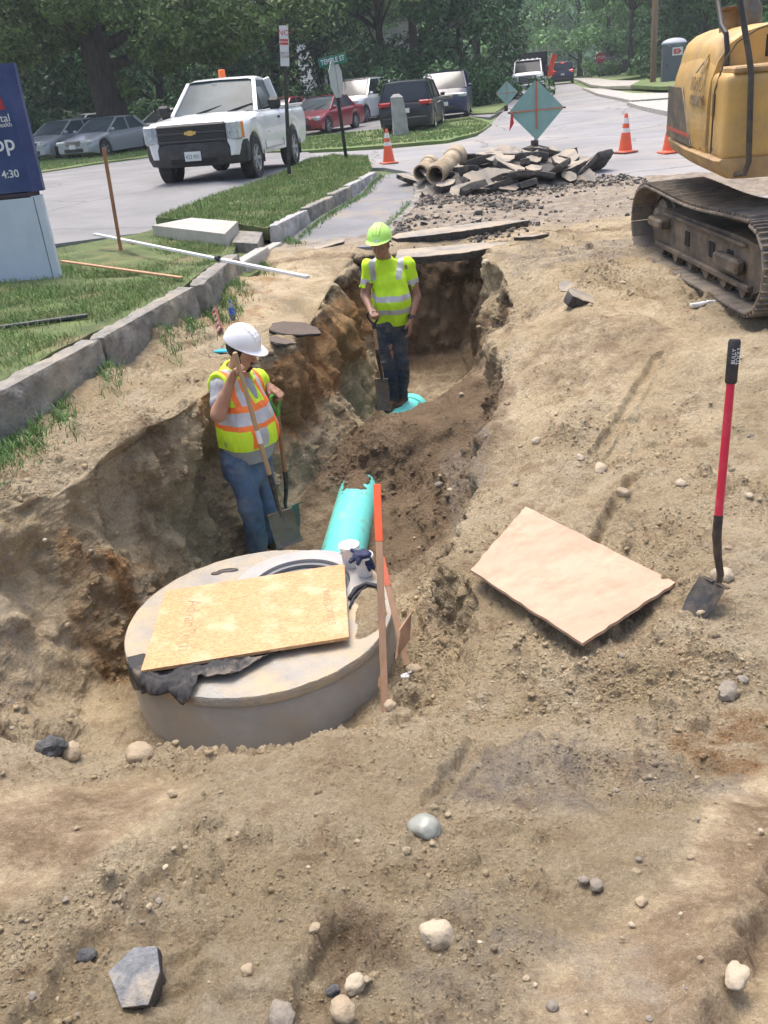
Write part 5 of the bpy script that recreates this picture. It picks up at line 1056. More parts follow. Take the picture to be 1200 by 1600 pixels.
# --- white pickup truck
def pickup():
    _q = atd(335, 286, 19.0); fx, fy = _q.x, _q.y; hd = Vector((-.195, -.981)).normalized(); L = 5.22; Wd = 1.98; wb = 3.05; wr = .40
    xf = L/2; xa = xf-.93; xb = xa-wb; c = Vector((fx, fy))-hd*xa; v = empty('pickup_truck', (c.x, c.y, _q.z), (0, 0, math.atan2(hd.y, hd.x)), 'white pickup truck with black bumper and orange roof beacon', 'pickup truck')
    v.rotation_euler = (R(-.8), R(-.6), math.atan2(hd.y, hd.x))
    WP = paint('white_truck_paint', (.80, .81, .82), ga=.10); hw = Wd/2
    cab0, cab1 = xf-1.52, xf-3.02
    st = [(xf-.06, 1.02), (xf-.10, 1.10), (xf-.30, 1.165), (cab0, 1.24), (cab1, 1.24), (cab1-.01, 1.245), (-L/2+.02, 1.245)]
    b = MB(); b.loft(body_loft(st, Wd, [(xa, wr*1.20), (xb, wr*1.20)], .42, nose=.34, tail=.06)); b.build('body', WP, v, 40)
    b = MB(); b.box((0, 0, .62), (L*.86, Wd*.72, .42)); b.box((-.2, 0, .44), (L*.7, Wd*.5, .1)); b.build('chassis', UNDER, v)
    b = MB(); b.box(((cab1-.04-L/2+.05)/2, 0, 1.262), (abs(cab1-.04+L/2-.05)-.10, Wd*.82, .012)); b.build('bed_opening', UNDER, v)
    b = MB()
    for s_ in (-1, 1): b.box(((cab1-L/2)/2, s_*hw*.915, 1.262), (abs(cab1+L/2)-.03, .07, .05), b=.012)
    b.box((-L/2+.03, 0, 1.25), (.05, Wd*.9, .06), b=.012); b.build('bed_rail', WP, v)
    zb, T = 1.21, 1.86; wB, wT = hw*.90, hw*.70; ro0, ro1 = cab0-.70, cab1+.10
    def ring(x, t, zz=None): zt = zb+.02+(T-.03-zb)*t; wt = wB+(wT-wB)*t; return [(x, -wB, zb), (x, -wt, zt-.03), (x, -wt*.86, zt), (x, 0, zt+.015), (x, wt*.86, zt), (x, wt, zt-.03), (x, wB, zb)]
    b = MB(); b.loft([ring(cab0+.02, .02), ring((cab0+ro0)/2, .52), ring(ro0, .97), ring(ro0-.1, 1), ring(ro1, .99), ring(cab1+.03, .6), ring(cab1, .02)]); b.build('windows', GLASSL, v, 25)
    e = .008
    def rr(x, zt, wt, d=.06): return [(x, -wt-e, zt-.03-d), (x, -wt-e, zt-.03), (x, -wt*.86, zt+e), (x, 0, zt+.02), (x, wt*.86, zt+e), (x, wt+e, zt-.03), (x, wt+e, zt-.03-d)]
    b = MB(); b.loft([rr(ro0+.05, T-.035, wT, .03), rr(ro0-.1, T-.005, wT), rr((ro0+ro1)/2, T+.01, wT), rr(ro1+.03, T, wT), rr(ro1-.06, T-.05, wT)], closed=False, cap=False)
    for s_ in (-1, 1):
        b.bar((cab0+.03, s_*wB*.985, zb+.01), (ro0, s_*wT, T-.05), .085, .06, b=.015); b.bar((cab1+.02, s_*wB*.985, zb), (ro1-.02, s_*(wT+.0), T-.05), .10, .26, b=.02); b.bar((cab0, s_*wB*.99, zb+.005), (cab1, s_*wB*.99, zb+.005), .06, .05, b=.012)
    b.build('cab_roof', WP, v, 35)
    for s_ in (-1, 1):
        b = MB(); V4 = [(cab0-.38, s_*(wB+.004), zb+.035), (cab1+.28, s_*(wB+.004), zb+.035), (ro1+.16, s_*(wT+.016), T-.10), (ro0+.02, s_*(wT+.016), T-.10)]; b.add(V4, [(0, 1, 2, 3) if s_ < 0 else (3, 2, 1, 0)]); b.build('side_window', GLASS, v)
    # front end
    b = MB(); b.box((xf-.09, 0, .93), (.14, 1.36, .37), b=.03); b.build('grille', TRIM, v)
    b = MB()
    for z in (1.075, .955, .815): b.box((xf-.012, 0, z), (.045, 1.34, .035), b=.01)
    for z in (.865, .89, .915, .995, 1.02, 1.045): b.box((xf-.018, 0, z), (.02, 1.30, .010))
    b.build('grille_bar', pm('dark_grey_trim', (.05, .05, .052), .5, bump=.05), v)
    GOLD = pm('gold_emblem', (.72, .47, .14), .35, .4, var=.05, bump=0); M = Matrix(((0, 0, 1, xf+.012), (1, 0, 0, 0), (0, 1, 0, .955), (0, 0, 0, 1)))
    b = MB(); b.prism([(-.115, -.022), (-.05, -.028), (-.045, -.045), (.045, -.045), (.04, -.028), (.105, -.028), (.120, .028), (.05, .028), (.045, .045), (-.045, .045), (-.04, .028), (-.105, .028)], 0, .014, M); b.build('emblem', GOLD, v)
    for s_ in (-1, 1):
        b = MB(); Rz = Matrix.Rotation(-s_*.26, 4, 'Z'); b.box((xf-.115, s_*.80, .955), (.17, .30, .33), rot=Rz, b=.03); hl = b.build('headlight', LAMPC, v)
        b = MB(); b.box((xf-.13, s_*.935, .955), (.17, .05, .29), rot=Matrix.Rotation(-s_*.5, 4, 'Z'), b=.015); b.build('turn_lens', LAMPO, hl)
        b = MB()
        for z in (1.03, .90): b.lathe([(.001, .03), (.03, .01), (.052, .04)], 16, c=(xf-.055, s_*.79, z), axis=(1, 0, 0))
        b.build('reflector_bowl', CHROME, hl)
    S_ = []
    for z, wx, d in ((.36, .86, -.16), (.39, .97, -.03), (.52, 1.005, .035), (.68, 1.01, .035), (.775, 1.005, .02), (.79, .98, -.03)):
        S_.append([(xf+d-.30*abs(y)**3.2*.9, y*hw*wx, z) for y in np.linspace(-1, 1, 25)]+[(xf+d-.45-.10*abs(y)**3, y*hw*wx*.98, z) for y in np.linspace(1, -1, 9)])
    b = MB(); b.loft(S_); b.build('front_bumper', pm('black_bumper', (.028, .028, .03), .6, bump=.1, grime=(.12, .11, .10), gs=5, ga=.4), v)
    b = MB(); b.box((xf+.028, 0, .47), (.012, .90, .09), b=.01); b.build('bumper_opening', UNDER, v)
    b = MB(); b.box((xf+.048, .0, .555), (.014, .32, .165), b=.004); pl = b.build('number_plate', PLATE, v)
    text('plate_lettering', '423·901', .105, pm('green_ink', (.03, .12, .08), .6, bump=0), pl, Matrix(((0, 0, 1, xf+.057), (1, 0, 0, 0), (0, 1, 0, .545), (0, 0, 0, 1))), .001, sx=.82)
    for s_ in (-1, 1):
        wheel(v, xa, s_*(hw-.15), wr, .27, s_, sp=6); wheel(v, xb, s_*(hw-.15), wr, .27, s_, sp=6)
        b = MB(); b.box((cab0-.33, s_*(hw+.18), 1.34), (.12, .26, .22), b=.05); b.bar((cab0-.33, s_*(hw-.06), 1.26), (cab0-.33, s_*(hw+.1), 1.30), .09, .05, b=.01); b.build('mirror', TRIM, v)
        b = MB(); b.box((cab1+.22, s_*hw*.985, 1.07), (.18, .025, .05), b=.012); b.build('door_handle', TRIM, v)
        b = MB()
        for x in (cab0-.06, cab1+.02): b.bar((x, s_*hw*.996, .50), (x, s_*hw*.955, 1.18), .006, .009)
        b.bar((cab0-.06, s_*hw*.988, .52), (cab1+.02, s_*hw*.988, .52), .006, .008); b.build('door_seam', TRIM, v)
        b = MB(); b.box((cab0-.35, s_*(hw*.999), .82), (.20, .012, .028), b=.004); b.build('side_badge', CHROME, v)
        b = MB(); b.box((xb-.52, s_*(hw-.15), .40), (.02, .26, .34)); b.build('mud_flap', BLACKR, v)
        b = MB(); b.box((xa-.54, s_*(hw-.15), .42), (.02, .24, .26)); b.build('mud_flap', BLACKR, v)
    b = MB()
    for y in (-.35, .30): b.bar((cab0+.05, y, zb+.045), (cab0-.13, y+.48, zb+.16), .03, .02)
    b.bar((cab0+.06, -.75, zb+.02), (cab0+.06, .75, zb+.02), .05, .02); b.build('wiper', TRIM, v)
    b = MB(); b.lathe([(.075, 0), (.08, .02), (.072, .04), (.070, .15), (.06, .16), (.001, .162)], 20, c=(ro0-.45, -.10, T+.02)); b.build('roof_beacon', pm('orange_beacon', (.92, .20, .04), .35, var=.05, bump=0), v)
    b = MB(); b.tube([(ro0-.2, -.28, T), (ro0-.2, -.28, T+.17)], .007, 6); b.build('antenna', TRIM, v); b = MB(); b.tube([(cab1+.3, hw*.7, T-.05), (cab1-.2, hw*.75, T+.16)], .005, 5); b.build('antenna', TRIM, v)
    b = MB(); b.box((ro0+.10, -.12, T-.10), (.01, .10, .07)); b.build('windscreen_sticker', PLATE, v)
    return v
pickup()
PK = 'cars parked in the lot behind the pickup'
SIL = paint('silver_paint', (.36, .38, .42)); SIL2 = paint('light_silver_paint', (.52, .54, .56)); REDP = paint('dark_red_paint_car', (.30, .015, .035)); WHP = paint('white_car_paint', (.78, .79, .80)); BLKP = paint('black_car_paint', (.008, .008, .010), ga=.03, coat=.25); BLUP = paint('blue_car_paint', (.012, .02, .065), ga=.05, coat=.3); GRYP = paint('dark_grey_paint', (.05, .055, .065))
def on(x, y): return (x, y, gz1(x, y)+.0)
hd = (-.45, -.89)
vehicle('parked_car', 'silver hatchback parked nearest the blue sign, nose towards the street', 'car', on(-11.6, 40.6), hd, 4.4, 1.76, 1.47, None, 'hatch', paint_m=SIL, glass=GLASSL, group=PK)
vehicle('parked_car', 'silver car half hidden by the big trunk, nose showing', 'car', on(-9.55, 39.55), hd, 4.6, 1.8, 1.45, None, 'sedan', paint_m=SIL, glass=GLASSL, group=PK)
vehicle('parked_car', 'pale silver wagon roof showing behind the nearer silver hatchback', 'car', on(-12.6, 47.2), hd, 4.6, 1.8, 1.55, None, 'hatch', paint_m=SIL2, group=PK)
vehicle('parked_car', 'silver sedan parked between the big trunk and the white pickup', 'car', on(-8.2, 45.6), (-.75, -.66), 4.6, 1.8, 1.47, None, 'sedan', paint_m=SIL2, group=PK)
vehicle('parked_suv', 'dark sport utility vehicle between the silver sedan and white pickup', 'car', on(-6.3, 44.8), (-.3, -.95), 4.6, 1.85, 1.75, None, 'suv', paint_m=GRYP, wr=.36, group=PK)
vehicle('parked_car', 'dark red sedan parked behind the street name sign', 'car', on(-.85, 41.6), (-.42, -.91), 4.7, 1.82, 1.45, None, 'sedan', paint_m=REDP, glass=GLASSL, group=PK)
vehicle('parked_car', 'second dark red car whose roof shows above the truck bed', 'car', on(-3.0, 47.5), (-.42, -.91), 4.6, 1.8, 1.45, None, 'sedan', paint_m=REDP, group=PK)
tv = vehicle('parked_suv', 'large white sport utility vehicle between the red sedan and black one', 'car', on(.95, 48.5), (-.45, -.89), 5.1, 2.0, 1.92, None, 'suv', paint_m=WHP, wr=.38, group=PK)
bv = vehicle('parked_suv', 'black sport utility vehicle seen from behind the granite post', 'car', on(2.55, 35.6), (.20, .98), 4.62, 1.88, 1.68, None, 'suv', paint_m=BLKP, wr=.36, front=False, rear=True, group=PK)
b = MB()
for s_ in (-1, 1): b.tube([(.9, s_*.62, 1.66), (.8, s_*.62, 1.73), (-1.3, s_*.62, 1.73), (-1.4, s_*.62, 1.67)], .022, 8)
b.build('roof_rail', CHROME, bv)
b = MB()
for s_ in (-1, 1): b.tube([(.9, s_*.66, 1.88), (.8, s_*.66, 1.95), (-1.6, s_*.66, 1.95), (-1.7, s_*.66, 1.88)], .022, 8)
b.build('roof_rail', TRIM, tv)
vehicle('parked_suv', 'dark blue sport utility vehicle facing the street under the trees', 'car', on(4.55, 42.3), (-.17, -.98), 4.8, 1.93, 1.82, None, 'suv', paint_m=BLUP, wr=.36, group=PK)
fv = vehicle('moving_suv', 'dark sport utility vehicle with lit brake lights driving away down the street', 'car', on(19.9, 88), (.22, .97), 4.8, 1.95, 1.80, None, 'suv', paint_m=BLUP, wr=.37, front=False, rear=True)
b = MB()
for s_ in (-1, 1): b.box((-2.43, s_*.80, 1.05), (.03, .16, .22), b=.02)
b.box((-2.15, 0, 1.70), (.03, .3, .04)); b.build('lit_brake_light', pm('lit_red_lamp', (.95, .06, .03), .4, var=.02, bump=0, emit=1.2), fv)
vehicle('parked_suv', 'dark sport utility vehicle half hidden behind the far black sedan', 'car', on(28.2, 106), (-.3, .95), 4.6, 1.85, 1.75, None, 'suv', paint_m=GRYP, front=False, rear=True)
vehicle('parked_car', 'black sedan parked side on beyond the utility pole lawn', 'car', on(29.2, 100.5), (.96, .25), 4.8, 1.85, 1.45, None, 'sedan', paint_m=BLKP, rear=True)
# far white work truck with a dark dump body
x, y, z = on(12.3, 64.5); v = empty('work_truck', (x, y, z), (0, 0, math.atan2(-.97, -.2)), 'white work truck with black dump body stopped beyond the diamond signs', 'truck')
b = MB(); b.loft(body_loft([(3.0, .95), (2.9, 1.25), (2.0, 1.35), (1.7, 1.40), (.4, 1.40)], 2.05, [(2.1, .50)], .5)); b.build('body', WHP, v, 40)
b = MB(); b.box((-1.6, 0, .85), (4.4, .9, .35)); b.build('chassis', UNDER, v)
b = MB(); b.loft([[(1.75, -.88, 1.38), (1.1, -.80, 2.05), (.5, -.80, 2.08), (.45, -.88, 1.38)], [(1.75, .88, 1.38), (1.1, .80, 2.05), (.5, .80, 2.08), (.45, .88, 1.38)]]); b.build('windows', GLASS, v)
b = MB(); b.box((.80, 0, 2.10), (.75, 1.70, .07), b=.02)
for s_ in (-1, 1): b.bar((1.76, s_*.87, 1.38), (1.12, s_*.80, 2.07), .07, .06)
for k in range(5): b.box((1.08, (k-2)*.3, 2.16), (.08, .12, .05), b=.015)
b.build('cab_roof', WHP, v)
b = MB(); b.box((-1.6, 0, 1.75), (3.6, 2.5, 1.35), b=.04); b.box((.25, 0, 2.35), (.1, 2.5, .35)); b.build('dump_body', pm('black_dump_body', (.012, .012, .014), .5), v)
b = MB(); b.box((3.0, 0, 1.0), (.06, 1.1, .42), b=.02); b.build('grille', TRIM, v); b = MB()
for k in range(4): b.box((3.04, 0, .86+k*.09), (.02, 1.0, .03))
b.box((3.02, 0, .62), (.15, 2.0, .24), b=.03); b.build('chrome_bumper', CHROME, v)
for s_ in (-1, 1):
    b = MB(); b.box((2.95, s_*.78, 1.05), (.12, .30, .26), b=.03); b.build('headlight', LAMPC, v); b = MB(); b.box((1.3, s_*1.2, 1.55), (.08, .2, .34), b=.03); b.bar((1.3, s_*.9, 1.5), (1.3, s_*1.15, 1.5), .03, .03); b.build('mirror', TRIM, v)
    wheel(v, 2.1, s_*.88, .42, .28, s_); wheel(v, -2.2, s_*.88, .42, .5, s_)
# ------------------------------------------------------------------ excavator
YEL = pm('worn_yellow_paint', (.64, .40, .105), .5, col2=(.54, .32, .095), vs=1.6, bump=.12, bs=30, grime=(.32, .23, .13), gs=3.2, ga=.7, gcut=.50, coat=.15)
YEL2 = pm('dusty_counterweight_paint', (.50, .31, .12), .6, col2=(.40, .25, .11), vs=2.5, bump=.2, bs=30, grime=(.26, .19, .12), gs=3.2, ga=.8)
TRK = pm('dusty_track_steel', (.20, .175, .145), .75, .15, col2=(.12, .10, .085), vs=6, bump=.4, bs=50, grime=(.32, .26, .19), gs=5, ga=.75)
TRKD = pm('oily_track_frame', (.12, .095, .075), .7, .2, col2=(.06, .05, .04), vs=5, bump=.4, bs=40, grime=(.27, .21, .145), gs=4, ga=.7)
ex = empty('excavator', (4.0, 8.0, 0), (0, 0, 0), 'yellow tracked excavator parked on the edge of the dig', 'excavator')
def exl(b, name, m, parent=None, sm=35): o = b.build(name, m, parent or ex, sm); o.matrix_parent_inverse = Matrix.Identity(4); return o
# tracks run along y
def track(xc, side, name='crawler_track'):
    y0, y1, r_, zb = 6.72, 9.30, .325, .03; t_ = empty(name, (0, 0, 0)); t_.parent = ex; t_.location = (xc-4.0, 0-8.0, 0)
    path = []; n = 46
    Ls = (y1-y0); per = 2*Ls+2*PI*r_
    def pt(s):
        s %= per
        if s < Ls: y = y0+s; sag = .035*math.sin(PI*s/Ls)*(1-.4*math.cos(2*PI*s/Ls)); return (y, zb+2*r_-sag+.03), 0
        s -= Ls
        if s < PI*r_: a = PI/2-s/r_; return (y1+r_*math.cos(a), zb+r_+r_*math.sin(a)), -s/r_
        s -= PI*r_
        if s < Ls: return (y1-s, zb), PI
        s -= Ls; a = -PI/2-s/r_; return (y0+r_*math.cos(a), zb+r_+r_*math.sin(a)), PI-s/r_
    b = MB(); w = .60; pitch = per/n
    for i in range(n):
        (ya, za), _ = pt(i*pitch); (yb, zb2), _ = pt((i+.96)*pitch); A_ = Vector((0, ya, za)); B_ = Vector((0, yb, zb2)); d = (B_-A_); nn = Vector((0, -d.z, d.y)).normalized()
        b.bar(A_-nn*.0, B_-nn*.0, w, .022, b=.004, up=nn)
        for f in (.12, .5, .88): q = A_.lerp(B_, f)+nn*.022; b.box(q, (w-.01, .014, .030), rot=Matrix.Rotation(math.atan2(d.z, d.y), 4, 'X'), b=.003)
    b.build('track_shoes', TRK, t_, 25)
    for s_ in (-1, 1):
      b = MB()
      for i in range(n):
        (ya, za), _ = pt(i*pitch); (yb, zb2), _ = pt((i+1.15)*pitch); A_ = Vector((0, ya, za)); B_ = Vector((0, yb, zb2)); d = (B_-A_); nn = Vector((0, -d.z, d.y)).normalized()
        b.bar(A_-nn*.055+Vector((s_*.075, 0, 0)), B_-nn*.055+Vector((s_*.075, 0, 0)), .03, .075, b=.012, up=nn)
      b.build('track_chain', TRKD, t_, 30)
    b = MB(); b.prism([(y0-.05, .20), (y0+.12, .13), (y1-.12, .13), (y1+.02, .22), (y1+.02, .40), (y1-.25, .50), (y0+.5, .52), (y0+.1, .50), (y0-.05, .42)], -.15, .15, Matrix(((0, 0, 1, 0), (1, 0, 0, 0), (0, 1, 0, 0), (0, 0, 0, 1))))
    b.box((side*.17, (y0+y1)/2, .16), (.05, Ls-.3, .05), b=.01); b.box((side*.17, (y0+y1)/2, .47), (.04, Ls-.6, .03), b=.01)
    b.box((side*.20, y1-.28, .38), (.12, .38, .09), b=.02); b.box((side*.20, y0+.55, .30), (.08, .5, .12), b=.02); b.build('track_frame', TRKD, t_, 30)
    for yy in (7.35, 7.75, 8.35): b = MB(); b.box((side*.152, yy, .32), (.012, .12, .13), b=.004); b.build('frame_opening', UNDER, t_)
    for k in range(6):
        b = MB(); yy = y0+.30+k*(Ls-.6)/5; b.lathe([(.001, -.17), (.06, -.17), (.062, -.12), (.085, -.11), (.085, -.05), (.065, -.045), (.065, .045), (.085, .05), (.085, .11), (.062, .12), (.06, .17), (.001, .17)], 18, c=(0, yy, .125), axis=(1, 0, 0)); b.build('roller', TRKD, t_)
    b = MB(); m = 21; pts = []
    for i in range(m*2): a = 2*PI*i/(m*2); q = r_*(.86 if i % 2 else .74); pts.append((q*math.cos(a), q*math.sin(a)))
    b.prism(pts, -.03, .03, Matrix(((0, 0, 1, 0), (1, 0, 0, y1), (0, 1, 0, zb+r_), (0, 0, 0, 1)))); b.lathe([(.001, .14), (.12, .14), (.14, .10), (.2, .08), (.2, -.08), (.001, -.08)], 24, c=(0, y1, zb+r_), axis=(side, 0, 0)); b.build('sprocket', TRK, t_)
    b = MB(); b.lathe([(.001, .08), (.08, .08), (.10, .05), (r_*.72, .04), (r_*.78, .06), (r_*.78, -.06), (.001, -.06)], 28, c=(0, y0, zb+r_), axis=(side, 0, 0)); b.build('idler', TRKD, t_)
track(3.20, -1); track(5.30, 1)
b = MB(); b.box((.25, 0, .45), (1.7, 1.2, .24), b=.04); b.lathe([(.55, .55), (.58, .60), (.58, .82), (.50, .93)], 36, c=(.25, 0, 0)); b.build('undercarriage', TRKD, ex)
# upper body; local a axis along the long side, r axis along the rear face
O_ = Vector((2.74, 6.98, .99)); a_ = Vector((.985, -.165, 0)).normalized(); r_ax = Vector((.185, .983, 0)).normalized()
HM_ = Matrix(((a_.x, r_ax.x, 0, O_.x-4.0), (a_.y, r_ax.y, 0, O_.y-8.0), (0, 0, 1, O_.z), (0, 0, 0, 1)))
def hs(name, S, m, par=None): o = S.build(name, m, par or ex); o.matrix_local = HM_; return o
WR = 2.35
cwp = [(.02, .14), (.0, .18), (.0, .52), (.015, .66), (.06, .80), (.14, .91), (.26, .985), (.42, 1.02), (.46, 1.02), (.46, .14)]
M = Matrix(((1, 0, 0, 0), (0, 0, 1, 0), (0, 1, 0, 0), (0, 0, 0, 1)))
def sweep(prof, ys):    # profile in (a, z), with per-y scaling and inset
    R_ = []
    for y, dx, dz in ys: R_.append([(a+dx*(1-a/.46 if a < .46 else 0), y, z-dz*(z/1.02)) for a, z in prof])
    return R_
b = MB(); b.loft(sweep(cwp, [(.53, .0, .0), (.60, 0, 0), (WR/2, -.03, 0), (WR-.12, 0, 0), (WR-.05, .015, .015), (WR-.02, .05, .05)])); b.build('counterweight', YEL, ex, 30).matrix_local = HM_
b = MB(); cw2 = [(.08, .0), (.03, .03), (.0, .07), (-.02, .13), (.0, .145), (.46, .145), (.46, 0)]
b.loft([[(a+d, y, z) for a, z in cw2] for y, d in ((-.03, .10), (-.01, .03), (.05, 0), (WR/2, -.03), (WR-.05, 0), (WR+.01, .03), (WR+.03, .10))]); b.build('counterweight_base', YEL2, ex, 30).matrix_local = HM_
b = MB(); b.box((1.75, .06, .07), (2.7, .16, .14), b=.02); b.box((1.75, 1.2, .02), (2.6, 2.2, .12)); o = b.build('side_skirt', YEL2, ex); o.matrix_local = HM_
# hood: curved shoulder, then flat top
hp = [(.30, .60), (.36, .68), (.46, .72), (.535, .77), (.55, .86), (.57, .94), (.62, 1.0), (.70, 1.03), (2.10, 1.05), (2.16, 1.0), (2.16, .15), (.30, .15)]
b = MB(); Mx = lambda x: [(x, y, z) for y, z in hp]
b.loft([[(.05, y, z*.80+.02) for y, z in hp], [(.09, y, z*.88+.02) for y, z in hp], [(.16, y, z*.94+.01) for y, z in hp], [(.28, y, z*.985) for y, z in hp], Mx(.42), Mx(1.2), Mx(3.0)]); b.build('engine_hood', YEL, ex, 35).matrix_local = HM_
b = MB(); fil = []; 
for i in range(9):
    t = i/8; x = .14+.36*(1-math.cos(t*PI/2)); fil.append(x)
S = SDF((-.1, -.15, .05), (3.1, .75, .85), .02)
S.rbox((1.52, .27, .42), (3.0, .58, .60), .055, .01)
o = hs('side_door', S, YEL)
for x in (.92, 1.70): pass
b = MB()
for x in (1.02, 1.80): b.box((x, .018, .42), (.012, .012, .55))
b.box((.018, .37, .50), (.012, .085, .16), b=.003); b.build('door_seam', pm('brown_recess', (.14, .08, .04), .7), ex).matrix_local = HM_
b = MB(); b.box((1.54, .24, .735), (2.94, .52, .045), b=.012); b.build('service_step', YEL2, ex).matrix_local = HM_
VS_ = pm('dark_slot', (.03, .022, .015), .7)
for q in (.42, 1.52): b = MB(); b.tube([(q, .545, .80), (q, .545, .95)], .028, 10); b.build('vent_slot', VS_, ex).matrix_local = HM_
b = MB(); b.box((1.55, .016, .36), (.50, .012, .05), b=.005); b.box((1.55, -.0, .39), (.50, .02, .03), b=.008); b.build('door_pull', YEL, ex).matrix_local = HM_
# dark decal with red stripe on the rear face, lettering
DEC = pm('dark_decal', (.06, .055, .055), .5, var=.3, vs=9, bump=.05, grime=(.35, .25, .13), gs=12, ga=.6); REDS = pm('red_stripe', (.45, .05, .03), .5, grime=(.3, .15, .1), gs=9)
MRF = Matrix(((0, 0, -1, 0), (-1, 0, 0, 0), (0, 1, 0, 0), (0, 0, 0, 1)))   # x to the near side, y up, z outward, on the rear face
b = MB(); e = .036
b.prism([(-2.30, .165), (-1.0, .165), (-1.55, .60), (-2.30, .60)], e-.01, e, MRF); b.build('decal_panel', DEC, ex).matrix_local = HM_
b = MB(); b.prism([(-2.30, .225), (-1.07, .225), (-1.09, .255), (-2.30, .255)], e, e+.002, MRF); b.build('decal_stripe', REDS, ex).matrix_local = HM_
DTX = pm('worn_white_lettering', (.55, .50, .42), .6, grime=(.1, .09, .08), gs=14, ga=.9)
t_ = text('decal_lettering', '1 L', .26, DTX, ex, HM_ @ MRF @ Matrix.Translation((-1.90, .38, e+.002)), .001, sx=1.2)
LG = pm('logo_dark', (.10, .085, .07), .6, grime=(.5, .33, .12), gs=20, ga=.8)
b = MB(); b.prism([(-1.13, .49), (-.60, .49), (-.60, .555), (-1.13, .555)], .030, .033, MRF); b.prism([(-.14, -.07), (.0, .08), (.14, -.07), (.08, -.07), (0, .02), (-.08, -.07)], -.002, .004, MRF @ Matrix.Translation((-.84, .78, -.010)) @ Matrix.Rotation(R(-31), 4, 'X')); b.build('company_logo', LG, ex).matrix_local = HM_
text('logo_lettering', 'BOARD', .155, LG, ex, HM_ @ MRF @ Matrix.Translation((-.86, .635, .040)) @ Matrix.Rotation(R(-6), 4, 'X'), .001); text('logo_lettering', 'EXCAVATION', .06, pm('logo_pale', (.6, .55, .45), .6), ex, HM_ @ MRF @ Matrix.Translation((-.86, .522, .036)), .001, sx=1.2)
b = MB(); b.tube([(0.0+.004, .30, .16), (.004, .30, .60), (.06, .30, .80), (.14, .30, .915), (.28, .30, .99), (.44, .30, 1.025)], .007, 6); b.tube([(.001, .70, .16), (.001, .70, .56)], .006, 6); b.build('counterweight_seam', pm('seam', (.12, .08, .04), .7), ex).matrix_local = HM_
b = MB()
for y in (.18, .26): b.lathe([(.001, .005), (.014, .005)], 10, c=(-.004, y, .20), axis=(-1, 0, 0))
b.build('bolt', UNDER, ex).matrix_local = HM_
# exhaust, hose and rails
b = MB(); b.lathe([(.085, .9), (.085, 1.03), (.075, 1.06), (.075, 1.15), (.09, 1.16), (.09, 1.18), (.001, 1.185)], 24, c=(.28, 1.28, 0)); b.build('exhaust_box', pm('rusty_brown', (.20, .11, .05), .8, grime=(.35, .22, .08), gs=6), ex).matrix_local = HM_
b = MB(); b.tube([(.42, 1.15, 1.0), (.42, 1.15, 1.14), (.40, 1.15, 1.22), (.38, 1.15, 1.34)], [.07, .075, .05, .045], 14); b.build('exhaust_pipe', STEEL, ex).matrix_local = HM_
b = MB(); q = [(.12, 1.2, 1.6), (.10, .95, 1.25), (.10, .70, 1.04), (.11, .56, .98), (.12, .52, .86), (.12, .50, .76)]; b.tube(q, .02, 8); b.build('hydraulic_hose', BLACKR, ex).matrix_local = HM_
b = MB(); q = [(.13, -.02, .03), (.18, -.09, .04), (.20, -.10, .12), (.165, -.10, .72), (.14, -.09, .84), (.03, -.05, 1.30), (.0, -.03, 1.6), (.15, -.03, 1.7), (1.2, -.03, 1.7)]; b.tube(q, .021, 10); b.build('handrail', pm('grey_rail', (.06, .058, .056), .5, .3, grime=(.2, .16, .1), gs=9), ex).matrix_local = HM_
b = MB(); b.box((2.6, 1.75, .95), (1.5, .85, 1.6), b=.06); b.build('cab', YEL, ex).matrix_local = HM_
b = MB(); b.box((2.6, 1.31, 1.25), (1.2, .01, .8)); b.box((3.36, 1.75, 1.1), (.01, .7, 1.0)); b.build('cab_window', GLASS, ex).matrix_local = HM_
b = MB(); b.bar((2.9, .9, .6), (5.4, .9, 2.6), .35, .5, b=.04); b.bar((5.3, .9, 2.6), (7.2, .9, 1.4), .35, .42, b=.04); b.build('boom', YEL, ex).matrix_local = HM_
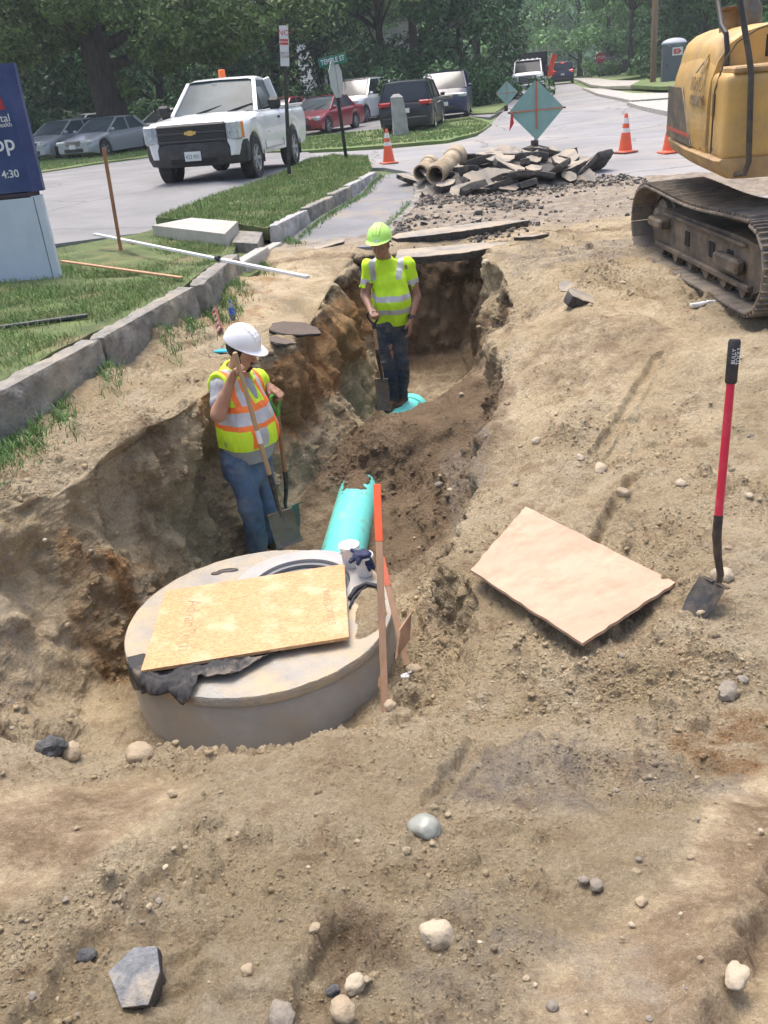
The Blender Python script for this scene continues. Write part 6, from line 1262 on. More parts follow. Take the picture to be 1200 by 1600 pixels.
# ------------------------------------------------------------------ granite curbs
GRAN = pm('rough_granite', (.27, .26, .24), .95, col2=(.13, .125, .115), vs=9, bump=1.0, bs=38, grime=(.34, .30, .23), gs=3, ga=.8)
GRANL = pm('pale_granite', (.50, .49, .47), .85, col2=(.30, .295, .29), vs=10, bump=.7, bs=45, grime=(.2, .19, .17), gs=5, ga=.7)
def block(name, label, p0, p1, h0, h1, wd, m, group, zb=-.12, seed=0, cat='curb stone', amp=.02):
    # face line p0 -> p1 (front), the block lies to the left of it
    p0, p1 = Vector((*p0, 0)), Vector((*p1, 0)); ax = p1-p0; L = ax.length; ax.normalize(); nl = Vector((-ax.y, ax.x, 0)); c = (p0+p1)/2; nx, nr = max(8, int(L/.035)), 1
    sec = [(0, 0), (0, .35), (0, .7), (.01, .93), (.05, 1), (.35, 1.0), (.65, 1.0), (.95, 1.0), (1, .93), (1, .5), (1, 0)]; prof = []
    for i in range(len(sec)-1):
        for k in range(3): prof.append((sec[i][0]+(sec[i+1][0]-sec[i][0])*k/3, sec[i][1]+(sec[i+1][1]-sec[i][1])*k/3))
    prof.append(sec[-1]); V = []; rings = []
    for i in range(nx+1):
        t = i/nx; h = h0+(h1-h0)*t; e = .012*(1 if i in (0, nx) else 0); rr = []
        for u, w in prof: rr.append(p0+ax*(t*L)+nl*(e+u*(wd-2*e))+Vector((0, 0, zb+(h-e-zb)*w))-c)
        rings.append(rr)
    b = MB(); b.loft(rings, cap=True, closed=True); V = np.array([tuple(v) for v in b.V]); n = fbm((V+np.array(c))*6+seed, 4)*amp+np.abs(perlin((V+np.array(c))*16+seed))*-amp*.7; N = np.zeros_like(V); cy_ = V @ np.array(nl)-wd/2
    N = np.outer(cy_/abs(wd/2), np.array(nl)); N[:, 2] = .5; V = V+N*n[:, None]; o = mesh(name, V, b.F, m, None, 40); o.location = c; return tag(o, label, cat, group)
G_ = 'rough granite curb stones along the lawn'
gfac = [((-3.42, 2.3), (-2.60, 4.95)), ((-2.59, 4.99), (-2.03, 6.82)), ((-2.02, 6.86), (-1.56, 8.55)), ((-1.49, 8.66), (-1.33, 10.4))]
lab = ['nearest granite curb stone, partly out of view', 'long granite curb stone with grass tufts at its foot', 'granite curb stone ending at the wide dark joint', 'granite curb stone beside the lying white rod']
for i, (a, c) in enumerate(gfac): block('granite_curb', lab[i], a, c, .30, .30 if i < 3 else .27, .17, GRAN, G_, seed=i*7)
block('concrete_curb', 'low concrete curb piece between the granite runs', (-1.30, 10.5), (-1.10, 11.5), .16, .14, .16, M_CONC, None, seed=3, amp=.004)
block('concrete_curb', 'lower concrete curb piece beside the undermined walk', (-1.10, 11.55), (-.98, 12.2), .10, .08, .14, M_CONC, None, seed=4, amp=.004)
lab = ['tilted granite curb stone at the start of the far lawn', 'weathered granite curb stone second along the far lawn', 'grey granite curb stone midway along the far lawn', 'pale granite curb stone near the orange cone', 'last pale granite curb stone by the orange cone']
fl = [((-1.02, 12.3), (-.66, 13.7), .30), ((-.65, 13.75), (-.28, 15.1), .27), ((-.27, 15.15), (.0, 16.2), .27), ((.0, 16.24), (.27, 17.3), .28), ((.28, 17.34), (.55, 18.6), .24)]
for i, (a, c, h) in enumerate(fl): h += gz1(*a)*.5; block('granite_curb', lab[i], a, c, h, h-.02, .15, GRANL if i > 2 or i == 0 else GRAN, 'granite curb stones along the far lawn', zb=-.1, seed=20+i*5)
for i, (a, c) in enumerate([((.36, 11.6), (.62, 12.9)), ((.63, 12.95), (.98, 14.4)), ((1.0, 14.45), (1.2, 15.9)), ((1.21, 15.95), (1.30, 18.0))]):
    block('street_curb', ['broken grey street curb stone at the trench end', 'grey street curb stone beside the long asphalt slab', 'grey street curb stone beside the rubble', 'street curb stone behind the rubble'][i], a, c, gz1(*a)+.06, gz1(*c)+.06, .14, GRAN, 'granite street curb stones by the walk', zb=-.15, seed=50+i*3)
S_ = gp(240, 352, .3), gp(345, 343, .3), gp(372, 347, .3), gp(345, 366, .3)
b = MB(); b.prism([(p.x, p.y) for p in [gp(238, 356, .3), gp(352, 370, .3), gp(372, 350, .3), gp(300, 344, .3)]], .12, .335); o = b.build('concrete_slab', M_CONC, smooth=False); tag(o, 'pale concrete walk slab between the two lawns', 'slab')
b = MB(); b.prism([(p.x, p.y) for p in [gp(362, 376, .22), gp(402, 378, .22), gp(410, 360, .22), gp(374, 358, .22)]], .0, .20); o = b.build('granite_step', GRAN, smooth=False); tag(o, 'low granite step next to the concrete walk slab', 'step')
# ------------------------------------------------------------------ lawns behind the curbs
lawnA = [(-3.59, 2.3), (-2.77, 4.95), (-2.2, 6.86), (-1.73, 8.6), (-1.50, 10.4), (-1.47, 10.6)]+[tuple(at(*p, .12)[:2]) for p in ((372, 366), (340, 366), (238, 357), (95, 362), (30, 376), (-200, 402))]+[(-12, 9), (-9, 2.3)]
def zA(x, y): return np.maximum(.25, .285+.02*np.sin(x*2+y))-.03*sstep(9.5, 10.7, y)+.0*x+np.clip((gz(x, y)-.3)*sstep(9, 12, y), -.1, .2)
lawn = sheet('lawn', lawnA, lambda x, y: zA(x, y)+.02*fbm(np.stack([x*3, y*3, x*0], 1), 3), M_TURF, .14)
lawnB = [(-1.17, 12.32), (-.80, 13.7), (-.43, 15.1), (-.15, 16.2), (.12, 17.3), (.40, 18.6), (.45, 19.0)]+[tuple(at(*p, .0)[:2]) for p in ((575, 250), (520, 249), (480, 256), (440, 272), (380, 292), (330, 312), (245, 352))]+[tuple(gp(372, 346, .3)[:2])]
def zB(x, y): d = (x-np.interp(y, [12.3, 18.6], [-1.17, .40])); return .25+gz(x, y)*.16+.04*sstep(0, -1.5, d)
lawn2 = sheet('lawn', lawnB, lambda x, y: zB(x, y)+.015*fbm(np.stack([x*3, y*3, x*0], 1), 3), M_TURF, .16)
GRS = pm('grass_blades', (.19, .30, .085), .7, col2=(.11, .20, .055), vs=2.4, bump=0, grime=(.30, .27, .13), gs=3.2, ga=.75, gcut=.52); GRS.node_tree.nodes['Principled BSDF'].inputs['Subsurface Weight'].default_value = 0
def grass(name, label, P, hgt, wd, seed=0, lean=.5, m=None):
    rs = np.random.RandomState(seed); P = np.asarray(P); n = len(P); a = rs.rand(n)*2*PI; h = hgt*(.45+.9*rs.rand(n)); w = wd*(.6+.8*rs.rand(n)); la = rs.rand(n)*2*PI; ln = h*lean*(.2+rs.rand(n))
    d = np.stack([np.cos(a), np.sin(a), a*0], 1)*w[:, None]/2; l = np.stack([np.cos(la), np.sin(la), la*0], 1)*ln[:, None]
    V = np.stack([P-d, P+d, P+l*.35+d*.7+np.array([0, 0, 1])*h[:, None]*.6, P+l*.35-d*.7+np.array([0, 0, 1])*h[:, None]*.6, P+l+np.array([0, 0, 1])*h[:, None]], 1).reshape(-1, 3)
    i = np.arange(n)*5; F = np.concatenate([np.stack([i, i+1, i+2, i+3], 1), np.stack([i+3, i+2, i+4, i+4], 1)]); me_f = [tuple(f) for f in F[:n]]+[tuple(f[:3]) for f in F[n:]]
    o = mesh(name, V, me_f, m or GRS, smooth=False); return tag(o, label, name.replace('_', ' '), kind='stuff')
def fill(poly, n, seed, zf, thin=None):
    rs = np.random.RandomState(seed); B = np.array(poly, float)[:, :2]; lo, hi = B.min(0), B.max(0); out = []
    P = lo+rs.rand(n, 2)*(hi-lo); inside = np.zeros(n, bool); j = len(B)-1
    for i in range(len(B)):
        xi, yi, xj, yj = *B[i], *B[j]; c = ((yi > P[:, 1]) != (yj > P[:, 1])) & (P[:, 0] < (xj-xi)*(P[:, 1]-yi)/(yj-yi+1e-12)+xi); inside ^= c; j = i
    P = P[inside]
    if thin is not None: P = P[rs.rand(len(P)) < thin(P)]
    return np.column_stack([P, zf(P[:, 0], P[:, 1])-.005])
thinA = lambda P: np.clip(.75+1.3*fbm(np.column_stack([P*1.3, P[:, 0]*0+3]), 3), .06, 1)*np.where(P[:, 0] > np.interp(P[:, 1], [2.3, 4.95, 6.86, 8.6, 10.4], [-3.59, -2.77, -2.2, -1.73, -1.5])-.14, .25, 1)
vis = [p for p in lawnA[:-3]]+[(-5.2, 12.5), (-4.6, 6), (-4.2, 2.3)]
grass('grass', 'short green lawn grass around the blue sign', fill(vis, 150000, 1, zA, thinA), .05, .006, 1, .9)
grass('grass', 'green lawn grass behind the far granite curb', fill(lawnB, 75000, 2, zB, lambda P: np.clip(.9+.8*fbm(np.column_stack([P*1.1, P[:, 0]*0]), 2), .2, 1)), .06, .009, 2, .8)
gs_poly = [at(*p)[:2] for p in ((60, 270), (150, 256), (235, 245), (330, 240), (480, 236), (600, 228), (700, 220), (752, 207), (766, 196), (735, 186), (690, 192), (600, 205), (480, 216), (300, 230), (150, 240), (50, 252))]
grass('grass', 'thin dry grass on the strip before the parked cars', fill(gs_poly, 60000, 3, lambda x, y: gz(x, y)+.05, lambda P: np.clip(.8+1.2*fbm(np.column_stack([P*.6, P[:, 0]*0]), 2), .15, 1)), .07, .03, 3, .6)
# tufts and weeds at the foot of the curbs
W_ = []; rs = np.random.RandomState(5)
for (x0, y0), n in (((-2.42, 5.35), 500), ((-2.32, 5.6), 420), ((-2.2, 5.95), 260), ((-2.5, 5.0), 300), ((-2.05, 6.7), 260), ((-1.62, 8.0), 260), ((-1.5, 8.6), 500), ((-1.40, 9.0), 420), ((-1.36, 9.5), 300), ((-2.65, 4.6), 300), ((-1.75, 7.6), 180), ((-1.22, 10.9), 300), ((-.95, 12.4), 260)):
    q = rs.randn(n, 2)*np.array([.05, .26]); q = q @ np.array([[math.cos(.3), math.sin(.3)], [-math.sin(.3), math.cos(.3)]])*1.0; xs, ys = x0+.05+q[:, 0], y0+q[:, 1]; W_ += [(a, c, max(sz(a, c), -.02)) for a, c in zip(xs, ys)]
for t in np.linspace(0, 1, 1500): y = 12.6+5.8*t+rs.randn()*.05; x = cx(y)+.09+abs(rs.randn())*.07; W_.append((x, y, gz1(x, y)+.03))
for t in np.linspace(0, 1, 420): y = 11.9+3*t; x = float(np.interp(y, [11.35, 12.2, 13.8, 15.1], [.32, .42, .82, 1.07]))-.10-abs(rs.randn())*.05; W_.append((x, y, gz1(x, y)+.03))
grass('weeds', 'green weeds sprouting along the foot of the curbs', W_, .06, .008, 9, 1.2, pm('weed_green', (.16, .28, .08), .7, col2=(.09, .18, .05), vs=6, bump=0))
# ------------------------------------------------------------------ monument sign
BLU = pm('navy_sign_panel', (.022, .045, .17), .35, var=.15, vs=2, bump=0, coat=.3, grime=(.10, .13, .25), gs=2, ga=.3); WBASE = pm('pale_sign_base', (.56, .62, .70), .45, var=.06, bump=.02, grime=(.4, .42, .42), gs=2, ga=.3)
sD = gp(92, 432, .29).y; A_ = atd(92, 432, sD); Tt = atd(17, 98, sD); mid = atd(63, 302, sD)
sg = empty('monument_sign', (A_.x, sD, .28), (0, 0, 0), 'tall navy blue hospital sign on a pale tapering base', 'sign')
xr0, xr1, xr2 = 0., mid.x-A_.x-.0, Tt.x-A_.x; zm, zt_ = mid.z-.28, Tt.z-.28; wS = 1.5
def tap(b, x0a, z0a, x1a, z1a, yd, ch=.10, bl=0):
    ra = lambda x, z: [(x-wS, 0, z), (x-ch, 0, z), (x, ch*.8, z), (x, yd, z), (x-wS, yd, z)]
    b.loft([ra(x0a, z0a), ra(x1a, z1a)])
b = MB(); tap(b, xr0, -.1, xr1-.02, zm-.02, .13, .06); b.build('base', WBASE, sg, False); b = MB(); tap(b, xr1-.045, zm-.03, xr1-.045, zm+.03, .12, .06); b.build('joint_band', pm('maroon_band', (.05, .03, .05), .6), sg, False)
b = MB(); tap(b, xr1+.015, zm+.02, xr2, zt_, .15, .09); b.build('sign_panel', BLU, sg, False)
b = MB(); b.bar((xr0-.062, -.003, -.1), (xr1-.082, -.003, zm-.03), .004, .006); b.build('panel_seam', TRIM, sg)
M = lambda x, z: Matrix(((1, 0, 0, x), (0, 0, -1, -.004), (0, 1, 0, z), (0, 0, 0, 1)))
def sp(px, py): q = atd(px, py, sD); return (q.x-A_.x)*1.005, q.z-.28
for s_, px, py, siz, al, fb in (('Hospital', 16, 184, .105, 'RIGHT', 0), ('Health', 19, 194, .062, 'RIGHT', 0), ('Shop', 23, 223, .215, 'RIGHT', 1), ('0 - 4:30', 30, 271, .105, 'RIGHT', 1)):
    x, z = sp(px, py); text('sign_lettering', s_, siz, WHITE_TXT, sg, M(x, z), .002, al, font_bold=bool(fb))
x, z = sp(4, 152); b = MB(); b.prism([(-.30, -.11), (0, -.11), (-.035, .09), (-.30, .09)], 0, .004, M(x, z)); b.build('red_emblem', pm('red_emblem', (.45, .03, .04), .5), sg)
# ------------------------------------------------------------------ rods, stakes on the grass
def rod(name, label, cat, p0, p1, r_, m, flat=None):
    c = (Vector(p0)+Vector(p1))/2; b = MB(); b.tube([Vector(p0)-c, Vector(p1)-c], r_, 12) if not flat else b.bar(Vector(p0)-c, Vector(p1)-c, flat[0], flat[1], b=.003); o = b.build(name, m); o.location = c; return tag(o, label, cat)
rod('white_rod', 'long white survey rod lying from the grass out over the trench bank', 'rod', gp(148, 366, .40), gp(481, 433, .24), .02, pm('white_rod_paint', (.78, .78, .77), .4, var=.05, grime=(.5, .45, .38), gs=8, ga=.4), flat=(.045, .03))
rod('rod_joint', 'small dark clamp on the lying white rod', 'clamp', gp(338, 403, .315), gp(342, 404, .312), .03, TRIM)
rod('short_stick', 'short pale stick lying across the white rod in the grass', 'stick', gp(190, 373, .35), gp(209, 381, .34), .02, WOOD, flat=(.05, .02))
stick('wooden_stake', 'wooden stake standing upright in the lawn beside the blue sign', 'stake', gp(189, 392, .26), atd(162, 231, gp(189, 392, .26).y-.05), .042, .022, pm('reddish_stake', (.40, .20, .10), .8, col2=(.27, .13, .07), vs=14, stretch=(1, 1, .2)))
rod('wooden_lath', 'wooden lath lying in the grass from the sign to the curb', 'lath', gp(96, 408, .33), gp(284, 434, .305), .02, pm('pale_lath', (.50, .30, .17), .8, col2=(.36, .2, .11), vs=9), flat=(.045, .02))
rod('black_hose', 'black plastic hose lying on the lawn below the blue sign', 'hose', gp(-60, 520, .33), gp(137, 493, .315), .02, pm('black_hose_plastic', (.03, .035, .035), .5))
# ------------------------------------------------------------------ cones
CON = pm('orange_cone_plastic', (.88, .12, .04), .5, var=.1, vs=6, bump=.05, grime=(.35, .15, .08), gs=7, ga=.4); CONW = pm('cone_reflective_white', (.78, .76, .74), .4, var=.05, bump=.05, grime=(.5, .45, .4), gs=9, ga=.5)
def cone(px, py, label, rz=.2):
    p = at(px, py); p.z = gz1(p.x, p.y)+.003; c = empty('traffic_cone', p, (0, 0, rz), label, 'traffic cone', 'orange traffic cones on the street')
    H_ = .71; rr = lambda z: .135-.105*(z-.03)/(H_-.03)
    b = MB(); b.lathe([(rr(.03)+.03, .03), (rr(.05), .05), (rr(.66), .66), (.028, .70), (.022, .71), (.001, .71)], 28); b.build('cone_body', CON, c)
    b = MB(); b.box((0, 0, .017), (.36, .36, .03), b=.012); b.build('cone_base', CON if 'edge' in label else pm('dirty_cone_base', (.40, .10, .06), .7, grime=(.08, .07, .06), gs=6, ga=.8), c)
    for z0, z1 in ((.37, .45), (.53, .63)): b = MB(); b.lathe([(rr(z0)+.002, z0), (rr(z1)+.002, z1)], 28); b.build('reflective_band', CONW, c)
cone(608, 256, 'orange cone standing by the pale granite curb end'); cone(977, 239, 'orange cone alone on the street with a dirty base', .5); cone(1046, 239, 'orange cone half hidden at the edge of the excavator', .1)
# ------------------------------------------------------------------ diamond signs seen from behind
FAB = pm('translucent_sign_fabric', (.24, .42, .37), .7, var=.12, vs=1.5, bump=.1, grime=(.16, .26, .24), gs=2, ga=.4)
def diamond(cx_, cy_, hd_, base, label, rz, red=True):
    B_ = at(*base); B_.z = gz1(B_.x, B_.y); ppm = CAM_F/(B_.y*_ct-(B_.z-CAM_H)*_st); s_ = hd_/ppm; C_ = atd(cx_, cy_, B_.y); d = empty('diamond_sign', B_, (0, 0, rz), label, 'road sign', 'diamond road work signs seen from behind'); h = C_.z-B_.z; ox = C_.x-B_.x
    tl = ox/h; Mt = Matrix(((1, 0, tl, 0), (0, 1, 0, 0), (0, 0, 1, 0), (0, 0, 0, 1)))
    V = []; F = []; n = 12
    for i in range(n+1):
        for k in range(n+1):
            u, w = -1+2*i/n, -1+2*k/n; X, Z = (u+w)/2*s_, (w-u)/2*s_; V.append((ox+X+Z*tl*0, -.03*(1-u*u)*(1-w*w)*s_, h+Z))
    F = [(i*(n+1)+k, (i+1)*(n+1)+k, (i+1)*(n+1)+k+1, i*(n+1)+k+1) for i in range(n) for k in range(n)]; mesh('fabric_panel', V, F, FAB, d)
    b = MB(); y = -.04*s_-.02; b.bar((ox-s_, y+.02, h), (ox+s_, y+.02, h), .02, .045*s_, b=.003, up=(0, 1, 0)); b.bar((ox, y, h-s_*.62), (ox, y, h+s_), .045*s_, .02, b=.003, up=(0, 1, 0)); b.build('cross_brace', pm('orange_brace', (.62, .15, .07), .5, grime=(.3, .12, .08), gs=8), d)
    b = MB(); b.box((ox-s_, y, h), (.08*s_, .03, .06*s_), b=.005); b.box((ox+s_, y, h), (.08*s_, .03, .06*s_), b=.005); b.box((ox, y, h+s_*.98), (.06*s_, .03, .1*s_), b=.005); b.build('corner_pocket', TRIM, d)
    b = MB(); b.tube([(0, .03, .15), (ox, .02, h-s_*.3)], .016, 8); b.build('mast', STEEL, d)
    b = MB(); b.box((0, .03, .16), (.16, .06, .22), b=.01)
    for a in (.6, 2.5, 3.9, 5.5): b.bar((0, .03, .18), (.62*math.cos(a), .03+.62*math.sin(a), .02), .035, .02, b=.003)
    b.build('stand', DSTEEL, d)
    if red: b = MB(); b.add([(ox-s_*.93, y, h-.04), (ox-s_*.86, y-.01, h-.04), (ox-s_*.84, y-.03, h-.36*s_), (ox-s_*1.0, y+.02, h-.62*s_)], [(0, 1, 2, 3)]); b.build('flag_strip', pm('red_flag_strip', (.5, .03, .04), .7), d)
diamond(838, 172, 43, (836, 240), 'larger pale green diamond sign with orange cross beside the rubble pile', .02)
diamond(792, 145, 17.5, (791, 176), 'smaller pale green diamond sign far behind the larger one', .05, False)
# ------------------------------------------------------------------ sign posts
POST = pm('dark_green_post', (.035, .045, .04), .6, .3, var=.3, grime=(.12, .09, .06), gs=9, ga=.6)
def pxpost(base, top, name, label, cat, r_=.03, zf=None):
    B_ = at(*base); B_.z = gz1(B_.x, B_.y)
    if zf is not None: B_ = gp(base[0], base[1], zf)
    T_ = atd(top[0], top[1], B_.y); e = empty(name, B_, (0, 0, 0), label, cat); b = MB(); d = T_-B_; b.box((0, 0, 0), (r_*2, .012, d.length), b=.002); b.box((0, .02, 0), (.012, r_*1.3, d.length))
    z = d.normalized(); x = Vector((1, 0, 0)); x = (x-z*x.dot(z)).normalized(); y = z.cross(x); M_ = Matrix((x, y, z)).transposed().to_4x4(); M_.translation = d/2; o = b.build('post', POST, e); o.matrix_local = M_; M2 = M_.copy(); M2.translation = (0, 0, 0); return e, M2, d.length, B_
B0 = gp(452, 271, .34); e = None
e, M2, Lp, B_ = pxpost((452, 272), (443, 40), 'parking_sign', 'no parking sign on a dark post in the far lawn', 'sign', .035, .42)
hS, wS2 = .62, .155; M3 = M2 @ Matrix.Translation((0, -.02, Lp-hS/2)) @ Matrix.Rotation(R(90), 4, 'X')
sS = 52/ (CAM_F/(B_.y*_ct+1)); wS2 = 13/(CAM_F/(B_.y*_ct+1)); hS = sS; M3 = M2 @ Matrix.Translation((0, -.02, Lp-hS/2)) @ Matrix.Rotation(R(90), 4, 'X')
b = MB(); b.box((0, 0, 0), (wS2, hS, .004), b=.001); o = b.build('sign_plate', pm('sign_white', (.62, .62, .62), .4, var=.05, bump=0), e); o.matrix_local = M3
b = MB(); b.box((0, hS*.10, .003), (wS2*.9, hS*.14, .002)); o = b.build('red_band', pm('sign_red', (.55, .05, .05), .5, bump=0), e); o.matrix_local = M3
text('sign_lettering', 'NO', hS*.19, pm('sign_red_ink', (.5, .06, .06), .5, bump=0), e, M3 @ Matrix.Translation((0, hS*.32, .004)), .0008); text('sign_lettering', 'PARKING', hS*.075, WHITE_TXT, e, M3 @ Matrix.Translation((0, hS*.10, .005)), .0008, sx=.9); text('sign_lettering', 'HERE TO\nCORNER', hS*.085, pm('sign_dark_ink', (.25, .12, .12), .5, bump=0), e, M3 @ Matrix.Translation((0, -hS*.22, .004)), .0008, sx=.8)
e, M2, Lp, B_ = pxpost((541, 248), (520, 96), 'street_name_sign', 'green street name sign and back of a stop sign on one leaning post', 'sign', .04, .30)
pm1 = 1/(CAM_F/(B_.y*_ct+1)); GRN = pm('sign_green', (.02, .17, .11), .4, bump=0, var=.05)
M3 = M2 @ Matrix.Translation((0, -.03, Lp+.02)) @ Matrix.Rotation(R(-5), 4, 'Y') @ Matrix.Rotation(R(90), 4, 'X'); b = MB(); b.box((0, 0, 0), (42*pm1, 12.5*pm1, .006), b=.002); o = b.build('name_plate', GRN, e); o.matrix_local = M3
text('street_lettering', 'TEMPLE ST', 9.5*pm1, WHITE_TXT, e, M3 @ Matrix.Translation((0, 0, .004)), .001, sx=.80, font_bold=True)
M3 = M2 @ Matrix.Translation((.02, -.03, Lp-.36)) @ Matrix.Rotation(R(68), 4, 'Z') @ Matrix.Rotation(R(90), 4, 'X'); b = MB(); rO = 27*pm1; b.prism([(rO*math.cos(PI/8+k*PI/4), rO*math.sin(PI/8+k*PI/4)) for k in range(8)], -.003, .003); o = b.build('stop_sign_back', pm('bare_aluminium', (.42, .45, .45), .4, .5, var=.1), e, False); o.matrix_local = M3
# granite marker and thin posts
B_ = at(628, 214); B_.z = gz1(B_.x, B_.y); k = 1/(CAM_F/(B_.y*_ct+1)); T_ = atd(619, 147, B_.y); S = SDF(B_+Vector((-.5, -.5, -.2)), B_+Vector((.5, .5, 2.0)), .03); S.D[:] = 9
b = MB(); h = (T_.z-B_.z); ww = 22*k; dx = T_.x-B_.x; rings = [[(B_.x+dx*t+sx_*ww*(.55-.14*t)+.0, B_.y+sy*ww*(.5-.1*t), B_.z+(h+.0)*t) for sx_, sy in ((-1, -1), (1, -1), (1, 1), (-1, 1))] for t in np.linspace(-.05, .93, 16)]+[[(B_.x+dx+sx_*ww*.18, B_.y+sy*ww*.15, B_.z+h) for sx_, sy in ((-1, -1), (1, -1), (1, 1), (-1, 1))]]
b.loft(rings); V = np.array([tuple(v) for v in b.V]); V += fbm(V*3, 3)[:, None]*.02; c = Vector((B_.x, B_.y, B_.z)); o = mesh('granite_post', V-np.array(c), b.F, GRANL, smooth=20); o.location = c; tag(o, 'leaning rough granite post standing on the grass strip', 'granite post')
def post2(base, top, name, label, cat, r_, m):
    B_ = at(*base); B_.z = gz1(B_.x, B_.y); T_ = atd(top[0], top[1], B_.y); b = MB(); b.tube([(0, 0, -.05), T_-B_], r_, 12); o = b.build(name, m); o.location = B_; return tag(o, label, cat), B_, T_
post2((738, 166), (736, 122), 'wooden_post', 'slim reddish wooden post at the corner of the far lot', 'post', .06, WOOD2)
up_, B_, T_ = post2((1020, 133), (1026, -60), 'utility_pole', 'tall brown wooden utility pole beside the portable toilet', 'utility pole', .17, pm('creosoted_pole', (.30, .20, .13), .85, col2=(.20, .13, .08), vs=5, stretch=(1, 1, .1)))
post2((852, 132), (850, 78), 'utility_pole', 'distant pale utility pole with two short arms above the far truck', 'utility pole', .12, M_CONC)
q = [o for o in SC.objects if o.name.startswith('utility_pole')][-1]; B_ = q.location; b = MB(); T_ = atd(850, 80, B_.y)-B_; b.bar(T_+Vector((-1.2, 0, 0)), T_+Vector((1.2, 0, 0)), .12, .14); b.bar(T_+Vector((-1.0, 0, 0)), T_+Vector((0, 0, -1.2)), .07, .07); b.bar(T_+Vector((1.0, 0, 0)), T_+Vector((0, 0, -1.2)), .07, .07); b.build('crossarm', M_CONC, q)
# orange flag on the street
B_ = at(853, 136); B_.z = gz1(B_.x, B_.y); e = empty('warning_flag', B_, (0, 0, 0), 'orange warning flag on a pole beside the far white truck', 'flag'); A_, C_ = atd(852, 118, B_.y)-B_, atd(863, 83, B_.y)-B_; b = MB(); b.tube([(0, 0, 0), A_, C_], .03, 6); b.build('flag_pole', WHITEP, e)
d = (C_-A_); n = 10; V = []; 
for i in range(n+1):
    for k in range(5): V.append(A_+d*(i/n)+Vector((.55*k/4*(1-.3*i/n), .12*math.sin(k*1.3+i*.5), -.2*k/4)))
mesh('flag_cloth', V, [(i*5+k, (i+1)*5+k, (i+1)*5+k+1, i*5+k+1) for i in range(n) for k in range(4)], pm('flag_orange', (.9, .10, .03), .7), e)
# far stop sign
B_ = at(938, 122); B_.z = gz1(B_.x, B_.y); e = empty('stop_sign', B_, (0, 0, R(-12)), 'small red stop sign in front of the far light green trees', 'sign'); h = atd(941, 90, B_.y).z-B_.z; b = MB(); b.tube([(0, .03, 0), (0, .03, h)], .04, 8); b.build('post', STEEL, e)
rO = 8/(CAM_F/(B_.y*_ct)); M = Matrix(((1, 0, 0, 0), (0, 0, -1, 0), (0, 1, 0, h), (0, 0, 0, 1))); b = MB(); b.prism([(rO*math.cos(PI/8+k*PI/4), rO*math.sin(PI/8+k*PI/4)) for k in range(8)], 0, .01, M); b.build('sign_plate', pm('stop_red', (.45, .03, .04), .5, bump=0), e, False); text('sign_lettering', 'STOP', rO*.75, WHITE_TXT, e, M @ Matrix.Translation((0, 0, .012)), .002, sx=.85)
# portable toilet
B_ = at(1050, 131); B_.z = gz1(B_.x, B_.y); k = 1/(CAM_F/(B_.y*_ct+1)); wP, hP = 33*k, 56*k; e = empty('portable_toilet', B_, (0, 0, R(-14)), 'grey portable toilet with a pale domed roof', 'portable toilet'); GP = pm('grey_plastic_wall', (.13, .14, .16), .6, var=.1)
b = MB(); b.box((0, 0, hP/2), (wP, wP, hP), b=.04); b.build('cabin', GP, e); b = MB(); b.loft([[(x*wP*.52*s_, y*wP*.52*s_, hP+dz) for x, y in ((-1, -1), (1, -1), (1, 1), (-1, 1))] for s_, dz in ((1, -.03), (1, .03), (.85, .15), (.5, .24), (.1, .27))]); b.build('roof', pm('pale_grey_roof', (.42, .45, .50), .5), e)
b = MB(); b.box((0, -wP/2-.012, hP*.46), (wP*.74, .02, hP*.82), b=.008); dr_ = b.build('door', GP, e); b = MB(); b.box((-wP*.3, -wP/2-.03, hP*.45), (.04, .03, .25)); b.build('handle', TRIM, dr_)
for z in (.3, .5, .65): b = MB(); b.box((0, -wP/2-.026, hP*z), (wP*.6, .012, .03)); b.build('door_rib', GP, dr_)
MS = lambda x, z: Matrix(((1, 0, 0, x), (0, 0, -1, -wP/2-.03), (0, 1, 0, z), (0, 0, 0, 1)))
b = MB(); b.prism([(-.27, -.2), (.27, -.2), (.27, .2), (-.27, .2)], 0, .004, MS(.16, hP*.80)); b.build('notice_plate', PLATE, e); b = MB(); b.prism([(-.2, -.13), (.08, -.13), (.22, .0), (.08, .13), (-.2, .13)], .004, .007, MS(.16, hP*.80)); b.build('red_mark', pm('red_mark', (.6, .04, .04), .5), e); text('notice_lettering', 'D', .2, WHITE_TXT, e, MS(.14, hP*.80) @ Matrix.Translation((0, 0, .008)), .001); text('notice_lettering', 'BEST WAY', .16, pm('grey_ink', (.4, .42, .45), .6), e, MS(0, hP*.955), .001)
# kerb islands on the far right
for i, pts in enumerate([[(912, 140), (935, 150), (990, 162), (1075, 156), (1075, 150), (990, 150), (940, 142)], [(983, 165), (1006, 172), (1090, 190), (1200, 190), (1200, 168), (1075, 158), (1030, 162)], [(898, 124), (925, 135), (945, 138), (1075, 140), (1075, 128), (960, 128), (930, 124)]]):
    P = [at(*p) for p in pts]; o = sheet('sidewalk', P, lambda x, y: gz(x, y)+.12, M_CONC, 1.0)
    b = MB(); n = len(P)
    for a in range(n//2+1): q0, q1 = P[a], P[(a+1) % n]; b.bar((q0.x, q0.y, gz1(q0.x, q0.y)+.05), (q1.x, q1.y, gz1(q1.x, q1.y)+.05), .16, .15)
    o = b.build('kerb', M_CONC, smooth=False); tag(o, kind='structure')
sheet('far_lawn', [at(*p) for p in ((920, 124), (945, 130), (1010, 120), (1100, 112), (1100, 96), (1000, 100), (940, 112))], lambda x, y: gz(x, y)+.10, M_FAR, 2)
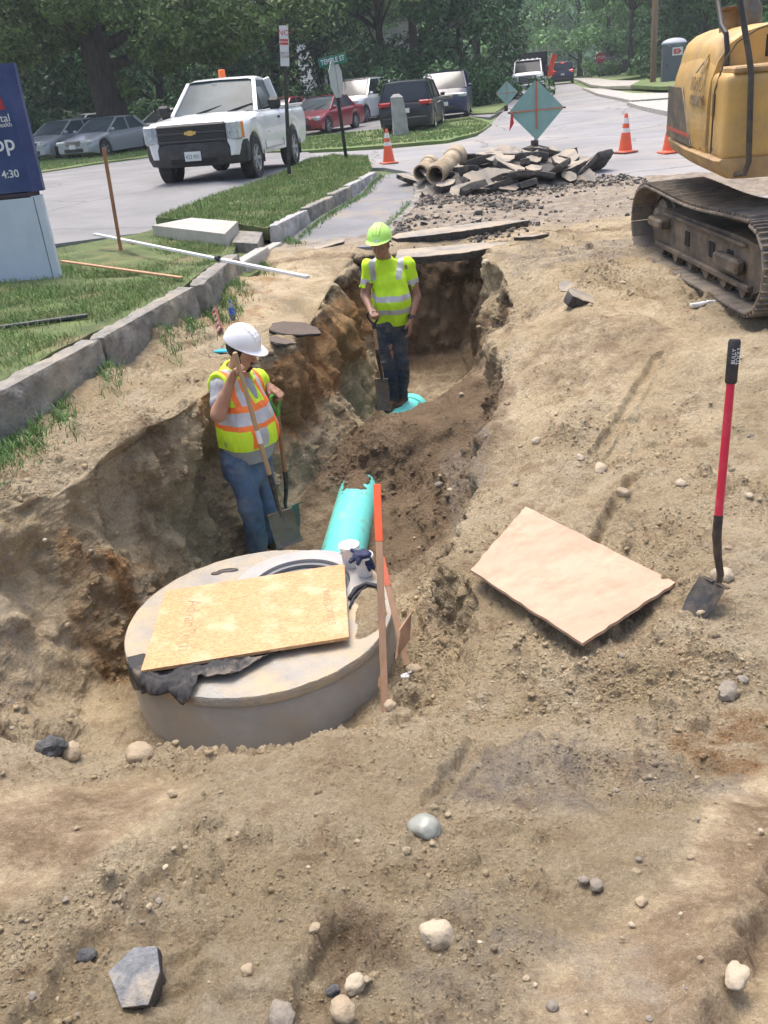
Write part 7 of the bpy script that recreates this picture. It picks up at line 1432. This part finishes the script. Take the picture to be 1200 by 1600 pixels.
sheet('roadside_lawn', [at(*p) for p in ((985, 138), (1030, 141), (1200, 138), (1200, 118), (1050, 122), (1000, 130))], lambda x, y: gz(x, y)+.16, M_FAR, 2)
# ------------------------------------------------------------------ rubble: broken asphalt slabs
ASPT = pm('broken_asphalt', (.33, .31, .28), .9, col2=(.19, .18, .165), vs=4, bump=.9, bs=70, grime=(.42, .34, .24), gs=3, ga=.85, gcut=.47); ASPD = pm('dark_asphalt_edge', (.035, .032, .03), .8, col2=(.085, .078, .07), vs=30, bump=1.0, bs=60, grime=(.22, .18, .13), gs=7, ga=.5, gcut=.6)
def slab(name, label, c, dx, dy, th, rot, seed, group=None, cat='asphalt slab', mt=None, elong=None):
    rn = random.Random(seed); n = rn.randint(6, 9); P = []
    for i in range(n): a = 2*PI*(i+rn.uniform(-.3, .3))/n; r_ = rn.uniform(.75, 1.05); P.append((math.cos(a)*dx*r_, math.sin(a)*dy*r_))
    if elong: P = elong
    Q = []
    for i in range(len(P)):
        a, c2 = Vector(P[i]), Vector(P[(i+1) % len(P)]); m_ = max(1, int((c2-a).length/.05))
        for k in range(m_): p = a.lerp(c2, k/m_); Q.append(p+Vector((rn.uniform(-.008, .008), rn.uniform(-.008, .008))))
    n = len(Q); V = []; lev = [(0, 1.0), (-.006, 1.005), (-th*.35, .99), (-th*.7, .97), (-th, .90)]
    for z, s_ in lev:
        for q in Q: j = rn.uniform(-.012, .012) if z < -.006 else 0; V.append((q.x*s_+j, q.y*s_+j, z+(rn.uniform(-.006, .006) if z < -.006 else rn.uniform(-.003, .003))))
    V.append((0, 0, .004)); V.append((0, 0, -th)); F = []; mi = []
    for k in range(n): F.append((len(V)-2, k, (k+1) % n)); mi.append(0)
    for l in range(4):
        for k in range(n): F.append((l*n+k, (l+1)*n+k, (l+1)*n+(k+1) % n, l*n+(k+1) % n)); mi.append(0 if l == 0 else 1)
    for k in range(n): F.append((len(V)-1, 4*n+(k+1) % n, 4*n+k)); mi.append(1)
    o = mesh(name, V, F, [mt or ASPT, ASPD], None, 30, mi); o.location = c; o.rotation_euler = rot; return tag(o, label, cat, group)
GR = 'broken asphalt slabs in the rubble pile'; rn = random.Random(11)
def pile_z(x, y):
    u = (x-2.62)/1.62; w = (y-16.6)/2.0; return max(0, 1-u*u-w*w)**.7*.40
spots = []
for i in range(85):
    for _ in range(40):
        x, y = rn.uniform(.85, 4.5), rn.uniform(14.6, 18.6)
        if pile_z(x, y) > .05: break
    z = gz1(x, y)+pile_z(x, y)*rn.uniform(.75, 1.0)+.05; gx = (pile_z(x+.1, y)-pile_z(x-.1, y))/.2; gy = (pile_z(x, y+.1)-pile_z(x, y-.1))/.2
    s_ = rn.uniform(.14, .46); slab('asphalt_slab', 'grey broken asphalt slab lying in the rubble pile', (x, y, z), s_, s_*rn.uniform(.55, .9), rn.uniform(.06, .13), (R(rn.uniform(-14, 22))+gy*.8+.08, R(rn.uniform(-14, 14))-gx*.7, rn.uniform(0, 6.3)), i, GR)
rp = sheet('rubble_soil', [(2.62+1.9*math.cos(a), 16.6+2.1*math.sin(a)) for a in np.linspace(0, 2*PI, 40)[:-1]], lambda x, y: gz(x, y)-.03+np.array([pile_z(a, c)*.85 for a, c in zip(x, y)])+.03*fbm(np.stack([x*5, y*5, x*0], 1), 4), ASPD, .05, None); tag(rp, 'dark crumbled asphalt and soil under the broken slabs', 'rubble', kind='stuff')
o = slab('asphalt_slab', 'black edged asphalt chunk tipped up at the street end of the rubble pile', at(905, 268)+Vector((0, 0, .22)), .42, .22, .12, (.3, .15, .4), 200)
o = slab('asphalt_slab', 'long black edged asphalt slab lying over the far end of the trench', gp(716, 357, .10), 1, 1, .11, (R(4), R(-1), R(2)), 201, None, elong=[(-.80, -.13), (-.4, -.16), (.2, -.14), (.55, -.10), (.92, -.02), (.7, .12), (.2, .19), (-.3, .18), (-.75, .14), (-.86, .02)])
slab('asphalt_slab', 'thin asphalt ledge overhanging the back wall of the trench', gp(690, 392, .03), 1, 1, .09, (R(3), 0, R(-3)), 202, None, elong=[(-.55, -.14), (-.2, -.20), (.25, -.18), (.60, -.06), (.85, .12), (.5, .25), (-.5, .25)])
slab('asphalt_slab', 'dark curled piece of asphalt at the undermined walk edge', gp(490, 386, .05), 1, 1, .05, (R(8), R(-5), R(8)), 203, None, elong=[(-.42, -.10), (0, -.14), (.38, -.04), (.42, .06), (.1, .10), (-.3, .12)])
slab('asphalt_slab', 'dark asphalt chunk on the dirt in front of the excavator track', sat(908, 470)+Vector((0, 0, .05)), .20, .12, .10, (.5, .3, .8), 204); slab('asphalt_slab', 'small dark asphalt lump behind the chunk near the excavator', sat(885, 452)+Vector((0, 0, .03)), .07, .10, .08, (.3, -.4, .2), 205)
slab('asphalt_slab', 'thin dark asphalt sliver on the dirt before the street', sat(830, 372)+Vector((0, 0, .03)), .20, .05, .04, (.1, 0, .1), 206)
slab('asphalt_flake', 'dark thin flake of old paving on the bank between the two workers', sat(462, 518)+Vector((0, 0, .03)), .26, .17, .03, (.25, .18, .5), 208, None, 'asphalt flake', pm('brown_grey_flake', (.13, .10, .08), .9, bump=.5))
slab('asphalt_flake', 'second thin dark flake nearer the white helmet', sat(440, 535)+Vector((0, 0, .02)), .20, .12, .025, (.3, .2, 1.2), 209, None, 'asphalt flake', pm('brown_grey_flake', (.15, .115, .09), .9, bump=.5))
slab('granite_chunk', 'blue grey angular flat stone, largest stone in the near dirt', sat(218, 1545)+Vector((0, 0, .045)), 1, 1, .07, (R(10), R(-6), R(30)), 207, None, 'stone', pm('grey_angular_stone', (.22, .225, .235), .8, col2=(.11, .115, .12), vs=20, bump=.8, bs=80, grime=(.40, .32, .21), gs=9, ga=.8, gcut=.55), elong=[(-.055, -.045), (.0, -.07), (.055, -.03), (.06, .03), (.02, .06), (-.045, .05)])
for i in range(46):      # scattered crumbs of asphalt around the pile and the long slab
    x, y = (rn.uniform(.3, 2.2), rn.uniform(11.5, 14.4)) if i % 2 else (rn.uniform(1.2, 4.6), rn.uniform(14.6, 15.6)); s_ = rn.uniform(.02, .09); slab('asphalt_crumb', 'small black crumb of asphalt scattered before the rubble pile', (x, y, max(gz1(x, y), sz(x, y) if y < 13 else -9)+.035), s_, s_*.7, s_*.6, (rn.uniform(-.5, .5), rn.uniform(-.5, .5), rn.uniform(0, 6)), 300+i, 'asphalt crumbs before the rubble pile', 'asphalt crumb')
# old clay pipes and the beam on the pile
CLAY = pm('dirty_clay_pipe', (.34, .26, .16), .85, col2=(.22, .16, .10), vs=5, bump=.6, bs=40, grime=(.48, .40, .28), gs=3, ga=.8)
def oldpipe(p0, p1, r_, label):
    p0, p1 = Vector(p0), Vector(p1); c = (p0+p1)/2; b = MB(); d = (p1-p0).normalized(); L = (p1-p0).length; pr = [(r_*.80, .0), (r_, .0), (r_*1.0, L*.78), (r_*1.22, L*.80), (r_*1.22, L*1.0), (r_*.85, L)]; b.lathe(pr, 36, axis=d, c=p0-c); b.lathe([(r_*.8, 0), (r_*.78, L*.9), (.001, L*.92)], 36, axis=d, c=p0-c); o = b.build('clay_pipe', [CLAY], None, 30); o.location = c; return tag(o, label, 'pipe')
P = at(690, 285); oldpipe(atd(680, 274, 15.6), atd(714, 243, 17.2), .155, 'dirty tan clay pipe with an open dark end on the rubble pile'); oldpipe(atd(657, 270, 16.3), atd(672, 256, 17.2), .13, 'shorter clay pipe piece beside the open ended one')
rod('timber_beam', 'black weathered beam lying across the top of the rubble pile', 'beam', atd(722, 250, 18.3), atd(836, 240, 18.9), .07, pm('tarred_beam', (.03, .028, .026), .85, col2=(.07, .06, .05), vs=9, bump=.8), flat=(.16, .14))
# white litter near the excavator
p = sat(1100, 478); S = SDF(p-Vector((.15, .1, .04)), p+Vector((.15, .1, .08)), .007); S.cap(p-Vector((.09, 0, 0)), p+Vector((.08, 0, .01)), .022, .012, .01).noise(.02, 22, 2); o = S.build('plastic_scrap', WHITEP, off=p); o.location = p+Vector((0, 0, .015)); tag(o, 'white plastic scrap on the dirt before the excavator track', 'litter')
# white far house between the trees
x, y = 1.5, 85; e = empty('house', (x, y, 0), (0, 0, .2), 'white clapboard house glimpsed between the trees behind the parked cars', 'house'); WH = pm('white_clapboard', (.55, .58, .58), .8)
b = MB(); b.box((0, 0, 3), (9, 7, 6)); b.build('wall', WH, e, False); b = MB(); b.loft([[(-5, -4, 5.9), (0, -4, 8.8), (5, -4, 5.9)], [(-5, 4, 5.9), (0, 4, 8.8), (5, 4, 5.9)]]); b.build('roof', pm('grey_shingle', (.12, .12, .13), .9), e, False)
for k in range(3): b = MB(); b.box((-2.8+k*2.6, -3.52, 2.2), (1.1, .08, 1.6)); w_ = b.build('window', GLASS, e); b = MB(); b.box((-2.8+k*2.6, -3.54, 3.05), (1.3, .1, .12)); b.box((-2.8+k*2.6, -3.54, 1.35), (1.3, .1, .12)); b.build('frame', WH, w_)
# ------------------------------------------------------------------ trees
BARK = pm('dark_bark', (.075, .06, .05), .95, col2=(.035, .028, .024), vs=9, stretch=(1, 1, .25), bump=1.0, bs=14)
def leafm(name, a, c2):
    m = pm(name, a, .6, col2=c2, vs=.9, bump=0, spec=.3); nt = m.node_tree; B = nt.nodes['Principled BSDF']; L = nt.links
    g = _node(nt, 'ShaderNodeNewGeometry'); hs_ = _node(nt, 'ShaderNodeHueSaturation'); mr = _node(nt, 'ShaderNodeMapRange'); mr.inputs[3].default_value = .55; mr.inputs[4].default_value = 1.5; L.new(g.outputs['Random Per Island'], mr.inputs[0]); L.new(mr.outputs[0], hs_.inputs['Value'])
    src = B.inputs['Base Color'].links[0].from_socket; L.new(src, hs_.inputs['Color']); L.new(hs_.outputs[0], B.inputs['Base Color']); return m
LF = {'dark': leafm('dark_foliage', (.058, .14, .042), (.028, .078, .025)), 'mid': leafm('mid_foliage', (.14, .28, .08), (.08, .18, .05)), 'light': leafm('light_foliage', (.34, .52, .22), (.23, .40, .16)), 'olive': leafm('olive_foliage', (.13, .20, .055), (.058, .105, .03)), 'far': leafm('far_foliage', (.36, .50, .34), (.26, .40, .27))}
def leaves(rs, C, rad, n, size, squash=.75, droop=.25):
    k = len(C); i = rs.randint(0, k, n); v = rs.randn(n, 3); v /= np.linalg.norm(v, axis=1)[:, None]; rr = rad[i]*(.45+.62*rs.rand(n)**.55); P = C[i]+v*rr[:, None]*np.array([1, 1, squash])
    nn = v*.5+rs.randn(n, 3)*.55+np.array([0, 0, .25]); nn /= np.linalg.norm(nn, axis=1)[:, None]; t = np.cross(nn, rs.randn(n, 3)); t /= np.linalg.norm(t, axis=1)[:, None]; s = np.cross(nn, t); L = size*(.6+.8*rs.rand(n)); t = t*L[:, None]; s = s*(L*.42)[:, None]
    V = np.stack([P-t, P+s-t*.1, P+t, P-s-t*.1], 1).reshape(-1, 3); F = np.arange(4*n).reshape(n, 4); return V, F
def tree(name, label, x, y, h, cr, kind, seed, n=14000, size=.16, base=1.5, lean=(0, 0), trunk=.3, group=None, blobs=42, cat='tree', squash=1.0):
    rs = np.random.RandomState(seed); z0 = gz1(x, y) if abs(x) < 60 and y < 120 else 0; e = empty(name, (x, y, z0), (0, 0, 0), label, cat, group); b = MB(); lx, ly = lean; n_ = 8
    pts = [(lx*h*t**1.1+.12*math.sin(t*5+seed)*trunk*2, ly*h*t, h*.75*t-.1) for t in np.linspace(0, 1, n_)]; b.tube(pts, [trunk*(1.35 if i == 0 else 1.0-.75*i/n_) for i in range(n_)], 14)
    C = []; Rr = []
    for i in range(blobs):
        t = rs.rand()**.75; zz = base+(h-base)*t; prof = math.sin(PI*min(1, (t*.82+.16)))**.7; a = rs.rand()*2*PI; rad = cr*prof*(.35+.65*rs.rand()**.5); c = np.array([lx*zz+math.cos(a)*rad, ly*zz+math.sin(a)*rad*squash, zz]); C.append(c); Rr.append(cr*(.20+.18*rs.rand()))
        if i % 3 == 0: q = Vector(pts[min(n_-1, int(n_*min(.95, zz/h*1.0*.8)))]); b.tube([q, q.lerp(Vector(c), .5)+Vector((0, 0, .2)), Vector(c)], [trunk*.35, trunk*.22, trunk*.06], 7)
    b.build('trunk', BARK, e, True); V, F = leaves(rs, np.array(C), np.array(Rr), n, size); mesh('crown', V, F, LF[kind], e, False); return e
def shrub(name, label, x, y, h, cr, kind, seed, n=3000, size=.10, group=None):
    rs = np.random.RandomState(seed); z0 = gz1(x, y); e = empty(name, (x, y, z0), (0, 0, 0), label, 'shrub', group); C = np.column_stack([rs.randn(12)*cr*.5, rs.randn(12)*cr*.4, h*(.15+.6*rs.rand(12))]); b = MB()
    for c in C[:5]: b.tube([(0, 0, 0), tuple(c*.5), tuple(c)], [.04, .03, .01], 6)
    b.build('stem', BARK, e, True); V, F = leaves(rs, C, np.full(12, h*.38), n, size); mesh('foliage', V, F, LF[kind], e, False)
TB = at(188, 236)
TB.z = gz1(TB.x, TB.y)
# the big leaning tree on the left: a trunk, limbs and drooping sprays
def big_tree():
    rs = np.random.RandomState(3); k = 1/(CAM_F/(TB.y*_ct+1)); e = empty('big_tree', TB, (0, 0, 0), 'large leafy tree with a thick leaning trunk behind the blue sign', 'tree'); rel = lambda px, py, D=None: atd(px, py, D or TB.y)-TB
    b = MB(); path = [rel(196, 238), rel(190, 222), rel(178, 185), rel(168, 150), rel(158, 118), rel(150, 85), rel(138, 40), rel(125, -40), rel(118, -120)]; b.tube(path, [42*k, 31*k, 25*k, 22*k, 20*k, 19*k, 17*k, 14*k, 9*k], 20)
    lm = [((150, 85), (230, 30), (330, -10)), ((150, 70), (90, 20), (20, -10)), ((138, 40), (200, -30), (260, -80)), ((138, 30), (60, -40), (-40, -80)), ((158, 110), (215, 85), (290, 60))]
    for i, L_ in enumerate(lm): q = [rel(p[0], p[1], TB.y-1.5*j*(1 if i % 2 else -1)) for j, p in enumerate(L_)]; b.tube(q, [9*k, 7*k, 3*k], 10)
    V = np.array([tuple(v) for v in b.V]); V += fbm(V*1.6, 3)[:, None]*.05; mesh('trunk', V, b.F, BARK, e, True)
    C = []; Rr = []
    def add(px, py, n, sx, sy, rad, dl=3.0):
        for _ in range(n): D = TB.y+rs.uniform(-dl, dl*.6); c = rel(px+rs.randn()*sx, py+rs.randn()*sy, D); C.append(tuple(c)); Rr.append(rad*(.6+.7*rs.rand()))
    add(60, 30, 16, 55, 20, .95, 4); add(40, 62, 7, 35, 12, .7, 4); add(300, 35, 20, 65, 22, 1.0, 4); add(285, 88, 9, 30, 10, .62, 3); add(235, 75, 6, 26, 12, .7); add(340, 80, 6, 22, 9, .6); add(150, -20, 26, 150, 25, 1.3, 5); add(170, -110, 26, 150, 40, 1.8, 6); add(120, 20, 8, 40, 16, .8, 3); add(20, 100, 4, 22, 10, .6); add(200, 130, 3, 10, 12, .35, 1); add(380, 60, 5, 18, 16, .6)
    V, F = leaves(rs, np.array(C), np.array(Rr), 60000, .115, .62); mesh('crown', V, F, LF['olive'], e, False)
    return e
big_tree()
GT_ = 'trees behind the parking lot'
def T(px, D, h, cr, kind, seed, label, **kw): q = ray(px, 130); x = q[0]/q[1]*D; return tree(kw.pop('name', 'tree'), label, x, D, h, cr, kind, seed, **kw)
T(15, 50, 11, 5.0, 'dark', 21, 'dark tree rising directly behind the blue sign', base=.4, group=GT_)
T(105, 56, 12, 5.2, 'dark', 22, 'dark tree standing behind the silver hatchback', base=.4, group=GT_)
T(250, 56, 12, 5.5, 'dark', 23, 'dark tree behind the roof of the white pickup', base=.4, group=GT_)
T(355, 60, 13, 5.5, 'mid', 24, 'tree behind the orange roof beacon', base=.4, group=GT_)
T(430, 62, 13, 5.0, 'dark', 25, 'dark tree behind the no parking sign', base=.6, group=GT_)
T(500, 64, 14, 5.0, 'mid', 26, 'tree behind the street name sign', base=2.2, group=GT_)
T(600, 60, 14, 5.5, 'dark', 27, 'dark dense tree behind the black sport utility vehicle', base=.8, group=GT_, n=20000)
T(652, 54, 13, 4.4, 'dark', 28, 'dark full crowned tree overhanging the blue sport utility vehicle', base=.9, group=GT_, n=20000)
T(722, 62, 13, 3.4, 'dark', 29, 'dark tree above the small diamond sign', base=.4, group=GT_, n=18000)
T(748, 82, 14, 4.0, 'dark', 30, 'dark tree standing behind the far white truck', base=.5, group=GT_)
T(560, 78, 13, 5, 'mid', 31, 'tree far behind the large white sport utility vehicle', base=3.2, group=GT_)
GF = 'trees along the far street'
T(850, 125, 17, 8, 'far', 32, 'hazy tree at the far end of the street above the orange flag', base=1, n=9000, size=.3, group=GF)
T(905, 120, 16, 8, 'light', 33, 'light green tree behind the driving dark vehicle', base=1, n=12000, size=.26, group=GF)
T(950, 112, 13, 5.5, 'light', 34, 'light green tree behind the stop sign', base=2.8, n=14000, size=.22, group=GF)
T(985, 94, 13, 5.0, 'mid', 35, 'mid green tree shading the black sedan', base=4.6, n=13000, size=.2, group=GF)
T(1052, 82, 13, 5.0, 'dark', 36, 'dark tree behind the brown utility pole', base=4.4, n=16000, size=.18, group=GF)
T(1095, 75, 14, 6.5, 'dark', 37, 'dark tree behind the portable toilet and excavator', base=.8, n=16000, size=.18, group=GF)
T(1165, 70, 13, 6.5, 'dark', 38, 'dark tree behind the excavator exhaust', base=.4, n=16000, size=.18, group=GF)
T(1230, 62, 12, 6.5, 'mid', 39, 'tree standing behind the excavator cab', base=.3, n=12000, size=.18, group=GF)
T(1010, 120, 15, 7, 'light', 40, 'pale tree far behind the black sedan', base=1, n=8000, size=.26, group=GF)
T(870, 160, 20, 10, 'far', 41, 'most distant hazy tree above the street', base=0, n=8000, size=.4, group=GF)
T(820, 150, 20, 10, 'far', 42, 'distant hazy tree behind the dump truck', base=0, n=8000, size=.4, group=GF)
for i, (px, D, lab) in enumerate([(40, 47, 'dark shrub in the gap between blue sign and silver hatchback'), (130, 52, 'dark shrub behind the silver hatchback'), (262, 50, 'dark shrub behind the cab of the white pickup'), (385, 54, 'dark shrub behind the truck bed'), (470, 56, 'dark shrub behind the second red car'), (732, 52, 'dark shrub beside the blue sport utility vehicle'), (738, 58, 'dark low shrub behind the small diamond sign'), (635, 50, 'shrub behind the black sport utility vehicle'), (1012, 88, 'round shrub near the utility pole'), (938, 98, 'small round shrub at the corner below the stop sign')]):
    q = ray(px, 130); shrub('shrub', lab, q[0]/q[1]*D, D, 2.3 if i < 8 else 1.8, 2.6 if i < 8 else 1.8, 'dark' if i < 8 else 'mid', 60+i, 5000 if i < 8 else 2500, .13)
# far woods closing the view
rs = np.random.RandomState(77); C = []; Rr = []
for k in range(420): a = rs.uniform(-.62, .62); D = rs.uniform(88, 135) if abs(a-.215) > .09 else rs.uniform(165, 200); C.append((math.sin(a)*D, math.cos(a)*D, rs.uniform(0, 13))); Rr.append(rs.uniform(2.2, 4.2))
V, F = leaves(rs, np.array(C), np.array(Rr), 60000, .5); o = mesh('distant_woods', V, F, LF['mid'], None, False); tag(o, 'mass of distant woods closing off the view', 'woods', kind='stuff')
# ------------------------------------------------------------------ stones and crumbs of soil
def rockmesh(seed, r_, sq=(1, .85, .65), rough=.18, sub=2, ang=False):
    import bmesh
    bm = bmesh.new(); bmesh.ops.create_icosphere(bm, subdivisions=max(1, sub), radius=1); V = np.array([tuple(v.co) for v in bm.verts]); F = np.array([[v.index for v in f.verts] for f in bm.faces]); bm.free()
    d = 1+fbm(V*1.3+seed*3.1, 2)*rough
    if ang: d *= 1-.22*np.abs(perlin(V*1.7+seed))
    return V*d[:, None]*np.array(sq)*r_, F
BLK = pm('black_asphalt_lump', (.035, .035, .038), .8, col2=(.10, .10, .10), vs=30, bump=1.0, bs=60)
STN = [pm('tan_stone', (.38, .30, .20), .85, var=.2, vs=20, bump=.4, bs=120), pm('grey_stone', (.26, .225, .18), .8, var=.25, vs=25, bump=.4, bs=120), pm('pale_stone', (.46, .385, .28), .85, var=.15, vs=15, bump=.4, bs=100), pm('greenish_wet_stone', (.30, .31, .27), .35, var=.15, vs=20, bump=.1), BLK]
def stone(px, py, w, label, mi=0, seed=0, group=None, sq=(1, .8, .7), bury=.35, ang=False, name='stone', cat='stone'):
    p = sat(px, py); dist = (p-Vector((0, 0, CAM_H))).length; r_ = w/2*dist/CAM_F; V, F = rockmesh(seed, r_, sq, .25, 3, ang); o = mesh(name, V, F, STN[mi], None, True if not ang else 40); o.location = (p.x, p.y, sz(p.x, p.y)-.01*0+r_*sq[2]*(1-2*bury)*.6); o.rotation_euler = (0, 0, seed*1.3); return tag(o, label, cat, group)
stone(686, 1466, 52, 'large pale cobble lying alone, biggest rounded stone', 2, 1, sq=(.85, 1, .8)); stone(665, 1297, 50, 'smooth shiny grey green stone half buried in the soil', 3, 2, sq=(1, .8, .7), bury=.45); stone(556, 1541, 32, 'tan cobble with a dark spot above the lowest cobble', 2, 3); stone(535, 1582, 40, 'rounded tan cobble nearest the viewer', 0, 4); stone(520, 1552, 22, 'small dark angular stone beside the tan cobbles', 4, 5, ang=True)
stone(932, 1387, 22, 'small blue grey pebble, larger of two close together', 1, 6); stone(912, 1378, 16, 'small dark pebble touching the blue grey one', 1, 7); stone(1138, 1084, 40, 'dark grey angular lump downhill of the red shovel', 1, 8, ang=True); stone(1128, 902, 34, 'pale flat stone beside the socket of the red shovel', 2, 9); stone(80, 1172, 44, 'black asphalt lump on the lip of the pit beside a brown clod', 4, 10, ang=True); stone(112, 1178, 34, 'brown clod beside the black lump on the pit lip', 0, 11); stone(218, 1178, 44, 'brown round clod on the near lip of the pit', 0, 12, bury=.5)
stone(938, 735, 24, 'pale round stone uphill of the plywood sheet', 2, 13); stone(973, 778, 22, 'tan round stone just above the plywood sheet', 0, 14); stone(838, 690, 16, 'small pale stone on the trench rim uphill of the plywood', 2, 15); stone(1064, 758, 18, 'small pale stone between plywood sheet and red shovel', 2, 16); stone(135, 1497, 30, 'dark mossy lump near the blue grey angular stone', 4, 17, ang=True); stone(610, 1105, 22, 'round cobble at the foot of the tall stake', 0, 18); stone(647, 1048, 24, 'cobble behind the white tissue', 0, 19); stone(1150, 1540, 46, 'broad flat tan stone in the smooth scraped soil', 2, 20, sq=(1, .6, .4), bury=.5); stone(440, 1590, 44, 'dark stone near the bottom tan cobbles', 1, 21, ang=True)
stone(686, 760, 14, 'brown stone on the trench floor beside the near teal pipe', 1, 22); stone(925, 340, 14, 'small stone', 1, 23) if False else None
GS_ = 'small stones scattered over the dug soil'; rs = np.random.RandomState(4); k = 0
while k < 80:
    px, py = rs.uniform(0, 1200), rs.uniform(420, 1595)
    if (190 < px < 640 and 500 < py < 1170) or (730 < px < 1060 and 790 < py < 1010) or px < 330 and py < 640: continue
    p = sat(px, py)
    if p.x < cx(min(p.y, 11))+.2 or p.y > 12: continue
    stone(px, py, rs.uniform(5, 11) if rs.rand() < .85 else rs.uniform(11, 20), 'small rounded stone half sunk in the loose soil', int(rs.choice([0, 0, 1, 2])), 100+k, GS_, sq=(1, rs.uniform(.65, .95), rs.uniform(.5, .8)), bury=.52, name='small_stone', cat='stone'); k += 1
# loose crumbs, far too many to count
def crumbs(name, label, n, smin, smax, pw, m, seed, bias=2.0, wf=None):
    rs = np.random.RandomState(seed); w = (SK['rough']**bias+.04)*(1-SK['flat'])**2*(1-SK['far']*.8)*(1-.45*SK['wall']); x, y, z = SV.T
    ok = (y > .7) & (y < (12.5 if wf is None else 16)) & (np.abs(x) < .62*y+.7) & (x > np.interp(y, [p[1] for p in C_BASE], [p[0] for p in C_BASE])+.12) & (np.hypot(x-MC.x, y-MC.y) > MR+.04)
    if wf is not None: w = wf(x, y, z)
    w = w*ok; w /= w.sum(); I = rs.choice(len(SV), n, p=w); s = (smin+(smax-smin)*rs.rand(n)**pw)*(.55+.45*np.clip(y[I]/3.5, 0, 1.6))
    P0 = [rockmesh(k, 1, (1, .85, .7), .45, 1 if smax < .012 else 2, True) for k in range(6)]; VV = []; FF = []; AT = []; off = 0
    for k in range(6):
        J = np.arange(k, n, 6); V, F = P0[k]; a = rs.rand(len(J))*2*PI; b_ = rs.rand(len(J))*2*PI; ca, sa, cb, sb = np.cos(a), np.sin(a), np.cos(b_), np.sin(b_)
        X = V[None, :, 0]*ca[:, None]-V[None, :, 1]*sa[:, None]; Y = V[None, :, 0]*sa[:, None]+V[None, :, 1]*ca[:, None]; Z = V[None, :, 2]+0*X; Y, Z = Y*cb[:, None]-Z*sb[:, None], Y*sb[:, None]+Z*cb[:, None]
        Q = np.stack([X, Y, Z], -1)*s[J][:, None, None]*(.8+.4*rs.rand(len(J), 1, 3))+(SV[I[J]]+SK['N'][I[J]]*s[J][:, None]*.25)[:, None, :]; VV.append(Q.reshape(-1, 3)); AT.append(np.repeat(I[J], len(V)))
        FF.append((F[None]+(np.arange(len(J))*len(V))[:, None, None]).reshape(-1, 3)+off); off += len(J)*len(V)
    o = mesh(name, np.concatenate(VV), np.concatenate(FF), m, None, False); AT = np.concatenate(AT)
    for q in ('wet', 'org', 'gry', 'drk'): o.data.attributes.new(q, 'FLOAT', 'POINT').data.foreach_set('value', np.clip(SK[q][AT], 0, 1).astype(np.float32))
    return tag(o, label, 'soil', kind='stuff')
crumbs('dirt_clods', 'loose crumbs of soil strewn over the excavation', 90000, .0015, .0080, 2.6, M_CRUMB, 1, 1.0)
crumbs('larger_dirt_clods', 'larger broken lumps of soil in loose heaps', 2200, .007, .020, 2.5, M_CRUMB, 3, 3.5)
crumbs('gravel', 'fine gravel mixed into the soil', 900, .002, .006, 2, STN[0], 2)
wd = lambda x, y, z: (x > np.interp(y, [11, 12, 13.8, 15.1], [.2, .35, .75, 1.0]))*(x < 4.6)*sstep(11.2, 11.8, y)*(.08+sstep(.1, .5, perlin(np.stack([x*1.1, y*.9, x*0+5], 1)))+1.2*sstep(14.0, 14.8, y))
crumbs('asphalt_debris', 'crushed black asphalt crumbs between the trench and the rubble pile', 3600, .005, .034, 3.6, ASPD, 7, 2, wd)
crumbs('grey_debris', 'grey and brown broken fines between the trench and the rubble pile', 3600, .005, .030, 3.6, M_CRUMB, 8, 2, wd)
# ------------------------------------------------------------------ summer haze
m = bpy.data.materials.new('haze_air'); m.use_nodes = True; nt = m.node_tree; nt.nodes.remove(nt.nodes['Principled BSDF'])
pv = nt.nodes.new('ShaderNodeVolumePrincipled'); pv.inputs['Color'].default_value = (.86, .92, 1, 1); pv.inputs['Density'].default_value = .0008; pv.inputs['Anisotropy'].default_value = .2
nt.links.new(pv.outputs[0], nt.nodes['Material Output'].inputs['Volume'])
b = MB(); b.box((0, 120, 11), (440, 330, 28)); o = b.build('haze', m, smooth=False); tag(o, 'thin pale summer haze in the distance', 'haze', kind='stuff')
